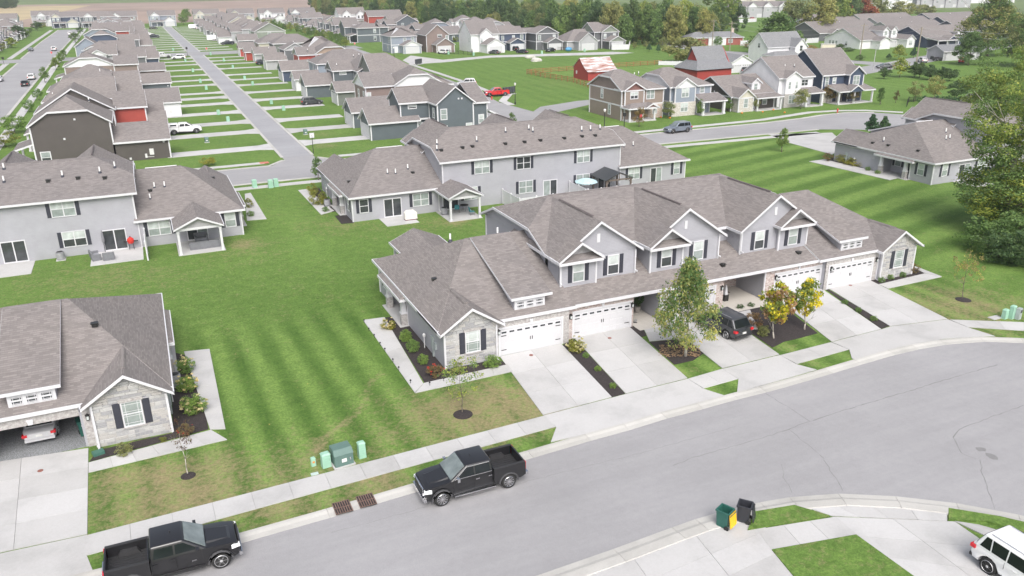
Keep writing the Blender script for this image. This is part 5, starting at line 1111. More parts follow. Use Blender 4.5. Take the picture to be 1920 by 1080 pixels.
h.blk(-36.5, -25, 117.5, 127, 5.7, 'x', 'hip', 'gable', .66, DGREY, run=.7); h.blk(-25, -20.6, 119, 127, 5.3, 'x', 'flush', 'gable', .5, WHITE); h.blk(-24, -17.6, 111, 117.5, 2.8, 'x', 'gable', 'gable', .6, DGREY); h.gd(-17.6, 114.6, 'e', 4.6); h.porch(-39, -36.5, 118, 126, 2.8, 'e', [(-38.6, 118.4), (-38.6, 125.6)]); h.vent(-35, 119, 6.6)
h = H('house with the white garage side wall, fourth in the row beside the alley', -27, 135, group=WG)
h.blk(-36.8, -25.4, 133.5, 143, 5.8, 'x', 'hip', 'flush', .55, LGREY); h.blk(-25.4, -20.8, 134.2, 144, 5.8, 'x', 'flush', 'gable', .5, WHITE); h.blk(-21.0, -13.9, 129.8, 136.5, 2.8, 'x', 'gable', 'gable', .66, WHITE); h.gd(-13.9, 133, 'e', 4.8); h.win(-23, 134.2, 3.4, 's', .9, 1.2)
MB().box(-.25, .25, -.14, 0, .7, 1.4).box(.5, .75, -.1, 0, .2, .7).build('meter_box', MATS['meter_light'], h.t, (-15.8+27, 129.8-135, 0))
h = H('hip roofed house with two white vent pipes, fifth in the row beside the alley', -27, 158, group=WG)
h.blk(-35.8, -24.6, 154, 164.5, 5.6, 'x', 'hip', 'hip', .5, SLATE); h.blk(-31.8, -29.2, 152.6, 156, 5.6, 'y', 'gable', 'flush', .6, SLATE, WHITE); h.blk(-24.6, -20.6, 156, 164, 4.6, 'x', 'flush', 'gable', .4, SLATE); h.blk(-21, -14, 166.2, 172.5, 2.8, 'x', 'gable', 'gable', .6, SLATE); h.gd(-14, 169.5, 'e', 4.8); h.vent(-28.2, 156, 6.9, .7); h.vent(-26, 156.2, 6.5, .7); h.vent(-20.2, 168, 3.8); h.spot(-14.6, 166.2, 1.9, 's')
h = H('wide white clipped gable over taupe walls, sixth house beside the alley', -27, 190, group=WG)
h.blk(-37.2, -26, 187.5, 198, 5.8, 'y', 'clip', 'hip', .48, TBROWN, WHITE, clip=.66); h.blk(-26, -20.5, 187.2, 196, 5.7, 'x', 'flush', 'gable', .42, TBROWN); h.blk(-20.5, -13.9, 199, 205, 2.8, 'x', 'gable', 'gable', .55, TBROWN); h.gd(-13.9, 202, 'e', 4.8); h.porch(-40, -37.2, 188, 197, 2.9, 'e', [(-39.6, 188.4)]); h.spot(-30, 187.5, 6.2, 's'); h.vent(-33, 196, 8.5)
h = H('house with small white gable and dark navy garage, seventh beside the alley', -27, 230, group=WG)
h.blk(-35, -25.6, 222, 232, 5.7, 'x', 'hip', 'gable', .5, LGREY); h.blk(-32.5, -28.4, 220.4, 226, 5.9, 'y', 'gable', 'flush', .6, LGREY, WHITE); h.blk(-25.6, -18, 224, 232, 4.6, 'x', 'flush', 'gable', .4, DGREY); h.blk(-18, -14.1, 240, 246, 2.8, 'x', 'flush', 'gable', .6, NAVY); h.blk(-25.6, -18, 238, 246, 4.2, 'x', 'gable', 'flush', .45, NAVY); h.gd(-14.1, 243, 'e', 4.8); h.vent(-25.2, 223, 5.4)
h = H('house with a pale clipped gable between two taupe roofs, eighth in the row', -27, 248, group=WG)
h.blk(-34.8, -26, 245, 254, 5.6, 'y', 'clip', 'hip', .5, LGREY, WHITE, clip=.45); h.blk(-26, -20.5, 247, 254, 4.8, 'x', 'flush', 'gable', .45, LGREY); h.vent(-27.5, 247, 6.6)
h = H('house with a tall blue grey gable end, last before the cross street', -27, 262, group=WG)
h.blk(-38, -31.2, 258, 268, 5.9, 'y', 'gable', 'gable', .75, GBLUE); h.blk(-31.2, -20.5, 260, 269, 5.0, 'x', 'flush', 'gable', .45, GBLUE); h.blk(-20.5, -14.2, 262, 268, 2.8, 'x', 'flush', 'gable', .6, GBLUE); h.gd(-14.2, 265, 'e', 4.8)
h = H('house with a navy clipped gable just past the cross street, beside a white garage end', -27, 306, group=WG)
h.blk(-36, -26, 301, 311, 5.8, 'y', 'clip', 'hip', .55, NAVY, clip=.5); h.blk(-26, -18.6, 301.5, 310, 5.0, 'x', 'flush', 'gable', .42, DGREY); h.blk(-18.6, -14.3, 303, 309, 2.8, 'x', 'flush', 'gable', .6, WHITE); h.gd(-14.3, 306, 'e', 4.8)
h = H('house with blue clipped gable and barn red wall, second past the cross street', -27, 330, group=WG)
h.blk(-38.2, -26.6, 329.5, 340, 5.9, 'y', 'clip', 'hip', .55, GBLUE, clip=.56); h.blk(-26.6, -21.6, 329.8, 339, 6.8, 'x', 'flush', 'gable', .4, RED_); h.blk(-21.6, -14.5, 331, 338, 2.9, 'x', 'flush', 'gable', .55, WHITE); h.gd(-14.5, 334, 'e', 4.8)
rh = random.Random(21)
def far_row(labels, xs, y0, step, group, face, pal, seed):
    """smaller houses further out, each with its own roof arrangement; face = side of the street front"""
    rg = random.Random(seed)
    for i, lb in enumerate(labels):
        y = y0+i*step+rg.uniform(-1, 1); w = rg.choice(pal); g = rg.choice([None, None, WHITE, GBLUE, CREAM]); s = 1 if face == 'w' else -1
        xm = xs+rg.uniform(-.6, .6); h = H(lb, xm, y, group=group)
        d = 9.5+rg.uniform(-.6, 1.2); two = rg.random() < .6; ze = 5.8 if two else 3.3
        k = rg.choice(['y', 'y', 'x', 'hip'])
        e = {'y': ('y', rg.choice(['clip', 'gable']), 'hip'), 'x': ('x', 'gable', 'gable'), 'hip': ('x', 'hip', 'hip')}[k]
        h.blk(xm-5.4, xm+5.4, y-d/2, y+d/2, ze, e[0], e[1], e[2], .55, w, g)
        a, b = (xm+5.4, xm+10) if s > 0 else (xm-10, xm-5.4)
        h.blk(a, b, y-d/2+.8, y+d/2-.8, ze-1.0 if two else 3.0, 'x', 'flush' if s > 0 else 'gable', 'gable' if s > 0 else 'flush', .42, w)
        c0, c1 = (xm+10, xm+15.5) if s > 0 else (xm-15.5, xm-10); h.blk(c0, c1, y-3.2, y+2.8, 2.8, 'x', 'flush' if s > 0 else 'gable', 'gable' if s > 0 else 'flush', .6, rg.choice([w, w, WHITE, SLATE])); h.gd(c1 if s > 0 else c0, y, 'e' if s > 0 else 'w', 4.6)
        fx = xm-5.4 if s > 0 else xm+5.4
        # street gable + porch
        q = rg.uniform(-2, 2); h.blk(min(fx, fx-s*1.2), max(fx, fx-s*1.2), y+q-2, y+q+2, ze, 'x', 'gable' if s > 0 else 'flush', 'flush' if s > 0 else 'gable', .65, w, rg.choice([WHITE, None]))
        p0, p1 = (fx-3.2, fx) if s > 0 else (fx, fx+3.2); h.porch(p0, p1, y-4, y+4, 2.7, 'e' if s > 0 else 'w', [((p0+.4) if s > 0 else (p1-.4), y-3.6), ((p0+.4) if s > 0 else (p1-.4), y+3.6)])
        for dy in (-2.6, 2.4): h.win(fx-s*.0, y+dy, .9, 'w' if s > 0 else 'e')
        if two:
            for dx in (-2.5, 2.2): h.win(xm+dx, y-d/2, 3.7, 's')
        for dx in (-3, 1.5): h.win(xm+dx, y-d/2, .9, 's')
        h.vent(xm+2, y-1, ze+1.2)
ordn = ['third', 'fourth', 'fifth', 'sixth', 'seventh', 'eighth', 'ninth', 'tenth', 'eleventh', 'twelfth', 'thirteenth']
far_row(['small distant house, %s past the cross street, left of the alley' % o for o in ordn], -30, 352, 13.6, WG, 'w', [GBLUE, LGREY, SLATE, TBROWN, DGREY], 4)
# --- row east of the alley
h = H('slate blue gabled house with white framed windows, nearest right of the alley', 26, 86, group=EG)
h.blk(13.4, 21.6, 85.2, 91.6, 2.85, 'x', 'gable', 'gable', .62, SLATE, oh=.4); h.gd(13.4, 88.6, 'w', 4.7)
h.blk(18.9, 24, 85.9, 92.4, 5.75, 'x', 'gable', 'flush', .6, SLATE, z0=2.5); h.blk(21.6, 24, 85.9, 92.4, 3, 'x', 'flush', 'flush', .1, SLATE, tr=False)
h.blk(24, 30.4, 81.6, 94, 5.75, 'y', 'gable', 'gable', .78, SLATE); h.blk(30.4, 33.0, 81.75, 93.6, 5.6, 'x', 'flush', 'gable', .42, SLATE); h.porch(33, 36.2, 80.5, 92, 2.7, 'w', [(35.8, 81), (35.8, 91.6)], rise=1.6)
h.win(25.1, 81.6, 3.2, 's', .95, 1.6); h.win(25.1, 81.6, .4, 's', .95, 1.6); h.win(29.6, 81.6, .55, 's', .95, 1.6); h.win(31.9, 81.75, 2.1, 's', .8, 1.3); h.win(24, 83.6, 3.3, 'w', .8, 1.5); h.win(24, 83.6, .5, 'w', 1.6, 1.5, 2); h.win(21, 85.9, 4.75, 's', 1.3, .45); h.win(22.6, 85.9, .6, 's', 1.5, 1.5); h.spot(27.8, 81.6, 6.3, 's', 2)
h = H('taupe house with wide white clipped gable, second right of the alley', 26, 106, group=EG)
h.blk(13.7, 23.6, 98.6, 105, 2.85, 'x', 'gable', 'flush', .62, SLATE); h.gd(13.7, 101.8, 'w', 4.7); h.blk(18.8, 25, 108.4, 117, 6.0, 'x', 'gable', 'flush', .5, TBROWN, WHITE); h.blk(24.5, 34, 108, 118, 6.0, 'y', 'clip', 'hip', .6, TBROWN, WHITE, clip=.62); h.blk(33.7, 36.4, 108.6, 117, 5.6, 'x', 'flush', 'hip', .4, TBROWN); h.blk(18.8, 25, 104.8, 108.2, 2.9, 'x', 'gable', 'flush', .4, TBROWN, WHITE)
for x in (26.4, 29.6, 31.4): h.win(x, 108, 4.3, 's', .8, 1.0)
h.win(18.8, 110, 3.4, 'w', .9, 1.5); h.win(18.8, 114, 3.4, 'w', .9, 1.5); h.win(19.4, 108.4, 3.3, 's', .6, 1.5); h.vent(22, 100, 4.2); h.vent(25, 100.5, 4.4)
h = H('house with small olive garage under a big taupe roof, third right of the alley', 27, 130, group=EG)
h.blk(17.6, 22, 128.4, 134, 2.85, 'x', 'gable', 'gable', .62, OLIVE, OLIVE); h.gd(17.6, 131.2, 'w', 4.4); h.blk(22, 26, 128.8, 135, 3.4, 'x', 'flush', 'flush', .3, OLIVE, tr=False); h.blk(26, 37, 130, 142, 5.9, 'x', 'gable', 'hip', .62, SLATE, OLIVE); h.porch(37, 40, 131, 141, 2.7, 'w', [(39.6, 131.4)])
h = H('house with slate garage and white framed upper dormer window, fourth right of the alley', 26, 147, group=EG)
h.blk(13.8, 20.4, 143, 149.4, 2.85, 'x', 'gable', 'gable', .66, SLATE); h.gd(13.8, 146.2, 'w', 4.7); h.blk(20.2, 25, 142.8, 150, 5.8, 'x', 'gable', 'flush', .5, SLATE, OLIVE); h.blk(25, 34, 138.5, 152, 5.8, 'y', 'gable', 'gable', .55, SLATE); h.win(22.4, 142.8, 4.9, 's', 1.4, .5); h.win(25, 140.6, 3.2, 'w', 1.0, 1.6); h.win(25, 140.6, .5, 'w', 1.0, 1.6); h.vent(21.5, 144.5, 6.8); h.blk(34, 37, 140, 151, 2.8, 'x', 'flush', 'hip', .4, SLATE)
h = H('grey blue hip roofed house behind a long navy garage, fifth right of the alley', 27, 164, group=EG)
h.blk(20.3, 36, 161.2, 172, 5.8, 'x', 'hip', 'hip', .5, GBLUE); h.win(20.3, 163.5, 3.6, 'w', .9, 1.5); h.win(20.3, 166.5, 3.6, 'w', .9, 1.5); h.blk(14, 20.2, 157.4, 163, 2.8, 'x', 'gable', 'flush', .55, WHITE, WHITE); h.gd(14, 160.2, 'w', 4.5); h.vent(30, 163, 7.0); h.vent(31.5, 163.2, 7.2)
h = H('house with dark navy garage side wall and barn red band, sixth right of the alley', 27, 186, group=EG)
h.blk(14.4, 24.5, 178.8, 185.4, 2.85, 'x', 'gable', 'gable', .64, NAVY); h.gd(14.4, 182, 'w', 4.7); h.blk(21.6, 27, 194, 202, 5.4, 'x', 'gable', 'flush', .45, RED_, LGREY); h.blk(26.5, 36.5, 193.8, 204, 5.6, 'y', 'clip', 'hip', .6, RED_, BTAN, clip=.55); h.blk(20, 27, 186, 193, 3.0, 'x', 'hip', 'hip', .45, NAVY); h.vent(22, 180.2, 4.3); h.vent(24.5, 195, 6.5)
h = H('house with grey gable over taupe walls, seventh right of the alley', 26, 214, group=EG)
h.blk(15, 21, 212, 218, 2.8, 'x', 'gable', 'gable', .6, LGREY, WHITE); h.gd(15, 215, 'w', 4.6); h.blk(21, 27.5, 213.6, 223, 5.6, 'y', 'gable', 'hip', .55, DGREY, LGREY); h.blk(27.5, 37, 211, 223, 5.8, 'x', 'hip', 'hip', .5, SLATE); h.vent(24, 214, 7.5)
h = H('house with pale grey garage wall behind the black SUV, eighth right of the alley', 26, 240, group=EG)
h.blk(15.2, 22, 237.5, 243.5, 2.85, 'x', 'gable', 'gable', .6, LGREY); h.gd(15.2, 240.4, 'w', 4.6); h.blk(22, 36, 241, 251, 5.6, 'x', 'hip', 'hip', .5, OLIVE); h.blk(13.4, 16.4, 247.5, 252, 2.8, 'x', 'gable', 'flush', .6, RED_); h.vent(20, 239, 4.2)
h = H('large sage green gabled house with white belt board beyond the cross street', 31, 318, group=EG)
h.blk(25.4, 37.6, 312, 324, 5.8, 'y', 'gable', 'gable', .52, SAGE, SAGE, band=3.0); h.win(31.2, 312, 3.7, 's', 1.1, 1.6); h.blk(18, 25.4, 306, 313, 2.9, 'x', 'gable', 'gable', .6, DGREY); h.gd(18, 309.6, 'w', 4.6); h.blk(37.6, 40.6, 314, 323, 3, 'x', 'flush', 'hip', .4, SAGE)
h = H('house with red door and wide taupe roof at the cross street corner', 24, 268, group=EG)
h.blk(20, 35, 262, 273, 4.6, 'x', 'hip', 'hip', .5, CREAM); h.blk(13.6, 19, 265, 271, 2.8, 'x', 'gable', 'flush', .6, RED_, RED_); h.gd(13.6, 268, 'w', 4.4)
far_row(['distant house right of the alley, %s past the cross street' % o for o in ordn], 29, 339, 14.2, EG, 'e', [DGREY, SLATE, LGREY, OLIVE, CREAM], 9)
# --- houses facing the far ends
EE = 'houses closing the far end of the streets'
for (lb, cx, cy, w, g1, dx) in (('blue grey house with two white gables at the far end of the alley', -2.5, 512, GBLUE, WHITE, 0), ('navy house with big white garage door at the end of the left street', -56, 530, NAVY, CREAM, -1), ('grey house with navy shutter panels left of the navy end house', -69, 562, LGREY, WHITE, 2), ('cream gabled house with dark shutters right of the alley end', 24, 520, CREAM, CREAM, 0), ('grey roofed house at far left behind the white house', -96, 470, LGREY, WHITE, 1), ('taupe house with white gable in the end line left of the alley', -24, 516, TBROWN, WHITE, 0), ('slate house in the end line nearest the left street', -40, 522, SLATE, WHITE, 1), ('pale house right of the cream gabled end house', 44, 512, LGREY, CREAM, 0), ('white house in the end line before the ploughed field', 62, 505, WHITE, WHITE, 1), ('grey blue house at the right end of the end line', 80, 498, GBLUE, WHITE, -1), ('light grey house behind the white house at far left', -88, 520, WHITE, LGREY, 0)):
    h = H(lb, cx, cy, group=EE)
    h.blk(cx-7.6, cx+7.6, cy, cy+11, 6.2, 'x', 'gable', 'gable', .5, w); h.blk(cx-6.6+dx, cx-1.6+dx, cy-1.6, cy+3, 6.2, 'y', 'gable', 'flush', .75, w, g1); h.blk(cx+.4, cx+7.2, cy-4.6, cy, 3.0, 'y', 'gable', 'flush', .62, w, g1); h.gd(cx+3.8, cy-4.6, 's', 5.2, h=2.4)
    for x in (-5.2, -3): h.win(cx+x+dx, cy-1.6, 3.8, 's', 1.1, 1.6)
    h.win(cx+3.5, cy, 4.2, 's', 1.1, 1.4); h.win(cx+6, cy, 4.2, 's', 1.1, 1.4); h.porch(cx-7, cx+.3, cy-4, cy-1.6, 2.8, 'n', [(cx-6.6, cy-3.6), (cx-3.4, cy-3.6), (cx-.1, cy-3.6)])
far_row(['house facing the left street, %s along its far side' % o for o in ('first', 'second', 'third', 'fourth', 'fifth', 'sixth', 'seventh', 'eighth', 'ninth', 'tenth')], -78, 318, 15, 'houses on the far side of the left street', 'e', [WHITE, LGREY, GBLUE, TBROWN, WHITE], 31)
# --- blocks of houses north of the cross street, seen over the row right of the alley
h = H('dark slate two storey corner house with white belt and corner boards', 72, 314, group='houses north of the cross street')
h.blk(67.1, 77, 308.6, 318, 6.0, 'x', 'hip', 'hip', .45, SLATE, band=3.0); h.blk(77, 81, 309.2, 317, 6.0, 'x', 'flush', 'hip', .45, SLATE, band=3.0); h.win(74.8, 308.6, 3.9, 's', .9, 1.5); h.win(74.8, 308.6, .8, 's', .9, 1.6); h.porch(63.4, 67, 308.4, 317, 2.9, 'e', [(63.8, 308.8), (63.8, 312.6), (63.8, 316.6)]); h.blk(64.2, 68, 318.6, 328, 6, 'x', 'gable', 'flush', .6, SLATE)
far_row(['gabled house along the tree lined street, %s beyond the slate corner house' % o for o in ('first', 'second', 'third', 'fourth', 'fifth', 'sixth', 'seventh', 'eighth', 'ninth', 'tenth', 'eleventh')], 71, 333, 14.0, 'houses north of the cross street', 'w', [SLATE, LGREY, GBLUE, WHITE, OLIVE], 14)
far_row(['house in the back block, %s of the row below the tree belt' % o for o in ('first', 'second', 'third', 'fourth', 'fifth', 'sixth')], 103, 296, 15, 'houses below the tree belt', 'e', [TBROWN, WHITE, SLATE, LGREY], 17)
far_row(['house in the next back block, %s towards the tree belt' % o for o in ('first', 'second', 'third', 'fourth')], 126, 290, 16, 'houses below the tree belt', 'w', [OLIVE, LGREY, WHITE], 19)
h = H('white farm style house with three gables at the edge of the ploughed field', 100, 452, group='houses below the tree belt')
h.blk(92, 108, 452, 462, 6.2, 'x', 'gable', 'gable', .7, WHITE); h.blk(94, 99, 450.6, 456, 6.2, 'y', 'gable', 'flush', .8, WHITE); h.blk(102.5, 107, 450.6, 456, 6.2, 'y', 'gable', 'flush', .8, WHITE)
for x in (95.4, 97.6, 103.6, 105.8): h.win(x, 450.6, 4, 's', 1.0, 1.4, mat=PANED)
h.porch(91, 108, 447.5, 450.6, 2.9, 'n', [(91.4, 448), (97, 448), (103, 448), (107.6, 448)])
h = H('house with barn red gable end beside the white farm style house', 112, 436, group='houses below the tree belt'); h.blk(104, 124, 430, 440, 5.6, 'x', 'gable', 'gable', .6, RED_); h.blk(111, 116, 427, 431, 3.4, 'y', 'gable', 'flush', .6, TBROWN, WHITE)
# --- row facing the meadow lane
NG = 'houses facing the lane across the meadow'
h = H('grey blue hip roofed house with white double garage across the meadow', 70, 252, group=NG)
h.blk(64.8, 74.4, 249.4, 261, 5.9, 'x', 'hip', 'hip', .45, GBLUE, band=2.9); h.blk(68, 74.6, 244.6, 249.4, 2.9, 'y', 'gable', 'flush', .45, GBLUE, WHITE); h.gd(71.3, 244.6, 's', 5, h=2.3); h.win(70, 249.4, 3.6, 's', 1.0, 1.6); h.win(73, 249.4, 3.6, 's', 1.0, 1.6); h.win(64.8, 252, 3.6, 'w', .9, 1.6); h.win(64.8, 254, .8, 'w', .9, 1.8); h.door(66.6, 249.4, .1, 's', WHL)
h = H('brown house with a steep front gable and black fenced yard beside it', 81, 250, group=NG)
h.blk(77.4, 86, 246.6, 258, 6.0, 'y', 'gable', 'gable', .8, TBROWN); h.blk(79.6, 86.4, 241.8, 246.6, 2.9, 'y', 'gable', 'flush', .62, TBROWN); h.gd(82.6, 241.8, 's', 4.9, h=2.3); h.win(82.6, 246.6, 5.2, 's', 1.5, .9); h.win(85.4, 246.6, 4.0, 's', .9, 1.7)
h = H('tall white house with garage gable across the meadow', 96, 240, group=NG)
h.blk(91.6, 102.4, 238, 250, 6.2, 'x', 'gable', 'gable', .75, WHITE); h.blk(94.6, 99.2, 236.6, 242, 6.2, 'y', 'gable', 'flush', .8, WHITE); h.blk(94.8, 101.6, 230.6, 236.6, 3.0, 'y', 'gable', 'flush', .55, WHITE); h.gd(98.2, 230.6, 's', 5, h=2.3); h.win(95.2, 236.6, 3.4, 's', .7, 1.5); h.win(91.6, 240, 3.5, 'w', .5, 1.5)
h = H('navy house with small navy porch gable over its garage', 109, 244, group=NG)
h.blk(103.6, 114.4, 240, 250, 6.0, 'x', 'gable', 'hip', .5, NAVY, band=3.1); h.blk(106.4, 112.2, 236.2, 240, 2.9, 'y', 'gable', 'flush', .5, NAVY); h.gd(109.3, 236.2, 's', 4.9, h=2.3); h.win(105, 240, 3.7, 's', .8, 1.4); h.win(109.4, 240, 3.9, 's', .9, 1.3); h.win(112.8, 240, 3.7, 's', 1.1, 1.6); h.win(103.6, 243, 3.7, 'w', .9, 1.5)
h = H('dark grey two storey house between the navy house and the low ranch', 120, 238, group=NG)
h.blk(116, 125, 234, 245, 6.0, 'y', 'gable', 'hip', .5, DGREY, DGREY, band=3.0); h.blk(118.8, 125, 230.2, 234, 2.9, 'y', 'gable', 'flush', .5, DGREY); h.gd(121.9, 230.2, 's', 4.9, h=2.3); h.win(117.3, 234, 3.6, 's', .9, 1.6); h.win(123.4, 234, 3.6, 's', .9, 1.6)
h = H('low light grey house with front gable garage and dark side fence', 131, 230, group=NG)
h.blk(125.8, 136, 228, 240, 3.2, 'x', 'hip', 'gable', .6, LGREY); h.blk(128.6, 136.2, 224, 230, 3.2, 'y', 'gable', 'flush', .75, LGREY); h.gd(132.4, 224, 's', 4.9, h=2.3)
h = H('grey and sage two storey house beside the white yard fence', 142, 232, group=NG)
h.blk(137.6, 147, 228.6, 239, 6.0, 'x', 'gable', 'hip', .6, DGREY, SAGE, band=3.0); h.blk(140.2, 147.4, 227.6, 234, 6.0, 'y', 'gable', 'flush', .6, DGREY, SAGE); h.blk(141, 147.6, 223, 228, 2.9, 'y', 'gable', 'flush', .5, DGREY, SAGE); h.gd(144.3, 223, 's', 4.9, h=2.3)
for x in (141.6, 145.6): h.win(x, 227.6, 3.6, 's', .9, 1.6)
# --- five houses along the cul-de-sac
TG = 'houses along the cul-de-sac'
h = H('tan two storey corner house with brown gables, brick corner and small porch', 65, 88, group=TG)
h.blk(60.7, 69.9, 83.2, 95.2, 5.55, 'x', 'clip', 'hip', .5, TAN, TBROWN, clip=.66, band=2.7); h.blk(61.1, 65.2, 82.7, 86, 5.6, 'y', 'gable', 'flush', .6, TAN, plain('gable_maroon', (.2, .10, .09), .6)); h.blk(60.74, 65.2, 82.9, 83.2, 2.7, 'x', 'flush', 'flush', .02, TAN, oh=.02, tr=False)
MB().box(66.7, 69.94, 83.14, 83.2, 0, 2.6).build('brick_face', BRKT, h.t, (-65, -88, 0)); MB().box(69.9, 69.96, 83.2, 85.2, 0, 2.6).build('brick_face', BRKT, h.t, (-65, -88, 0))
h.win(63.1, 82.7, 4.0, 's', 1.5, 1.1, 2); h.win(67.0, 83.2, 3.7, 's', 1.6, 1.6, 2); h.win(68.1, 83.14, .9, 's', .8, 1.5); h.win(60.7, 90.4, 3.4, 'w', .75, 1.6); h.win(60.7, 87.5, .7, 'w', .75, 1.7)
h.blk(60.9, 66.7, 80.6, 82.9, 2.55, 'x', 'hip', 'hip', .5, TAN, z0=2.3, tr=False); h.blk(64.3, 66.9, 80.2, 82, 2.55, 'y', 'gable', 'flush', .5, TAN, plain('gable_maroon', (.2, .10, .09)), z0=2.3, tr=False, oh=.2)
for x in (61.1, 63.9, 66.5): post(h.t, x-65, 80.8-88, .1, 2.4, .28, base=False)
MB().box(60.8, 66.8, 80.5, 83.1, -.05, .22).build('porch_slab', CONC, h.t, (-65, -88, 0)); h.door(64.6, 82.68, .2, 's'); h.vent(66.3, 88, 7.6); h.vent(67.5, 88.4, 7.7)
h = H('grey blue house with white gables and stone lower front, second along the cul-de-sac', 76, 88, group=TG)
h.blk(71.6, 81, 83.4, 95, 5.5, 'x', 'clip', 'hip', .5, GBLUE, WHITE, clip=.62, band=2.7); h.blk(72.2, 76.8, 82.6, 86, 5.55, 'y', 'gable', 'flush', .62, GBLUE, WHITE); MB().box(71.5, 77, 82.4, 82.62, 0, 2.6).build('stone_face', STN, h.t, (-76, -88, 0))
h.win(74.5, 82.6, 3.6, 's', 1.5, 1.6, 2); h.win(74.3, 82.4, .9, 's', 1.5, 1.5, 2); h.win(79, 83.4, 4.0, 's', .9, 1.0); h.win(71.6, 86, .9, 'w', .9, 1.7); h.porch(77, 82.8, 80.2, 83.4, 2.75, 'n', [(77.4, 80.6), (82.3, 80.6)], rise=1.1, ps=.45); h.door(78.6, 83.4, .15, 's')
h = H('dark brown cottage with dormer and stone front gable, third along the cul-de-sac', 88, 88, group=TG)
h.blk(85.6, 96.4, 82.6, 96, 2.9, 'x', 'gable', 'gable', .47, BROWN); h.blk(86.0, 89.6, 80.8, 86, 2.9, 'y', 'gable', 'flush', .75, STN, CREAM); h.blk(91.6, 93.6, 84, 88.4, 5.0, 'y', 'gable', 'flush', .75, WHITE, z0=3); h.win(92.6, 84, 3.7, 's', .8, 1.1); h.win(87.8, 80.8, .9, 's', .9, 1.6); h.porch(89.9, 96.6, 80, 82.6, 2.6, 'n', [(90.4, 80.4), (96.2, 80.4)], rise=.5); h.door(91, 82.6, .15, 's'); h.win(94, 82.6, .9, 's'); h.spot(85.56, 88, 3.2, 'w', 1)
h = H('white two storey house with grey brick base, fourth along the cul-de-sac', 102, 86, group=TG)
h.blk(97.2, 106, 82.6, 94, 5.8, 'x', 'gable', 'gable', .62, WHITE); h.blk(98.2, 102, 81.6, 86, 5.8, 'y', 'gable', 'flush', .6, WHITE); MB().box(97.9, 102, 81.3, 81.62, 0, 2.7).build('brick_face', BRKG, h.t, (-102, -86, 0)); h.win(99.2, 81.6, 3.7, 's', .5, 1.3); h.win(101, 81.6, 3.7, 's', .5, 1.3); h.win(104, 82.6, 4.0, 's', 1.6, 1.1, 2, PANED); h.win(99.8, 81.3, .8, 's', 1.5, 1.6, 2); h.porch(102, 107, 79.6, 82.6, 2.8, 'n', [(102.4, 80), (106.6, 80)], ps=.4); h.door(103.4, 82.6, .15, 's', TRIM); h.vent(103, 85, 7.6); h.vent(101, 85.5, 7.6)
h = H('navy house with white trim and corner porch, last along the cul-de-sac', 114, 88, group=TG)
h.blk(109, 118.6, 82.8, 95, 5.7, 'x', 'gable', 'gable', .75, NAVY); h.blk(115, 118.8, 81.4, 86, 5.7, 'y', 'gable', 'flush', .75, NAVY); h.win(116.9, 81.4, 3.6, 's', 1.6, 1.7, 2); h.win(110.2, 82.8, 3.5, 's', .8, 1.7); h.win(112.2, 82.8, 3.9, 's', .8, 1.1); h.porch(110, 120, 78.8, 82.8, 2.7, 'n', [(110.4, 79.2), (114.6, 79.2), (119.6, 79.2)], rise=1.0); h.blk(113, 116.4, 78.7, 81, 2.75, 'y', 'gable', 'flush', .6, NAVY, z0=2.5, tr=False, oh=.15); MB().box(109.1, 118.5, 82.72, 82.8, 0, 2.6).build('stone_face', STN, h.t, (-114, -88, 0)); h.door(112.6, 82.7, .15, 's')
# --- farmyard and beyond
h = H('red monitor barn with steep grey roof and red gable', 111.5, 127, name='barn', cat='barn')
t = h.t; mb = MB(); E0 = [(-5.6, -5.4, 3.3), (6.4, -4.6, 3.3), (6.4, 5, 3.3), (-5.6, 5, 3.3)]; M = [(-3.4, -2.2, 5.3), (6.4, -2.2, 5.3), (6.4, 2.2, 5.3), (-3.4, 2.2, 5.3)]
RD = siding('barn_board', (.33, .045, .04), .3, True)
walls(t, [(-5.2, -5), (6, -4.2), (6, 4.6), (-5.2, 4.6)], 0, 3.2, RD, 'barn_wall')
mb.poly([E0[0], E0[1], M[1], M[0]]); mb.poly([E0[3], E0[0], M[0], M[3]]); mb.poly([E0[2], E0[3], M[3], M[2]]); mb.poly([M[0], M[1], (5.6, 0, 8.6), (-3.9, 0, 8.6)]); mb.poly([M[2], M[3], (-3.9, 0, 8.6), (5.6, 0, 8.6)])
mb.poly([(p[0], p[1], p[2]-.15) for p in reversed(E0)], 1); mb.build('barn_roof', [ROOFD, DARK], t, fix=False); MB().hull2([(-3.3, -2.0, 5.2), (-3.3, 2.0, 5.2), (-3.3, 0, 8.3)], [(-3.1, -2.0, 5.2), (-3.1, 2.0, 5.2), (-3.1, 0, 8.3)]).build('gable_wall', RD, t); MB().hull2([(5.9, -4.3, 3.1), (5.9, 4.6, 3.1), (5.9, 0, 8.3)], [(6.1, -4.3, 3.1), (6.1, 4.6, 3.1), (6.1, 0, 8.3)]).build('gable_wall', RD, t)
mt, tt, b, N, L = nodes('rusty_tin'); v = coord(N, L, 'Object', (.25, 1.4, 1)); f = noise(N, L, v, 1.3, 5, .65); L.new(ramp(N, L, f, [(.42, (.56, .57, .60)), (.52, (.40, .28, .25)), (.66, (.24, .09, .07))]), b.inputs['Base Color']); b.inputs['Roughness'].default_value = .6; TIN = mt
h = H('small red barn with rust streaked tin roof inside the rail fence', 89, 145, name='barn', cat='barn'); t = h.t
S_ = [(-4.4, 2.0), (3.9, 3.1)]; pr = [(-4.3, 0), (3.6, 0), (3.6, 3.0), (.2, 5.3), (-1.6, 3.7), (-3.2, 2.6), (-4.3, 2.2)]
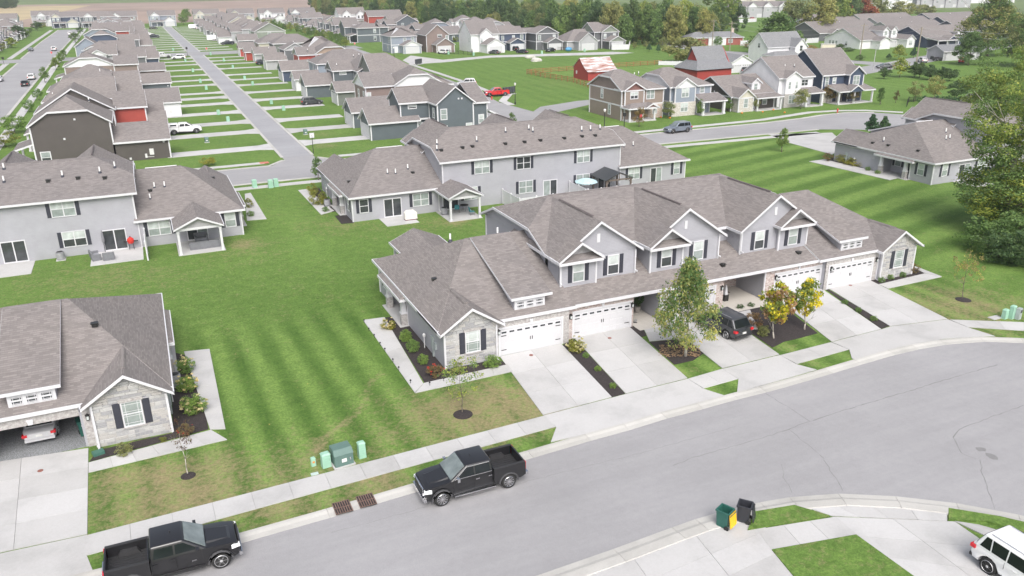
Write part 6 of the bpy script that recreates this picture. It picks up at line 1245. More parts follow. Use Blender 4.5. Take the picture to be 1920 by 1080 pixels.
MB().hull2([(-3.2, y, z) for y, z in pr], [(5.6, y, z) for y, z in pr]).build('barn_wall', RD, t); q = MB(); rp = [(3.9, 2.85), (.2, 5.4), (-1.6, 3.82), (-3.2, 2.72), (-4.7, 2.15)]
for a, c in zip(rp, rp[1:]): q.hull2([(-3.4, a[0], a[1]), (5.8, a[0], a[1]), (5.8, c[0], c[1]), (-3.4, c[0], c[1])], [(-3.4, a[0], a[1]+.09), (5.8, a[0], a[1]+.09), (5.8, c[0], c[1]+.09), (-3.4, c[0], c[1]+.09)])
q.build('tin_roof', TIN, t); MB().box(-3.28, -3.2, 1.6, 2.2, 1.3, 2.1).build('window', TRIM, t)
FGR = ROOFD
h = H('white farmhouse with steep grey roof and long side wing', 161, 155, name='house'); h.blk(154, 168, 152, 160.5, 4.8, 'x', 'gable', 'gable', .9, WHITE, rm=FGR); h.blk(162.5, 167, 149.6, 156, 4.8, 'y', 'gable', 'flush', .95, WHITE, rm=FGR); h.blk(152.5, 162, 147.5, 152, 2.8, 'x', 'hip', 'flush', .4, WHITE, rm=FGR); h.blk(168, 175, 149, 156, 2.8, 'x', 'flush', 'hip', .3, WHITE, rm=FGR); h.win(164.8, 149.6, 3.6, 's', 1.0, 1.5, mat=PANED); h.win(154, 156, 4.6, 'w', .9, 1.2)
for x in (155, 156.4, 158, 160, 161.2): h.win(x, 147.5, .9, 's', .7, 1.4, mat=PANED)
h = H('white double garage beside the red monitor barn', 132.5, 141, name='garage', cat='garage'); h.blk(129.2, 136, 137.4, 145.5, 2.9, 'y', 'gable', 'gable', .5, WHITE, rm=FGR); h.gd(131, 137.4, 's', 2.9, 4); h.gd(134.3, 137.4, 's', 2.9, 4)
h = H('low brick ranch house with dark roof under the big tree', 188, 222, -.3, name='house'); h.blk(-12, 10, -4, 4, 2.9, 'x', 'hip', 'hip', .45, siding('brick_ranch', (.3, .09, .07), .2), rm=ROOFD); h.blk(-4, 3, -4.6, -4, 2.8, 'x', 'flush', 'flush', .05, WHITE, oh=.05, tr=False, rm=ROOFD); MB().box(6.5, 7.5, -.5, .5, 3, 6).build('chimney', BRKT, h.t); h.win(5, -4, .9, 's', 1.6, 1.2, 2); h.win(-1, -4.6, .9, 's', 1.6, 1.4, 2)
h = H('low grey roofed house among the trees below the belt', 205, 300, -.4, name='house'); h.blk(-11, 11, -4, 4, 2.9, 'x', 'hip', 'hip', .45, LGREY, rm=ROOFD)
DG = 'duplex houses behind the upper right junction'
h = H('white duplex with long white gable wall and two front dormers', 228, 185, group=DG, name='duplex_house'); h.blk(217.2, 238.6, 176.6, 193.8, 3.1, 'x', 'gable', 'gable', .42, WHITE, tr=False)
for x in (229.5, 233.6): h.blk(x-1.4, x+1.4, 176.9, 184, 6.0, 'y', 'gable', 'flush', .8, WHITE, z0=3); h.win(x, 176.9, 4.4, 's', 1.1, 1.4, 2)
h.blk(222.5, 227.5, 172.5, 177, 2.9, 'y', 'gable', 'flush', .5, WHITE); h.blk(235.6, 239.4, 172.4, 178, 3.0, 'y', 'gable', 'flush', .7, WHITE); h.gd(229.6, 176.6, 's', 3.2, 4); h.gd(233.4, 176.6, 's', 3.2, 4); h.win(237.5, 172.4, 1, 's', 1.4, 1.5, 2)
for y in (191, 189.4, 187.8, 183): h.win(217.2, y, 1.0, 'w', .9, 1.3)
h = H('navy gabled duplex with front porch gables, right of the white duplex', 256, 177, group=DG, name='duplex_house'); h.blk(241.5, 271, 168.8, 186.5, 3.1, 'x', 'gable', 'gable', .44, NAVY, tr=False); h.blk(248, 251.5, 165, 169, 3.0, 'y', 'gable', 'flush', .6, NAVY); h.blk(252, 256, 165, 169, 3.0, 'y', 'gable', 'flush', .6, NAVY); h.gd(260, 168.8, 's', 4.4, 4); h.gd(265.4, 168.8, 's', 4.4, 4)
for x in (258.5, 264.5): h.blk(x-1.3, x+1.3, 169.2, 176, 5.0, 'y', 'flush', 'flush', .05, TRIM, z0=3, oh=.3)
h.porch(241, 252, 163.6, 168.8, 2.8, 'n', [(241.4, 164), (246, 164), (251.6, 164)])
for (lb, cx, cy, L2, W2, w) in (('dark grey gabled duplex above the white duplex', 250, 222, 17, 9, DGREY), ('taupe roofed duplex behind the navy duplex', 272, 205, 15, 9, LGREY), ('duplex with white front gable and slate side at the far right', 300, 196, 16, 9, SLATE), ('long duplex roof in the third line, left end', 268, 246, 16, 9, WHITE), ('long duplex roof in the third line, middle', 296, 232, 16, 9, LGREY), ('long duplex roof in the third line, right end by the big trees', 326, 222, 16, 9, NAVY), ('duplex with white gable wall near the red maple', 284, 276, 17, 9, WHITE), ('duplex roof in the furthest line, middle', 318, 262, 17, 9, LGREY), ('duplex roof in the furthest line, right', 350, 250, 17, 9, NAVY)):
    h = H(lb, cx, cy, group=DG, name='duplex_house'); h.blk(cx-L2, cx+L2, cy-W2, cy+W2, 3.1, 'x', 'gable', 'gable', .44, w, tr=False); h.blk(cx+2, cx+6.5, cy-W2-3, cy-W2, 3.0, 'y', 'gable', 'flush', .6, w, WHITE); h.blk(cx-L2+4, cx-L2+9, cy-W2-2.5, cy-W2, 3.0, 'y', 'gable', 'flush', .6, w); h.gd(cx-2, cy-W2, 's', 4.6, 4); h.vent(cx, cy-2, 6.4)
h = H('grey detached double garage on the asphalt lot at upper right', 213, 135, -.18, name='garage', cat='garage'); h.blk(-6.5, 6.5, -3.6, 3.6, 2.8, 'x', 'gable', 'gable', .45, LGREY, rm=ROOFD); h.gd(-3.2, -3.6, 's', 4.4); h.gd(3.0, -3.6, 's', 4.4)
FT = 'far townhouse rows on the horizon'
for i, (lb, px, z) in enumerate((('far pale townhouse row with four small gables behind the white fence', (1420, 32), 3), ('far townhouse row at the very top, behind the gabled row', (1400, 14), 3), ('far townhouse row above the red maple', (1650, 16), 3), ('far townhouse row at the top beyond the duplex roofs', (1760, 14), 3), ('far grey apartment block with pale upper floors at the top', (1710, 4), 3), ('far white apartment block at the top right corner', (1850, 5), 3))):
    x, y = G(*px); h = H(lb, x, y, -.35, group=FT, name='townhouse_row', cat='townhouse'); ww = 22
    h.blk(-ww, ww, -6, 6, 6.5, 'x', 'gable', 'gable', .5, (LGREY, CREAM, WHITE)[i % 3], tr=False)
    for k in range(4): xx = -16+k*10; h.blk(xx-3, xx+3, -7, -1, 6.6, 'y', 'gable', 'flush', .8, (LGREY, CREAM, WHITE)[i % 3], WHITE, tr=False); h.win(xx, -7, 3.8, 's', 1.6, 1.6, 2); h.gd(xx+4.6, -6, 's', 3.6)
# ---------------------------------------------------------------- trees and plants
def HZ(u, v, x, y):
    d = RT*((u-960)/FOC) + DN*((v-540)/FOC) + FW; r = math.hypot(x-CAM.x, y-CAM.y); return CAM.z + d.z*r/math.hypot(d.x, d.y)
def leaves(name, mat, n, size, shape, clumps, cr, seed, flat=.25, hollow=.55):
    """leaf quads spread through clumps that fill a unit crown (radius 1, z 0..2)"""
    rg = np.random.default_rng(seed); C = []
    while len(C) < clumps:
        p = rg.uniform(-1, 1, 3); r = np.linalg.norm(p)
        if r > 1 or r < hollow*rg.uniform(0, 1): continue
        h = (p[2]+1)/2
        k = {'round': 1, 'oval': (1-.35*abs(h-.45)*2), 'cone': (1-h)*1.05+.08, 'column': .9 if h < .75 else .9*(1-h)/.25, 'vase': .45+.6*h, 'egg': min(1, 1.25*(1-h)+.15)}[shape]
        C.append((p[0]*k, p[1]*k, h*2))
    C = np.array(C); w = rg.uniform(.5, 1.3, clumps); w /= w.sum(); ci = rg.choice(clumps, n, p=w); d = rg.normal(size=(n, 3)); d /= np.linalg.norm(d, axis=1)[:, None]
    rad = cr*rg.uniform(.35, 1.05, n)**.6*rg.uniform(.75, 1.3, clumps)[ci]; P = C[ci]+d*rad[:, None]*np.array([1, 1, .75])
    nn = d*.6+rg.normal(size=(n, 3))*.7+np.array([0, 0, flat]); nn /= np.linalg.norm(nn, axis=1)[:, None]
    a = np.cross(nn, rg.normal(size=(n, 3))); a /= np.linalg.norm(a, axis=1)[:, None]; b = np.cross(nn, a); s = size*rg.uniform(.6, 1.35, n)[:, None]
    V = np.stack([P-a*s, P-b*s*.55, P+a*s, P+b*s*.55], 1).reshape(-1, 3).astype(np.float32)
    me = bpy.data.meshes.new(name); me.vertices.add(n*4); me.vertices.foreach_set('co', V.reshape(-1)); me.loops.add(n*4); me.loops.foreach_set('vertex_index', np.arange(n*4, dtype=np.int32))
    me.polygons.add(n); me.polygons.foreach_set('loop_start', np.arange(n, dtype=np.int32)*4); me.polygons.foreach_set('loop_total', np.full(n, 4, np.int32)); me.materials.append(mat); me.update(); return me
G1 = leafmat('leaf_green', [(.045, .08, .03), (.075, .115, .04), (.11, .15, .055)]); GS = leafmat('leaf_shrub', [(.05, .095, .03), (.085, .135, .04), (.12, .17, .055)]); G2 = leafmat('leaf_dark', [(.03, .055, .028), (.05, .08, .036), (.07, .10, .042)]); G3 = leafmat('leaf_olive', [(.08, .095, .04), (.12, .13, .055), (.165, .16, .075)])
G4 = leafmat('leaf_yellow_green', [(.075, .115, .03), (.115, .145, .04), (.17, .18, .05)]); G5 = leafmat('leaf_birch', [(.075, .105, .04), (.11, .135, .055), (.15, .165, .07), (.19, .17, .06)]); G6 = leafmat('leaf_gold', [(.15, .17, .02), (.25, .23, .02), (.31, .25, .025)])
G7 = leafmat('leaf_red', [(.12, .03, .02), (.18, .05, .03), (.12, .085, .025)]); G8 = leafmat('leaf_tan', [(.12, .10, .05), (.16, .13, .065), (.10, .10, .045)]); G9 = leafmat('leaf_russet', [(.08, .052, .032), (.11, .078, .042), (.08, .08, .035)]); G10 = leafmat('leaf_purple', [(.04, .018, .018), (.065, .03, .024)])
GC = leafmat('leaf_conifer', [(.02, .045, .025), (.035, .065, .03)], .05); HY = leafmat('bloom_cream', [(.31, .26, .17), (.33, .29, .19), (.29, .25, .11)]); HG = leafmat('leaf_lime', [(.075, .095, .02), (.12, .125, .03), (.165, .15, .045)]); RO = leafmat('bloom_red', [(.2, .015, .015), (.22, .05, .035)]); PK = leafmat('leaf_peach', [(.19, .12, .075), (.15, .09, .055), (.17, .13, .055)])
CR = {}
def crown(kind, v=0):
    k = (kind, v)
    if k not in CR:
        T = {'belt_green': (G1, 4600, .065, 'egg', 50, .27), 'belt_dark': (G2, 4600, .065, 'round', 50, .27), 'belt_olive': (G3, 4600, .06, 'oval', 50, .26), 'belt_yellow': (G4, 4600, .06, 'oval', 48, .26), 'maple_red': (G7, 5500, .055, 'egg', 52, .25), 'conifer': (GC, 4200, .065, 'cone', 90, .17),
             'small_green': (G1, 2000, .075, 'egg', 34, .30), 'small_olive': (G3, 1700, .07, 'oval', 30, .30), 'small_russet': (G9, 1500, .07, 'oval', 28, .28), 'small_yellow': (G4, 2000, .075, 'egg', 32, .3), 'arbor': (GC, 1800, .08, 'column', 44, .25), 'bush': (GS, 3600, .055, 'round', 110, .22), 'bush_dark': (G2, 1800, .075, 'round', 44, .30), 'bush_lime': (HG, 2200, .065, 'round', 48, .28), 'bush_peach': (PK, 1800, .07, 'round', 36, .28)}[kind]
        CR[k] = leaves('crown', T[0], T[1], T[2], T[3], T[4], T[5], 100+v*17+len(kind)*3)
    return CR[k]
def trunk_mesh(key, h, r, limbs, spread, mat, seed, top=.55):
    def f():
        rg = random.Random(seed); b = MB(); segs = 5; p = Vector((0, 0, -.15)); pts = [p]
        for i in range(segs): p = p+Vector((rg.uniform(-.03, .03)*h, rg.uniform(-.03, .03)*h, h*(1 if i else 1.0)/segs)); pts.append(p)
        for i in range(segs): b.tube(pts[i], pts[i+1], r*(1-.75*i/segs)*(1.25 if i == 0 else 1), r*(1-.75*(i+1)/segs), 7)
        for k in range(limbs):
            t = rg.uniform(top*.6, .95); q = pts[min(segs, int(t*segs))]; a = 2*math.pi*k/limbs+rg.uniform(-.4, .4); l = spread*rg.uniform(.6, 1.05)
            m1 = q+Vector((math.cos(a)*l*.5, math.sin(a)*l*.5, l*.35)); m2 = m1+Vector((math.cos(a+.3)*l*.5, math.sin(a+.3)*l*.5, l*.5)); rr = r*.42*(1.1-t*.6)
            b.tube(q, m1, rr, rr*.6, 5); b.tube(m1, m2, rr*.6, rr*.15, 5); m3 = m1+Vector((math.cos(a-.7)*l*.4, math.sin(a-.7)*l*.4, l*.3)); b.tube(m1, m3, rr*.5, rr*.1, 4)
        return b.mesh('trunk', mat, True)
    return cached(('tr',)+key, f)
rv = random.Random(5)
def tree(name, label, kind, x, y, h, rad, group=None, z0f=.18, cat='tree', mat=BARK, variants=3, trunk=True):
    t = thing(name, label, cat, (x, y, 0), rv.uniform(0, 6.28), group); ch = h*(1-z0f)/2
    if trunk: put('trunk', trunk_mesh((kind, 'u'), .8, .02, 6, .18, mat, 3), t, (0, 0, 0), scale=(h*1.1, h*1.1, h))
    put('crown', crown(kind, rv.randrange(variants)), t, (0, 0, h*z0f), scale=(rad, rad, ch)); return t
def tpx(name, label, kind, base, top, wpx, group=None, **k):
    """tree standing at pixel base, its tip at pixel row top, crown wpx pixels wide"""
    x, y = G(*base); d = math.hypot(x-CAM.x, y-CAM.y); dd = math.hypot(d, CAM.z); h = HZ(base[0], top, x, y); return tree(name, label, kind, x, y, max(h, .5), wpx/2*dd/FOC, group, **k)
def big_tree(name, label, x, y, h, rad, mats, n, size, shape, clumps, cr, seed, bark=BARK, z0=.3, limbs=9, r=None, hollow=.55):
    t = thing(name, label, 'tree', (x, y, 0)); put('trunk', trunk_mesh((seed, 'big'), h*.78, r or h*.022, limbs, rad*.95, bark, seed), t)
    for i, (m, share) in enumerate(mats): put('crown', leaves('crown', m, int(n*share), size, shape, clumps, cr, seed+i*7, hollow=hollow), t, (0, 0, h*z0), scale=(rad, rad, h*(1-z0)/2))
    return t
# near street trees
x, y = G(1285, 668); big_tree('birch_tree', 'full olive green birch in the mulch bed between the two driveways', x, y, HZ(1305, 488, x, y), 2.5, [(G5, .6), (G1, .4)], 9000, .036, 'egg', 100, .2, 4, BARKP, .12, 12, .10, .25)
x, y = G(1451, 635); big_tree('young_maple_tree', 'young maple with yellow top and peach pink side leaves, left of the pair in mulch', x, y, HZ(1462, 528, x, y), 1.3, [(G6, .45), (G4, .2), (PK, .35)], 2600, .085, 'oval', 34, .22, 8, BARKP, .30, 8, .06)
x, y = G(1508, 618); big_tree('young_maple_tree', 'young yellow green maple, right of the pair in mulch', x, y, HZ(1520, 522, x, y), 1.15, [(G4, .6), (G6, .4)], 2300, .085, 'oval', 30, .22, 9, BARKP, .28, 8, .06)
def sapling(label, base, top, rad, mats, n, seed, z0=.3, size=.05, bark=BARK, cl=26):
    x, y = G(*base); h = HZ(base[0], top, x, y); t = big_tree('sapling_tree', label, x, y, h, rad, mats, n, size, 'round', cl, .2, seed, bark, z0, 8, .035, .2)
    return t
sapling('thin leafy sapling in a round mulch ring on the front lawn', (867, 775), 668, 1.35, [(G4, .6), (G1, .4)], 900, 12)
sapling('small bare russet sapling beside the lower left walk', (353, 890), 778, .55, [(G10, .6), (G9, .4)], 420, 13, .42, .06, BARKP)
sapling('sparse tan sapling on the right lawn beside the dark thicket', (1805, 560), 462, 1.3, [(G8, .8), (G4, .2)], 800, 14)
MR = lambda px, r: tag(MB().lathe([(r, 0), (r*.8, .05), (r*.3, .09), (.02, .1)], 16).build('mulch_ring', MULCH, None, (*G(*px), 0)), kind='structure')
MR((868, 777), .62); MR((1806, 562), .62); MR((353, 892), .4)
# big trees at the right edge
x, y = 58, 3; big_tree('thicket_tree', 'broad yellow green tree with dark inner branches at the right edge', 60.5, 4, 7.6, 6.2, [(G4, .45), (G1, .4), (G2, .15)], 34000, .024, 'round', 150, .17, 21, BARK, .06, 14, .2)
x, y = G(1874, 432); big_tree('lone_tall_tree', 'tall open tree with a forked trunk rising in front of the right townhouse row', x, y, HZ(1880, 140, x, y), 5.2, [(G1, .55), (G4, .45)], 24000, .024, 'round', 90, .18, 22, BARKP, .40, 14, .34, .35)
x, y = G(1880, 300); big_tree('yellow_green_tree', 'bright yellow green tree behind the forked tree at the right edge', x, y, HZ(1900, 85, x, y), 6.6, [(G4, .75), (G1, .25)], 26000, .024, 'round', 110, .18, 23, BARK, .16, 12, .3)
for (lb, bx, by, tp, rad, mats, sd) in (('large dark green tree at the upper right corner behind the yellow green one', 1850, 105, -14, 10.5, [(G1, .5), (G3, .5)], 24), ('large olive tree cut by the right edge below the corner tree', 1925, 125, 10, 9, [(G3, .6), (G1, .4)], 25), ('mid green tree between the corner tree and the garage', 1815, 122, 60, 5.5, [(G1, 1.0)], 27)):
    x, y = G(bx, by); big_tree('large_tree', lb, x, y, HZ(bx, tp, x, y), rad, mats, 20000, .03, 'egg', 100, .2, sd, BARK, .12, 10)
for i, (px, r, hh) in enumerate((((1850, 470), 2.6, 3.6), ((1880, 490), 2.4, 3.2), ((1915, 470), 3, 4.2), ((1925, 500), 2.6, 3.4), ((1870, 440), 2.4, 3.4))):
    x, y = G(*px); t = thing('thicket_shrub', 'dark green shrub in the thicket below the big right-hand tree', 'shrub', (x, y, 0), i, 'shrubs of the right-hand thicket'); put('foliage', leaves('foliage', G2 if i % 2 else G1, 4200, .05, 'round', 60, .22, 60+i), t, (0, 0, -.2), scale=(r, r, hh/2)); put('stem', trunk_mesh(('shrub', i % 2), 1.2, .06, 8, 1.0, BARK, i), t)
# shrubs and flowers
def shrub(label, px, w, hgt, kind, group=None, bloom=None, name='shrub'):
    x, y = G(*px); t = thing(name, label, 'shrub' if name == 'shrub' else name.replace('_', ' '), (x, y, 0), rv.uniform(0, 6), group)
    put('foliage', crown(kind, rv.randrange(2)), t, (0, 0, -.03), scale=(w/2, w/2, hgt/2)); put('stem', trunk_mesh(('sh', 0), 1, .05, 6, .5, BARK, 2), t, scale=(w*.5, w*.5, hgt*.6))
    if bloom: put('blossom', leaves('blossom', bloom[0], bloom[1]*2, bloom[2]*1.1, 'round', bloom[3], .10, int(px[0]), hollow=.8), t, (0, 0, hgt*.08), scale=(w*.56, w*.56, hgt*.54))
    return t
BG = 'clipped round shrubs in the left side bed'
shrub('round clipped shrub in the side bed nearest the porch', (761, 640), .95, .95, 'bush', BG); shrub('round clipped shrub in the side bed, largest and in the middle', (775, 660), 1.0, 1.0, 'bush', BG); shrub('round clipped shrub in the side bed nearest the street', (794, 683), .78, .8, 'bush', BG)
shrub('yellow cream hydrangea at the porch end of the side walk', (728, 617), 1.1, .85, 'bush_lime', None, (HY, 130, .1, 20)); shrub('rose shrub with red blooms at the street end of the side bed', (817, 705), 1.3, .8, 'small_russet', None, (RO, 60, .07, 16), 'rose_bush')
shrub('green shrub at the left stone corner behind the sapling', (857, 698), 1.0, .8, 'small_olive'); shrub('round green shrub between the stone gable and the left driveway', (922, 689), 1.15, .9, 'bush'); shrub('yellow hydrangea at the head of the mulch strip between the left driveways', (1080, 660), 1.3, 1.05, 'bush_lime', None, (HY, 160, .1, 24))
for i, px in enumerate(((1098, 670), (1121, 695), (1149, 727))): shrub('tiny green shrub in the left mulch strip, %s' % ('below the hydrangea', 'middle one', 'nearest the street')[i], px, .5, .38, 'bush', 'tiny shrubs in the left mulch strip')
for i, px in enumerate(((1584, 570), (1609, 585), (1638, 601))): shrub('tiny green shrub in the right mulch strip, %s' % ('nearest the garage', 'middle one', 'nearest the street')[i], px, .55, .42, 'bush', 'tiny shrubs in the right mulch strip')
for i, px in enumerate(((1652, 529), (1669, 524), (1692, 519))): shrub('small round shrub under the right stone gable, %s' % ('left', 'middle', 'right')[i], px, .62, .5, 'bush', 'shrubs under the right stone gable')
shrub('brownish rose shrub at the outer end of the right gable bed', (1712, 512), 1.1, 1.0, 'small_russet', None, (RO, 26, .07, 10), 'rose_bush'); shrub('peach leaved shrub in the wide bed behind the black SUV', (1412, 612), 1.35, 1.15, 'bush_peach'); shrub('grey green shrub beside the peach one in the wide bed', (1431, 630), 1.05, .9, 'small_olive')
shrub('small dark shrub at the porch edge of the wide bed, left', (1388, 579), .6, .42, 'bush_dark', 'small shrubs at the porch edge'); shrub('small dark shrub at the porch edge of the wide bed, right', (1408, 575), .55, .4, 'bush_dark', 'small shrubs at the porch edge')
HH = 'cream hydrangeas in the lower left bed'
for i, (px, w) in enumerate((((349, 698), 1.25), ((352, 733), 1.35), ((365, 772), 1.6))): shrub('cream blooming hydrangea in the lower left bed, %s' % ('nearest the porch', 'middle one', 'largest and nearest the street')[i], px, w, 1.1, 'bush', HH, (HY, 150, .1, 26))
shrub('rose bush with one bright red bloom in the lower left bed', (350, 818), 1.0, .85, 'small_russet', None, (RO, 30, .07, 9), 'rose_bush'); shrub('pale green ball shrub under the lower left stone gable', (233, 852), 1.05, .78, 'small_olive'); shrub('tiny lime plant between the ball shrub and the corner', (306, 829), .45, .35, 'bush_lime')
shrub('tall yellow green shrub at the left end of the back townhouse row', (597, 384), 2.0, 1.9, 'bush_lime', 'shrubs beside the back townhouse row'); shrub('golden shrub nearest the street beside the back townhouse row', (588, 366), 1.6, 1.6, 'bush_lime', 'shrubs beside the back townhouse row'); shrub('small round shrub at the porch of the back townhouse row', (611, 397), .8, .65, 'bush', 'shrubs beside the back townhouse row')
shrub('golden shrub at the side of the left townhouse row', (466, 390), 1.2, 1.2, 'bush_lime', 'shrubs beside the left townhouse row'); shrub('small round shrub at the side of the left townhouse row', (471, 406), .85, .7, 'bush', 'shrubs beside the left townhouse row')
for i, (px, k, w, h_) in enumerate((((1551, 302), 'small_russet', 1.6, 1.2), ((1575, 305), 'small_olive', 1.6, 1.3), ((1588, 308), 'bush_lime', 1.9, 1.3), ((1606, 312), 'bush_lime', 1.8, 1.1), ((1627, 320), 'bush', .8, .6), ((1645, 326), 'bush', .8, .55))): shrub('shrub by the right townhouse row side walk, %s' % ('russet, far left', 'grey green, second', 'golden, third', 'golden, fourth', 'small ball left of the post', 'small ball at the post')[i], px, w, h_, k, 'shrubs beside the right townhouse row')
lb = MB(); rg = random.Random(2)          # fallen leaves and tulip-like leaf litter on the birch bed
for i in range(420):
    a, b_ = rg.random(), rg.random(); x, y = G(1235+a*78, 648+b_*22); s = rg.uniform(.05, .11); t_ = rg.uniform(0, 6); lb.quad(*[(x+s*math.cos(t_+k*1.57)*(1 if k % 2 else .6), y+s*math.sin(t_+k*1.57)*(1 if k % 2 else .6), .04+rg.uniform(0, .04)) for k in range(4)])
tag(lb.build('leaf_litter', leafmat('leaf_litter', [(.11, .07, .045), (.15, .10, .065), (.085, .055, .035)], 0), fix=False), kind='stuff')
tl = MB()
for i in range(150):
    x, y = rg.uniform(-25, -6), rg.uniform(-8, 40)
    if rg.random() < .5: x, y = rg.uniform(40, 56), rg.uniform(-8, 20)
    s = rg.uniform(.03, .06); t_ = rg.uniform(0, 6); tl.quad(*[(x+s*math.cos(t_+k*1.57), y+s*math.sin(t_+k*1.57)*.7, .03) for k in range(4)])
tag(tl.build('fallen_leaves', leafmat('leaf_fallen', [(.2, .15, .04), (.16, .12, .055), (.12, .09, .04)], 0), fix=False), kind='stuff')
# trees and plants farther off
tpx('small_tree', 'small young tree by the left corner of the back townhouse row', 'small_green', (597, 338), 293, 24); tpx('small_tree', 'small oak like tree alone on the striped lawn by the cul-de-sac', 'small_green', (1466, 285), 238, 22); tpx('small_tree', 'golden young tree behind the left townhouse row', 'bush_lime', (390, 311), 294, 26); tpx('small_tree', 'little tree behind the ridge of the back townhouse row', 'small_green', (960, 242), 210, 18)
tpx('pine_tree', 'bushy blue green pine behind the right townhouse row, left of two', 'conifer', (1632, 258), 213, 32, 'pines behind the right townhouse row'); tpx('pine_tree', 'bushy blue green pine behind the right townhouse row, right of two', 'conifer', (1655, 256), 217, 28, 'pines behind the right townhouse row')
CG = 'young trees in front of the cul-de-sac houses'
for (lb, b, tp, w, k) in (('russet young tree at the tan corner house', (1198, 238), 200, 26, 'small_russet'), ('olive bushy tree between the tan house and the grey blue house', (1252, 222), 190, 30, 'small_olive'), ('green pear shaped tree in front of the grey blue house', (1313, 217), 186, 18, 'small_green'), ('green pear shaped tree in front of the brown cottage', (1365, 210), 183, 18, 'small_green'), ('slim dark tree at the stone gable of the brown cottage', (1416, 208), 178, 18, 'small_olive'), ('russet and green tree in front of the white house', (1501, 204), 165, 30, 'small_olive'), ('russet tree between the white house and the navy house', (1550, 193), 158, 32, 'small_russet'), ('small russet tree in front of the navy house porch', (1596, 194), 169, 26, 'small_russet')): tpx('young_tree', lb, k, b, tp, w, CG)
for i, (b, tp, w, k) in enumerate((((1650, 196), 162, 16, 'small_green'), ((1679, 193), 168, 10, 'small_russet'), ((1715, 190), 150, 26, 'small_olive'), ((1752, 186), 143, 34, 'small_olive'))): tpx('young_tree', 'thin young tree on the lawn right of the navy house, %s' % ('closest', 'second, nearly bare', 'third', 'fourth, widest')[i], k, b, tp, w, 'thin young trees right of the navy house')
for i, (b, tp, w, k) in enumerate((((1657, 148), 127, 20, 'belt_dark'), ((1686, 145), 108, 30, 'small_yellow'), ((1714, 145), 117, 26, 'belt_dark'), ((1724, 146), 119, 26, 'belt_dark'), ((1742, 150), 120, 26, 'belt_dark'), ((1766, 151), 126, 24, 'belt_dark'), ((1780, 152), 127, 24, 'belt_dark'))): tpx('roadside_tree', 'roadside tree at the back of the lawn, %s from the left' % ('first', 'second', 'third', 'fourth', 'fifth', 'sixth', 'seventh')[i], k, b, tp, w, 'roadside trees at the back of the lawn')
for i in range(8): tpx('arborvitae', 'dark columnar evergreen in the hedge row behind the right townhouse row', 'arbor', (1722+i*11, 194+i*.3-(i % 3)), 181-(i % 2)*3, 9, 'columnar evergreens behind the right townhouse row')
tpx('dark_tree', 'dark bushy tree at the end of the columnar evergreen row', 'belt_dark', (1792, 186), 152, 36)
tpx('willow_tree', 'wide olive tree beside the red monitor barn', 'belt_olive', (1290, 118), 68, 84, z0f=.05); tpx('maple_tree', 'big round dark green maple behind the white farmhouse', 'belt_green', (1452, 100), 22, 92, z0f=.05); tpx('maple_tree', 'red and orange maple above the duplex roofs', 'maple_red', (1607, 46), -10, 62, z0f=.05)
for i, (b, tp, w, k) in enumerate((((1488, 72), -2, 60, 'belt_olive'), ((1530, 72), -14, 70, 'belt_olive'), ((1560, 60), -20, 60, 'belt_yellow'), ((1585, 52), -18, 44, 'belt_dark'), ((1640, 42), -6, 40, 'belt_olive'), ((1690, 34), 2, 46, 'belt_olive'), ((1730, 32), 8, 40, 'belt_olive'), ((1380, 60), 4, 40, 'belt_dark'), ((1345, 62), -22, 70, 'belt_yellow'))): tpx('tree', 'tree behind the farmhouse and duplexes, %s' % ('olive one left of the tall olive tree', 'tall olive one with pale branches', 'yellowing one right of the tall olive tree', 'dark one left of the red maple', 'olive one right of the red maple', 'small olive one above the duplex roofs', 'grey olive one furthest right', 'dark one at the gap to the far white fence', 'large yellow green one left of the gap')[i], k, b, tp, w, 'trees behind the farmhouse and duplexes', z0f=.05)
tpx('spruce_tree', 'dark narrow spruce in the gap by the far white fence', 'conifer', (1376, 56), 24, 20); tpx('spruce_tree', 'blue green spruce in front of the tree belt', 'conifer', (1170, 72), 33, 26)
for i, (b, tp, w, k) in enumerate((((1189, 92), 78, 12, 'small_olive'), ((1198, 90), 74, 10, 'small_green'), ((1217, 97), 82, 13, 'conifer'), ((1234, 99), 83, 11, 'conifer'), ((1241, 94), 70, 22, 'small_olive'), ((1212, 92), 76, 14, 'small_olive'))): tpx('young_tree', 'young tree on the verge right of the white yard fence, %s' % ('leftmost', 'second', 'third, a small conifer', 'fourth, a small conifer', 'rightmost and widest', 'thin one behind the conifers')[i], k, b, tp, w, 'young trees right of the white yard fence')
for i, (b, tp, w, k) in enumerate((((1565, 104), 88, 18, 'small_green'), ((1684, 112), 84, 26, 'small_yellow'), ((1712, 109), 88, 14, 'conifer'), ((1666, 112), 100, 12, 'conifer'), ((1477, 116), 104, 18, 'small_green'), ((1612, 114), 102, 18, 'small_green'), ((1402, 90), 80, 26, 'small_russet'))): tpx('garden_tree', 'garden tree near the upper right junction, %s' % ('green one by the entrance wall', 'yellow green one', 'dark pointed one', 'small pointed one', 'green one at the farmhouse porch', 'one at the lamp', 'purple leaved one at the ranch house')[i], k, b, tp, w, 'garden trees near the upper right junction')
SGp = 'small trees along the left street'
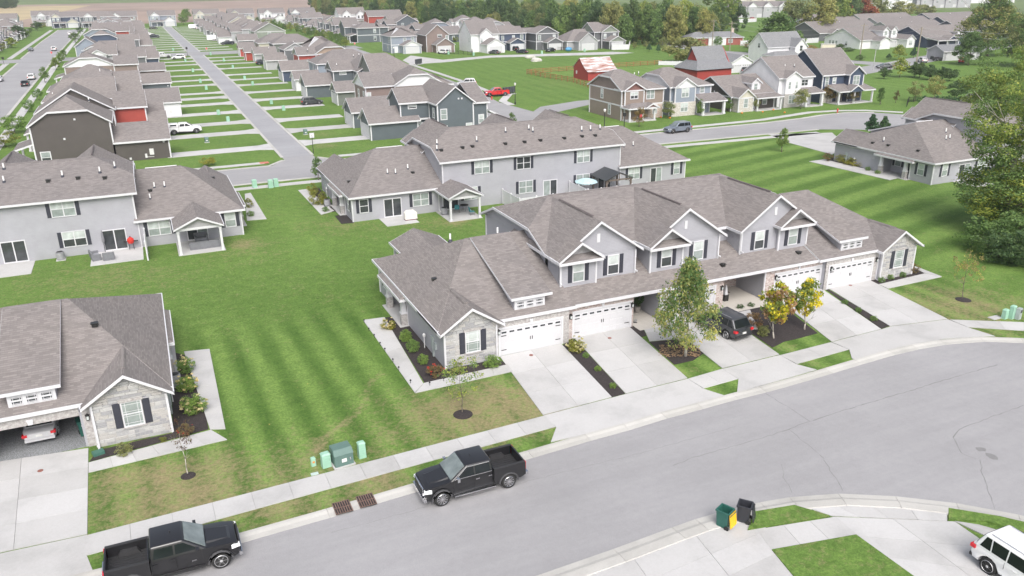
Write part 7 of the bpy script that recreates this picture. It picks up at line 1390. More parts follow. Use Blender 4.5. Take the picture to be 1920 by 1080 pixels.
for i, (b, tp, w, k) in enumerate((((85, 155), 124, 15, 'small_green'), ((106, 131), 108, 18, 'small_yellow'), ((121, 111), 92, 14, 'small_green'), ((113, 118), 98, 14, 'small_green'), ((142, 80), 60, 17, 'bush_dark'), ((151, 64), 50, 10, 'bush_dark'), ((72, 188), 166, 16, 'bush'), ((56, 210), 186, 18, 'bush'), ((28, 250), 214, 40, 'bush'), ((10, 276), 246, 46, 'bush_lime'), ((22, 90), 70, 24, 'small_yellow'), ((36, 74), 48, 22, 'belt_dark'), ((50, 70), 54, 16, 'small_green'), ((70, 58), 40, 16, 'belt_dark'), ((80, 55), 42, 14, 'small_olive'), ((4, 98), 80, 14, 'small_olive'), ((58, 62), 52, 12, 'small_green'), ((104, 50), 40, 12, 'small_green'), ((113, 50), 36, 8, 'small_olive'))): tpx('street_tree', 'small leafy tree along the left street', k, b, tp, w, SGp)
for i in range(26):
    s = i/25; b = (478+s*172+rv.uniform(-3, 3), 42+s*46+rv.uniform(-2, 2)); tpx('street_tree', 'young leafy tree lining the street below the back blocks', rv.choice(['small_green', 'small_green', 'small_olive', 'small_yellow']), b, b[1]-13-s*9+rv.uniform(-2, 2), 10+s*6, 'young trees lining the street below the back blocks')
tpx('shrub', 'yellow green shrub between the white house garages across the meadow', 'bush_lime', (854, 79), 68, 10)
for i, (b, tp, w) in enumerate((((344, 46), 24, 16), ((352, 40), 16, 14), ((346, 33), 18, 10))): tpx('garden_tree', 'bushy tree beside the blue grey house at the alley end', 'bush', b, tp, w, 'bushy trees at the alley end')
# the belt behind the houses
BT = 'trees of the belt behind the houses'
line = [Vector(G(*p)) for p in ((586, 22), (680, 36), (760, 45), (840, 52), (920, 60), (1000, 68), (1090, 78), (1170, 82), (1240, 74), (1320, 84), (1350, 70))]
LB = {'belt_green': 'mid green tree of the belt behind the houses', 'belt_dark': 'dark green tree of the belt behind the houses', 'belt_olive': 'olive tree of the belt behind the houses', 'belt_yellow': 'yellowing tree of the belt behind the houses'}
rb = random.Random(77)
for a, b in zip(line, line[1:]):
    d = b-a; n = max(2, int(d.length/7.0)); nr = Vector((-d.y, d.x)).normalized()
    if nr.y < 0: nr = -nr
    for i in range(n):
        for row, off in enumerate((0, 9, 20, 34)):
            p = a.lerp(b, (i+rb.uniform(.1, .9))/n)+nr*(off+rb.uniform(-3, 3)); u = (p.x-90)/130
            k = rb.choice(['belt_green', 'belt_dark', 'belt_dark', 'belt_green'] + (['belt_yellow', 'belt_olive', 'belt_yellow'] if p.x > 175 else ['belt_olive'])); hh = rb.uniform(11, 17)*(1 if row else rb.uniform(.6, 1))
            tree('belt_tree', LB[k], k, p.x, p.y, hh, hh*rb.uniform(.26, .36), BT, z0f=.04, variants=4, trunk=row == 0)
for i in range(60):     # scrub at the foot of the belt
    j = rb.randrange(len(line)-1); p = line[j].lerp(line[j+1], rb.random())+Vector((rb.uniform(-4, 2), rb.uniform(-8, -1))); tree('belt_shrub', 'low shrub at the foot of the tree belt', rb.choice(['bush', 'bush_dark', 'bush_lime', 'bush']), p.x, p.y, rb.uniform(1.6, 4), rb.uniform(1.4, 3), 'low shrubs at the foot of the tree belt', .0, 'shrub', trunk=False, variants=2)
for i in range(26): p = Vector(G(2+rb.uniform(-40, 30), 16)); p += Vector((rb.uniform(-10, 10), rb.uniform(0, 60))); hh = rb.uniform(9, 14); tree('far_tree', 'dark tree of the far grove at the upper left corner', 'belt_dark', p.x, p.y, hh, hh*.34, 'trees of the far grove at the upper left', .03, trunk=False)
# ---------------------------------------------------------------- small things
# utility boxes on the front lawn
def pedestal(label, px, w, h, kind='ped', group='green utility boxes on the front lawn', rz=.1):
    x, y = G(*px); t = thing('utility_box', label, 'utility box', (x, y, 0), rz, group)
    if kind == 'ped':
        MB().hull2([(-w/2, -w*.4, 0), (w/2, -w*.4, 0), (w/2, w*.4, 0), (-w/2, w*.4, 0)], [(-w*.45, -w*.36, h), (w*.45, -w*.36, h), (w*.45, w*.36, h), (-w*.45, w*.36, h)]).build('cabinet', GREENBOX, t); MB().hull2([(-w*.52, -w*.42, h), (w*.52, -w*.42, h), (w*.52, w*.42, h), (-w*.52, w*.42, h)], [(-w*.35, -w*.28, h+.09), (w*.35, -w*.28, h+.09), (w*.35, w*.28, h+.09), (-w*.35, w*.28, h+.09)]).build('cap', GREENBOX, t)
        b = MB()
        for i in range(4): b.box(-w*.4, w*.4, -w*.41, -w*.37, h*(.25+.16*i), h*(.25+.16*i)+.03)
        b.build('louvre', GREENBOX, t)
    else:
        MB().box(-w/2-.08, w/2+.08, -w*.42-.08, w*.42+.08, -.05, .08).build('pad', CONC, t); MB().box(-w/2, w/2, -w*.42, w*.42, .08, h*.75).build('cabinet', GREEND, t); MB().hull2([(-w*.52, -w*.45, h*.75), (w*.52, -w*.45, h*.75), (w*.52, w*.45, h*.75), (-w*.52, w*.45, h*.75)], [(-w*.5, -w*.2, h), (w*.5, -w*.2, h), (w*.5, w*.44, h), (-w*.5, w*.44, h)]).build('lid', GREEND, t)
        MB().box(-.14, .14, -w*.43, -w*.42, h*.3, h*.5).build('warning_label', PLATE, t); MB().box(w*.3, w*.36, -w*.44, -w*.42, h*.35, h*.5).build('latch', CHROME, t)
    return t
pedestal('smallest green utility pedestal with an orange sticker, leftmost on the front lawn', (588, 873), .26, .45); MB().box(-.06, .06, -.12, -.1, .22, .34).build('sticker', plain('sticker_orange', (.7, .25, .05)), bpy.data.objects['utility_box'])
pedestal('pale green utility box between the small pedestal and the transformer', (612, 874), .5, .78); pedestal('dark green transformer box with a white label on the front lawn', (642, 868), 1.05, 1.05, 'tx'); pedestal('tall ribbed pale green pedestal right of the transformer', (679, 857), .42, .92)
x, y = G(590, 889); tag(MB().box(-.2, .2, -.12, .12, 0, .03).build('valve_cover', plain('cover_pale', (.45, .55, .52)), None, (x, y, .01)), 'pale rectangular valve cover in the grass below the pedestals', 'valve cover')
for i, (px, lb) in enumerate((((1883, 597), 'pale green pedestal, leftmost of three beside the right sidewalk'), ((1896, 597), 'tall pale green pedestal, middle of three beside the right sidewalk'))): pedestal(lb, px, .42, .7+.3*i, group='utility boxes beside the right sidewalk')
x, y = G(1908, 598); t = thing('utility_box', 'grey metered utility cabinet, rightmost of three beside the right sidewalk', 'utility box', (x, y, 0), .2, 'utility boxes beside the right sidewalk'); MB().box(-.22, .22, -.15, .15, 0, .9).build('cabinet', plain('meter_grey', (.3, .33, .33)), t); MB().box(-.14, .14, -.17, -.15, .55, .8).build('meter_window', PANED, t)
x, y = G(1866, 596); tag(MB().box(-.5, .5, -.28, .28, -.02, .05).build('equipment_pad', CONC, None, (x, y, 0)), 'flat concrete equipment pad beside the right pedestals', 'pad')
for s, rows in ((-1, ((388, 267), (428, 228), (410, 215), (387, 168), (376, 155), (362, 135), (348, 116), (325, 95))), (1, ((573, 252), (532, 207), (509, 195), (474, 160), (459, 149), (437, 128), (420, 115), (395, 103)))):
    for i, px in enumerate(rows): pedestal('pale green pedestal on the grass between alley drives', px, .6, .9, 'ped' if i else 'tx', 'green pedestals along the alley')
for px in ((478, 352), (508, 352), (518, 350), (841, 102), (888, 104), (921, 98), (1016, 101), (1096, 97)): pedestal('pale green pedestal on a far verge', px, .6, 1.0, 'ped', 'green pedestals on the far verges')
# wheelie bins
def bin_(label, px, body, lid, rz, open_=True):
    x, y = G(*px); t = thing('wheelie_bin', label, 'trash bin', (x, y, 0), rz)
    b = MB(); B = [(-.24, -.27, .08), (.24, -.27, .08), (.24, .24, .08), (-.24, .24, .08)]; T = [(-.3, -.33, 1.02), (.3, -.33, 1.02), (.3, .33, 1.02), (-.3, .33, 1.02)]; I = [(-.26, -.29, 1.02), (.26, -.29, 1.02), (.26, .29, 1.02), (-.26, .29, 1.02)]; J = [(-.2, -.22, .2), (.2, -.22, .2), (.2, .2, .2), (-.2, .2, .2)]
    b.poly(list(reversed(B)))
    for i in range(4): j = (i+1) % 4; b.quad(B[i], B[j], T[j], T[i]); b.quad(T[i], T[j], I[j], I[i]); b.quad(I[i], I[j], J[j], J[i])
    b.poly(J); b.build('bin_body', body, t, fix=False)
    MB().box(-.33, .33, -.36, -.32, .94, 1.03).box(-.33, -.29, -.32, .33, .94, 1.03).box(.29, .33, -.32, .33, .94, 1.03).box(-.28, .28, .33, .37, .94, 1.03).build('rim', body, t)
    MB().hull2([(-.3, .37, .96), (.3, .37, .96), (.29, .47, .24), (-.29, .47, .24)], [(-.3, .41, .98), (.3, .41, .98), (.29, .52, .26), (-.29, .52, .26)]).build('lid', lid, t) if open_ else MB().box(-.33, .33, -.36, .38, 1.03, 1.08).build('lid', lid, t)
    MB().box(-.3, .3, .40, .44, .9, .94).build('handle', body, t); MB().box(-.12, .12, -.325, -.30, .72, .84).build('print', PLATE, t)
    for s in (-1, 1): MB().lathe([(.12, -.03), (.13, 0), (.12, .03)], 14, 'X').build('wheel', TYRE, t, (s*.26, .26, .13))
    return t
bin_('dark green wheelie bin with open yellow lid on the apron', (1357, 987), plain('bin_green', (.02, .10, .08), .5), plain('bin_yellow', (.8, .45, .02), .45), R(-156)); bin_('black wheelie bin standing open beside the green one', (1394, 977), plain('bin_black', (.03, .032, .04), .5), plain('bin_black', (.03, .032, .04)), R(-140))
# back patios
def ac_unit(label, x, y):
    t = thing('air_conditioner', label, 'AC unit', (x, y, 0), 0, 'outdoor AC units'); MB().box(-.42, .42, -.42, .42, 0, .05).build('pad', CONC, t); MB().lathe([(.36, .05), (.37, .1), (.37, .78), (.33, .82)], 14).build('housing', plain('ac_grey', (.22, .225, .24), .5), t); b = MB()
    for i in range(10): b.lathe([(.375, .14+i*.06), (.38, .16+i*.06), (.375, .18+i*.06)], 14)
    b.build('grille', plain('ac_light', (.34, .34, .36), .5), t); MB().lathe([(.1, .82), (.3, .84), (.02, .86)], 12).build('fan_guard', IRON, t); return t
px_ = lambda u, v: G(u, v)
ac_unit('AC unit on a small pad on the back of the left townhouse row', *px_(115, 487)); ac_unit('AC unit beside the covered patio of the back townhouse row', *px_(833, 402)); ac_unit('AC unit in the side bed of the back townhouse row', *px_(614, 386)); ac_unit('AC unit behind the hydrangeas of the lower left house', *px_(330, 722))
def chair(label, x, y, rz, mat, group, h=.45):
    t = thing('patio_chair', label, 'chair', (x, y, .05), rz, group); MB().box(-.27, .27, -.27, .27, h-.03, h).build('seat', mat, t); MB().hull2([(-.27, .24, h), (.27, .24, h), (.27, .27, h), (-.27, .27, h)], [(-.25, .36, h+.55), (.25, .36, h+.55), (.25, .39, h+.55), (-.25, .39, h+.55)]).build('backrest', mat, t)
    for sx in (-1, 1):
        for sy in (-1, 1): MB().tube((sx*.25, sy*.24, 0), (sx*.24, sy*.24, h), .02, .02, 5).build('leg', IRON, t)
        MB().box(sx*.27-.02, sx*.27+.02, -.26, .28, h+.2, h+.23).build('armrest', IRON, t)
    return t
TEAL = plain('teal_sling', (.05, .22, .25), .6); WICK = plain('wicker_grey', (.17, .175, .19), .8)
chair('teal sling chair on the covered patio, left of the table', *px_(857, 399), 2.8, TEAL, 'teal chairs on the covered patio'); chair('teal sling chair on the covered patio, right of the table', *px_(885, 404), 1.6, TEAL, 'teal chairs on the covered patio')
x, y = px_(871, 396); t = thing('patio_table', 'dark round table with legs on the covered patio', 'table', (x, y, .05)); MB().lathe([(.5, .68), (.5, .71)], 16).build('tabletop', IRON, t)
for k in range(4): MB().tube((.34*math.cos(k*1.57), .34*math.sin(k*1.57), 0), (.2*math.cos(k*1.57), .2*math.sin(k*1.57), .68), .02, .02, 5).build('leg', IRON, t)
def sofa(label, x, y, rz, w, group):
    t = thing('outdoor_sofa', label, 'sofa', (x, y, .05), rz, group); MB().box(-w/2, w/2, -.4, .4, 0, .22).build('base', WICK, t); MB().box(-w/2, w/2, .3, .45, .22, .8).build('backrest', WICK, t)
    for s in (-1, 1): MB().box(s*(w/2-.08)-.08, s*(w/2-.08)+.08, -.4, .3, .22, .6).build('armrest', WICK, t)
    n = max(1, round(w/.7))
    for i in range(n): MB().box(-w/2+.17+i*(w-.34)/n+.01, -w/2+.17+(i+1)*(w-.34)/n-.01, -.38, .28, .22, .38).build('cushion', plain('cushion_grey', (.26, .265, .29), .9), t)
    return t
sofa('long grey wicker sofa on the covered patio of the left townhouse row', *px_(385, 465), PI, 2.9, 'grey wicker seats under the left covered patio'); sofa('small grey wicker loveseat facing the long sofa', *px_(378, 452), 0, 1.3, 'grey wicker seats under the left covered patio')
sofa('grey covered sofa on the open patio slab', *px_(180, 486), PI/2+.2, 1.6, 'grey covered furniture on the open patio'); sofa('grey covered armchair on the open patio slab', *px_(205, 487), PI, 1.0, 'grey covered furniture on the open patio')
x, y = px_(198, 473); t = thing('patio_umbrella', 'closed grey patio umbrella over the covered furniture', 'umbrella', (x, y, 0)); MB().tube((0, 0, 0), (.0, 0, 2.2), .03, .03, 8).build('pole', IRON, t); MB().lathe([(.05, .9), (.14, 1.2), (.1, 1.9), (.03, 2.3)], 10).build('canopy', plain('cover_grey', (.2, .2, .22), .8), t)
x, y = px_(248, 468); t = thing('kamado_grill', 'red egg shaped grill on a stand by the sliding door', 'grill', (x, y, .05)); MB().lathe([(.05, .55), (.26, .65), (.33, .85), (.33, .92)], 18).build('bowl', plain('enamel_red', (.55, .03, .02), .25, coat=.5), t); MB().lathe([(.33, .93), (.30, 1.1), (.14, 1.24), (.08, 1.28)], 18).build('dome_lid', plain('enamel_red', (.55, .03, .02)), t); MB().lathe([(.07, 1.28), (.07, 1.36)], 10).build('chimney_cap', IRON, t)
for k in range(4): MB().tube((.3*math.cos(k*1.57+.8), .3*math.sin(k*1.57+.8), 0), (.24*math.cos(k*1.57+.8), .24*math.sin(k*1.57+.8), .66), .02, .02, 5).build('leg', IRON, t)
for s in (-1, 1): MB().box(s*.5-.18, s*.5+.18, -.2, .2, .82, .85).build('side_shelf', IRON, t)
x, y = px_(770, 412); t = thing('covered_grill', 'cream covered grill on the back patio slab', 'grill', (x, y, .05)); MB().hull2([(-.7, -.35, .1), (.7, -.35, .1), (.7, .35, .1), (-.7, .35, .1)], [(-.68, -.34, .8), (.68, -.34, .8), (.68, .34, .8), (-.68, .34, .8)]).hull2([(-.68, -.34, .8), (.68, -.34, .8), (.68, .34, .8), (-.68, .34, .8)], [(-.4, -.25, 1.05), (.4, -.25, 1.05), (.4, .3, 1.05), (-.4, .3, 1.05)]).build('cover', plain('cover_cream', (.66, .64, .6), .8), t); MB().box(-.69, .69, -.35, .35, 0, .1).build('hem', plain('hem_plum', (.15, .07, .08), .8), t)
# white vinyl privacy fences: posts and boards
def vinyl(label, pts, h=1.8, group='white vinyl fences', bay=2.2, boards=True):
    a0 = pts[0]; t = thing('privacy_fence', label, 'fence', (a0[0], a0[1], 0), 0, group); P = [Vector(p)-Vector(a0) for p in pts]; seen = []
    for a, b in zip(P, P[1:]):
        n = max(1, round((b-a).length/bay)); d = (b-a).normalized(); rz = math.atan2(d.y, d.x)
        for i in range(n+1):
            q = a.lerp(b, i/n)
            if all((q-s).length > .2 for s in seen): seen.append(q); put('post', cached(('vp', h), lambda: MB().box(-.065, .065, -.065, .065, 0, h+.05).hull2([(-.09, -.09, h+.05), (.09, -.09, h+.05), (.09, .09, h+.05), (-.09, .09, h+.05)], [(-.02, -.02, h+.14), (.02, -.02, h+.14), (.02, .02, h+.14), (-.02, .02, h+.14)]).mesh('post', TRIM)), t, (q.x, q.y, 0))
        L2 = (b-a).length/n
        for i in range(n):
            q = a.lerp(b, (i+.5)/n); w = round(L2-.14, 3)
            put('rail', cached(('vr', h, w), lambda: MB().box(-w/2, w/2, -.03, .03, .05, .2).box(-w/2, w/2, -.03, .03, h-.14, h).mesh('rail', TRIM)), t, (q.x, q.y, 0), rz)
            k = max(2, round(w/.28)); bw = round(w/k-.008, 3)
            if boards:
                for j in range(k): u = (j+.5)*w/k-w/2; put('board', cached(('vb', h, bw), lambda: MB().box(-bw/2, bw/2, -.015, .015, .18, h-.12).mesh('board', TRIM)), t, (q.x+d.x*u, q.y+d.y*u, 0), rz)
            else: put('board', cached(('vbw', h, w), lambda: MB().box(-w/2, w/2, -.015, .015, .18, h-.12).mesh('board', TRIM)), t, (q.x, q.y, 0), rz)
    return t
vinyl('white privacy fence round the patios of the back townhouse row', [(16.9, 38.2), (16.9, 33.4), (34.0, 33.4)], 1.75); vinyl('white divider fence between two patios of the back townhouse row', [(25.9, 38.2), (25.9, 33.6)], 1.75); vinyl('white divider fence beside the open patio of the left townhouse row', [(-22.4, 38.9), (-22.4, 34.2)], 1.9)
x, y = (30.6, 36.0); t = thing('gazebo', 'dark metal roofed gazebo on timber posts behind the back patios', 'gazebo', (x, y, 0)); wood = plain('weathered_timber', (.16, .13, .11), .8, var=.3)
q = MB(); A = [(-2.0, -1.9, 2.35), (2.0, -1.9, 2.35), (2.0, 1.9, 2.35), (-2.0, 1.9, 2.35)]; r0, r1 = (0, -1.9, 3.15), (0, 1.9, 3.15)
q.hull2([(A[0][0], A[0][1], 2.35), (0, -1.9, 3.15), (0, 1.9, 3.15), (A[3][0], A[3][1], 2.35)], [(A[0][0], A[0][1], 2.41), (0, -1.9, 3.21), (0, 1.9, 3.21), (A[3][0], A[3][1], 2.41)]).hull2([(0, -1.9, 3.15), (2, -1.9, 2.35), (2, 1.9, 2.35), (0, 1.9, 3.15)], [(0, -1.9, 3.21), (2, -1.9, 2.41), (2, 1.9, 2.41), (0, 1.9, 3.21)]).build('metal_roof', plain('roof_charcoal', (.045, .05, .055), .5), t)
for sx in (-1, 1):
    for sy in (-1, 1): MB().box(-.09, .09, -.09, .09, 0, 2.35).build('post', wood, t, (sx*1.7, sy*1.6, 0)); MB().tube((sx*1.7, sy*1.6, 1.8), (sx*1.2, sy*1.6, 2.35), .05, .05, 5).build('brace', wood, t)
for sy in (-1, 1): MB().box(-1.9, 1.9, sy*1.6-.06, sy*1.6+.06, 2.2, 2.38).build('beam', wood, t); MB().tube((-1.5, sy*1.75, 2.45), (0, sy*1.75, 3.1), .05, .05, 5).tube((1.5, sy*1.75, 2.45), (0, sy*1.75, 3.1), .05, .05, 5).tube((0, sy*1.75, 2.4), (0, sy*1.75, 3.1), .05, .05, 5).build('truss', wood, t)
x, y = (27.2, 36.4); t = thing('patio_umbrella', 'open pale blue patio umbrella beside the gazebo', 'umbrella', (x, y, 0)); MB().tube((0, 0, 0), (0, 0, 2.35), .03, .03, 8).build('pole', TRIM, t); MB().lathe([(1.45, 1.95), (1.4, 2.02), (.7, 2.28), (.03, 2.42)], 8).build('canopy', plain('canvas_pale_blue', (.42, .58, .62), .8), t)
vinyl('white yard fence beside the sage house across the meadow', [G(1145, 86), G(1147, 94), G(1179, 93), G(1181, 84)], 1.9, boards=False); vinyl('white scalloped fence left of the red monitor barn', [G(1235, 122), G(1313, 123)], 1.2, boards=False); vinyl('long white fence in front of the far townhouse row', [G(1380, 43), G(1418, 41)], 2.0, boards=False, bay=4); vinyl('white fence piece at the dark duplex', [G(1500, 82), G(1534, 80)], 1.9, boards=False, bay=3); vinyl('white fence by the brick ranch house', [G(1388, 86), G(1412, 85)], 1.9, boards=False)
# timber rail fence round the barn yard
RW = plain('rail_timber', (.27, .155, .06), .85, var=.3); t = thing('rail_fence', 'brown three rail timber fence round the small red barn yard', 'fence', (79.5, 162, 0))
P = [Vector(p) for p in (G(1240, 121), G(1147, 127), G(988, 139), G(1022, 146), G(1075, 155), G(1102, 164), G(1128, 170))]
for a, b in zip(P, P[1:]):
    n = max(1, round((b-a).length/2.6)); d = (b-a); L2 = d.length/n; rz = math.atan2(d.y, d.x)
    for i in range(n):
        q = a.lerp(b, i/n)-Vector((79.5, 162)); put('post', cached('rfp', lambda: MB().box(-.09, .09, -.09, .09, 0, 1.4).mesh('post', RW)), t, (q.x, q.y, 0), rz); c = a.lerp(b, (i+.5)/n)-Vector((79.5, 162)); w = round(L2, 2)
        for zz in (.35, .8, 1.22): put('rail', cached(('rfr', w), lambda: MB().box(-w/2, w/2, -.03, .03, -.08, .08).mesh('rail', RW)), t, (c.x-math.sin(rz)*.11, c.y+math.cos(rz)*.11, zz), rz)
# black metal yard fences
def ironfence(label, pts, h=1.2):
    a0 = Vector(pts[0]); t = thing('iron_fence', label, 'fence', (a0.x, a0.y, 0), 0, 'black metal yard fences')
    for a, b in zip(pts, pts[1:]):
        a = Vector(a)-a0; b = Vector(b)-a0; d = (b-a); n = max(1, round(d.length/2)); rz = math.atan2(d.y, d.x); w = round(d.length/n, 2)
        for i in range(n): q = a.lerp(b, i/n); put('post', cached(('ifp', h), lambda: MB().box(-.05, .05, -.05, .05, 0, h+.1).mesh('post', IRON)), t, (q.x, q.y, 0)); c = a.lerp(b, (i+.5)/n); put('panel', cached(('ifm', h, w), lambda: (lambda m: [m.box(-w/2, w/2, -.02, .02, z, z+.05) for z in (.1, h-.1)] and [m.box(-w/2+(k+.5)*w/8-.015, -w/2+(k+.5)*w/8+.015, -.012, .012, .1, h) for k in range(8)] and m)(MB()).mesh('panel', IRON)), t, (c.x, c.y, 0), rz)
    return t
ironfence('black metal fence round the yard between the brown and the white house', [G(843, 91), G(843, 101), G(886, 103), G(884, 95)]); ironfence('black metal fence beside the low light grey house', [G(1038, 90), G(1044, 94), G(1076, 96)]); ironfence('low black metal fence at the columnar evergreens', [G(1700, 200), G(1703, 192), G(1722, 190)], 1.1)
# mailbox banks
for (lb, px, rz) in (('grey mailbox bank beside the red pickup', (954, 177), R(20)), ('grey mailbox bank at the bend of the meadow street', (785, 121), R(40))):
    x, y = G(*px); t = thing('mailbox_bank', lb, 'mailboxes', (x, y, 0), rz, 'grey mailbox banks'); MB().box(-1.9, 1.9, -.6, .6, 0, .08).build('pad', CONC, t)
    for i in range(4):
        xx = -1.35+i*.9; MB().box(-.4, .4, -.22, .22, .35, 1.7).build('cabinet', plain('mailbox_slate', (.05, .055, .065), .5), t, (xx, 0, 0)); MB().box(-.1, .1, -.1, .1, .05, .35).build('pedestal', IRON, t, (xx, 0, 0)); b = MB()
        for k in range(5): b.box(-.36, -.02, -.235, -.22, .42+k*.25, .62+k*.25).box(.02, .36, -.235, -.22, .42+k*.25, .62+k*.25)
        b.build('mail_door', plain('mailbox_door', (.075, .08, .09), .5), t, (xx, 0, 0))
# lamps and signs
def lamp(label, px, top):
    x, y = G(*px); h = HZ(px[0], top, x, y); t = thing('street_lamp', label, 'street lamp', (x, y, 0), 0, 'black post lamps'); MB().lathe([(.16, 0), (.16, .5), (.08, .7), (.06, h-.6), (.12, h-.55)], 10).build('post', IRON, t); MB().lathe([(.12, h-.55), (.22, h-.3), (.2, h-.1)], 10).build('lamp_globe', plain('globe_white', (.75, .73, .68), .3), t); MB().lathe([(.22, h-.1), (.05, h)], 10).build('cap', TRIM, t); return t
lamp('black post lamp with white globe beside the red pickup', (966, 196), 155); lamp('black post lamp with white globe at the tan corner house', (1133, 242), 204); lamp('black post lamp in front of the grey blue house across the meadow', (739, 108), 88)
x, y = G(1170, 245); t = thing('mailbox', 'black single mailbox on a post at the tan corner house', 'mailbox', (x, y, 0)); MB().box(-.05, .05, -.05, .05, 0, 2.6).build('post', IRON, t); MB().box(-.2, .2, -.2, .2, 2.5, 3.1).build('box', IRON, t)
OCT = [(.38*math.cos(PI/8+k*PI/4), .38*math.sin(PI/8+k*PI/4)) for k in range(8)]
def stop(label, px, rz=0):
    x, y = G(*px); t = thing('stop_sign', label, 'stop sign', (x, y, 0), rz, 'red stop signs'); MB().box(-.035, .035, -.02, .02, 0, 2.4).build('post', plain('galvanised', (.3, .3, .3), .5, .5), t)
    MB().hull2([(a, -.03, 2.45+b) for a, b in OCT], [(a, -.045, 2.45+b) for a, b in OCT]).build('sign_rim', TRIM, t); MB().hull2([(a*.93, -.045, 2.45+b*.93) for a, b in OCT], [(a*.93, -.05, 2.45+b*.93) for a, b in OCT]).build('sign_face', plain('sign_red', (.6, .03, .03), .4), t); letters('STOP', t, (0, -.052, 2.35), .27, TRIM, R(90), 0, name='lettering'); return t
stop('red stop sign on the left street', (99, 112)); stop('red stop sign at the alley crossing', (389, 104)); stop('red stop sign by the slate corner house', (666, 94))
for (lb, px, top) in (('white street sign on a black post at the alley mouth', (588, 288), 249), ('black street sign post at the cross street', (352, 106), 88), ('dark street sign post on the far left corner', (8, 122), 107)):
    x, y = G(*px); h = HZ(px[0], top, x, y); t = thing('street_sign', lb, 'street sign', (x, y, 0), 0, 'street sign posts'); MB().tube((0, 0, 0), (0, 0, h-.3), .05, .05, 8).build('post', IRON, t); MB().box(-.34, .34, -.04, .0, h-.75, h).build('sign_face', TRIM if 'white' in lb else IRON, t)
for (lb, px) in (('red fire hydrant at the cul-de-sac kerb', (1570, 211)), ('red fire hydrant at the meadow street corner', (699, 106)), ('red fire hydrant beside the red pickup', (922, 187))):
    x, y = G(*px); t = thing('fire_hydrant', lb, 'hydrant', (x, y, 0), 0, 'red fire hydrants'); HR = plain('hydrant_red', (.5, .05, .04), .45); MB().lathe([(.18, 0), (.18, .06), (.12, .08), (.12, .55), (.16, .6), (.13, .72), (.04, .8)], 12).build('barrel', HR, t)
    for s in (-1, 1): MB().lathe([(.07, 0), (.07, .12)], 8, 'X').build('outlet', HR, t, (s*.12 if s > 0 else -.24, 0, .48))
# utility poles and wires
PW = plain('pole_wood', (.27, .235, .19), .9); poles = []
for (px, top, lb) in (((1002, 47), 17, 'first'), ((1078, 53), 22, 'second'), ((1182, 66), 26, 'third'), ((1312, 72), 34, 'fourth'), ((1335, 88), 36, 'fifth'), ((1368, 96), 40, 'sixth'), ((1612, 108), 44, 'seventh'), ((1718, 118), 50, 'eighth'), ((938, 40), 11, 'a'), ((882, 34), 8, 'b'), ((842, 28), 8, 'c'), ((799, 26), 6, 'd'), ((750, 22), 2, 'e'), ((703, 18), 0, 'f'), ((1105, 45), 26, 'g'), ((903, 30), 14, 'h')):
    x, y = G(*px); h = HZ(px[0], top, x, y); t = thing('utility_pole', 'wooden utility pole %s' % {'first': 'left of the dark grey house, with a white transformer', 'second': 'rising behind the low light grey house', 'third': 'in front of the blue green spruce', 'fourth': 'tallest left of the brick ranch house', 'fifth': 'leaning pair left pole by the monitor barn', 'sixth': 'right of the leaning pole by the ranch house', 'seventh': 'in front of the white duplex', 'eighth': 'in front of the navy duplex'}.get(lb, 'standing along the tree belt'), 'utility pole', (x, y, 0), 0, 'wooden utility poles')
    MB().tube((0, 0, 0), (0, 0, h), .2, .14, 8).build('pole', PW, t); MB().box(-1.3, 1.3, -.08, .08, h-.7, h-.55).build('cross_arm', PW, t)
    if lb == 'first': MB().lathe([(.25, h-2.6), (.28, h-2.5), (.28, h-1.6), (.2, h-1.5)], 10).build('transformer', plain('can_pale', (.5, .52, .5)), t, (.4, 0, 0))
    poles.append((lb, Vector((x, y, h-.5))))
pd = dict(poles); t = MB()
def wire(a, b, sag=1.2):
    pr = a
    for i in range(1, 13): s = i/12; q = a.lerp(b, s)-Vector((0, 0, sag*4*s*(1-s))); t.tube(pr, q, .035, .035, 4, cap=False); pr = q
o = ['f', 'e', 'd', 'c', 'b', 'a', 'first', 'second', 'third', 'fourth', 'fifth', 'sixth']
for a, b in zip(o, o[1:]): wire(pd[a], pd[b]); wire(pd[a]-Vector((0, 0, 1.6)), pd[b]-Vector((0, 0, 1.6)))
for dx in (-1.1, 1.1): wire(pd['fourth']+Vector((dx, 0, 0)), pd['fifth']+Vector((dx, 0, 0)), .4)
for z in (0, -1.6): wire(pd['sixth']+Vector((0, 0, z)), pd['seventh']+Vector((0, 0, z)), 2); wire(pd['seventh']+Vector((0, 0, z)), pd['eighth']+Vector((0, 0, z)), 2); wire(pd['eighth']+Vector((0, 0, z)), pd['eighth']+Vector((75, -75, z)), 2)
tag(t.build('power_lines', plain('wire_grey', (.3, .3, .3), .5)), 'sagging grey power lines strung between the wooden utility poles', 'power lines')
for (lb, px, top) in (('grey street light pole on the far side of the lawn', (1637, 131), 84),):
    x, y = G(*px); h = HZ(px[0], top, x, y); t = thing('light_pole', lb, 'light pole', (x, y, 0)); MB().tube((0, 0, 0), (0, 0, h), .12, .08, 8).build('pole', plain('pole_grey', (.4, .4, .4)), t); MB().box(-.1, 1.6, -.05, .05, h-.1, h).box(1.2, 1.8, -.12, .12, h-.16, h-.02).build('lamp_arm', MATS['pole_grey'], t)
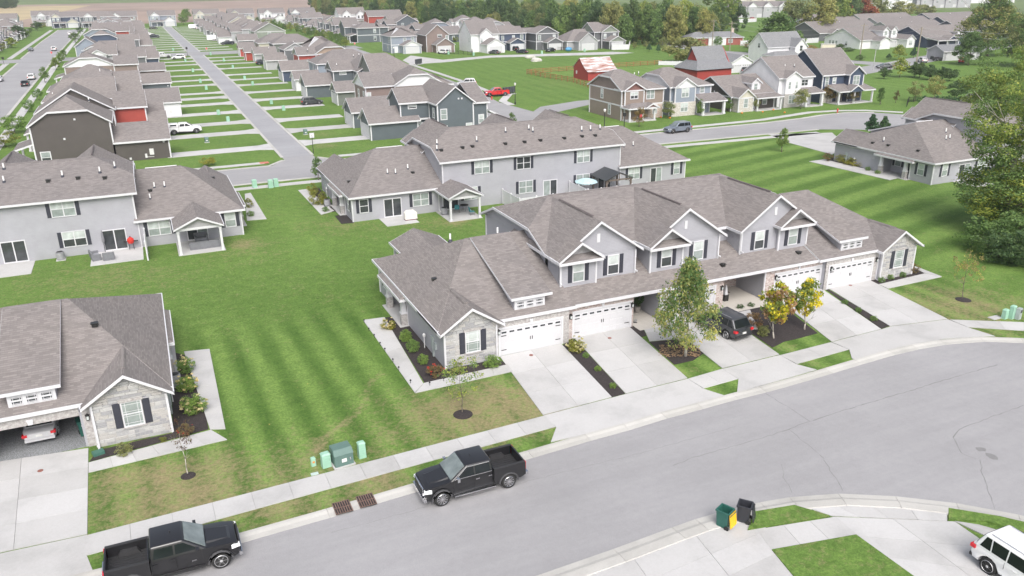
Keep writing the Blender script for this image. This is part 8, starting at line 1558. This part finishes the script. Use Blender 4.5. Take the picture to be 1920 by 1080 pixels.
# yard bits
for i, (px, s) in enumerate((((994, 109), 1.4), ((1005, 115), 1.5))):
    x, y = G(*px); rg = random.Random(i); bm = bmesh.new(); bmesh.ops.create_icosphere(bm, subdivisions=2, radius=1)
    for v in bm.verts: v.co *= rg.uniform(.8, 1.1); v.co.z *= .62; v.co.x *= 1.3
    me = bpy.data.meshes.new('boulder'); bm.to_mesh(me); bm.free(); me.materials.append(plain('boulder_pale', (.5, .48, .45), .9, var=.2)); tag(put('boulder', me, None, (x, y, .3), scale=(s, s, s)), 'pale boulder on the meadow, %s of two' % ('upper', 'lower'), 'boulder', None) if False else tag(put('boulder', me, None, (x, y, .3), scale=(s, s, s)), 'pale boulder lying on the meadow below the lane, %s' % ('the upper one', 'the lower one with a flat top')[i], 'boulder', 'pale boulders on the meadow')
x, y = G(1066, 96); bm = bmesh.new(); bmesh.ops.create_uvsphere(bm, u_segments=16, v_segments=8, radius=1.1); me = bpy.data.meshes.new('ball'); bm.to_mesh(me); bm.free(); me.materials.append(plain('ball_blue', (.08, .28, .5), .4)); tag(put('inflatable_ball', me, None, (x, y, .7), scale=(1.2, 1, .7)), 'blue round inflatable on the yard of the low grey house', 'inflatable')
for i, px in enumerate(((1239, 221), (1256, 222), (1391, 213), (1430, 211), (1471, 212), (1450, 207))):
    x, y = G(*px); t = thing('pumpkin', 'small orange pumpkin in a front garden of the cul-de-sac', 'pumpkin', (x, y, 0), 0, 'orange pumpkins in the front gardens'); MB().lathe([(.06, 0), (.17, .04), (.2, .14), (.17, .25), (.04, .28)], 12).build('shell', plain('pumpkin_orange', (.7, .22, .03), .5), t, smooth=True); MB().lathe([(.03, .26), (.02, .33)], 6).build('stalk', BARK, t)
x, y = (63.2, 80.9); t = thing('flag', 'red and blue striped flag hanging at the tan house porch', 'flag', (x, y, 0)); MB().tube((0, 0, 1.2), (0, -.6, 2.3), .02, .02, 6).build('staff', TRIM, t); MB().box(-.3, .3, -.56, -.54, .6, 2.1).build('cloth', plain('flag_red', (.5, .05, .06), .8), t); MB().box(-.3, 0, -.57, -.56, 1.5, 2.1).build('canton', plain('flag_blue', (.04, .06, .2), .8), t)
x, y = G(1552, 93); t = thing('entrance_sign', 'cream stone entrance wall with lettering among the flower beds', 'sign', (x, y, 0), -.5); MB().box(-2.6, 2.6, -.4, .4, 0, 1.9).build('wall', STN, t); MB().box(-2.2, 2.2, -.46, -.4, .6, 1.6).build('name_panel', plain('panel_cream', (.6, .55, .45)), t); MB().box(-2.8, 2.8, -.5, .5, 1.9, 2.1).build('coping', CONC, t)
for px in ((1530, 100), (1545, 102), (1590, 96), (1520, 92), (1575, 90)): x, y = G(*px); tree('flower_bed_shrub', 'russet shrub round the entrance wall', 'bush_peach' if px[0] < 1550 else 'bush_dark', x, y, 1.4, 2.4, 'shrubs round the entrance wall', 0, 'shrub', trunk=False, variants=2)
for i, px in enumerate(((683, 606), (692, 622), (702, 634), (713, 649), (722, 660), (737, 680), (748, 695), (770, 720), (806, 724), (832, 716), (889, 701), (931, 690))):
    x, y = G(*px); t = thing('path_light', 'small black stake light along the edge of the left garden walk', 'path light', (x, y, 0), 0, 'black stake lights along the left garden walk'); MB().tube((0, 0, 0), (0, 0, .25), .015, .015, 5).build('stake', IRON, t); MB().lathe([(.07, .25), (.05, .32), (.01, .36)], 8).build('head', IRON, t)
x, y = G(1191, 606); t = thing('spotlight', 'small grey ground spotlight in the mulch patch by the second garage', 'spotlight', (x, y, 0)); MB().box(-.12, .12, -.1, .1, .03, .1).build('base', IRON, t); MB().lathe([(.09, .1), (.14, .28)], 10).build('head', plain('spot_grey', (.3, .3, .3)), t)
t = thing('potted_plant', 'tall potted plant in the recessed porch between the garages', 'potted plant', (13.1, 2.6, .05)); MB().lathe([(.2, 0), (.28, .5), (.3, .55)], 12).build('pot', plain('pot_grey', (.3, .28, .26)), t); put('foliage', crown('bush_dark', 0), t, (0, 0, .5), scale=(.45, .45, .75))
t = thing('lantern_stand', 'white lantern on a black stand in the second recessed porch', 'lantern', (21.0, 1.6, .05)); MB().box(-.2, .2, -.2, .2, 0, .55).build('stand', IRON, t); MB().hull2([(-.14, -.14, .55), (.14, -.14, .55), (.14, .14, .55), (-.14, .14, .55)], [(-.06, -.06, 1.35), (.06, -.06, 1.35), (.06, .06, 1.35), (-.06, .06, 1.35)]).build('lantern_body', TRIM, t)
tag(MB().box(-.75, .75, -.45, .45, 0, .02).build('door_mat', plain('mat_brown', (.13, .09, .09), .95), None, (21.8, 3.3, .052)), 'brown patterned mat in front of the dark door of the second porch', 'door mat')
x, y = G(556, 5) if False else G(159, 812); bin_('green wheelie bin just inside the open lower left garage', (160, 815), plain('bin_green', (.02, .10, .08)), plain('bin_green', (.02, .10, .08)), .2, False)
x, y = G(185, 852); tag(MB().box(-.3, .3, -.22, .22, 0, .18).build('splash_block', plain('splash_green', (.05, .14, .11), .6), None, (x, y, .03), rz=.3), 'dark green drain box in the mulch at the lower left corner', 'drain box')
# ---------------------------------------------------------------- air
hz = bpy.data.materials.new('haze_air'); hz.use_nodes = True; ht = hz.node_tree; ht.nodes.remove(ht.nodes['Principled BSDF']); pv = ht.nodes.new('ShaderNodeVolumePrincipled'); pv.inputs['Color'].default_value = (.93, .95, 1, 1); pv.inputs['Density'].default_value = .00022; pv.inputs['Anisotropy'].default_value = .3
ht.links.new(pv.outputs[0], ht.nodes['Material Output'].inputs['Volume'])
tag(MB().box(-9500, 9500, -3500, 11500, -1.2, 42).build('haze', hz), kind='stuff')
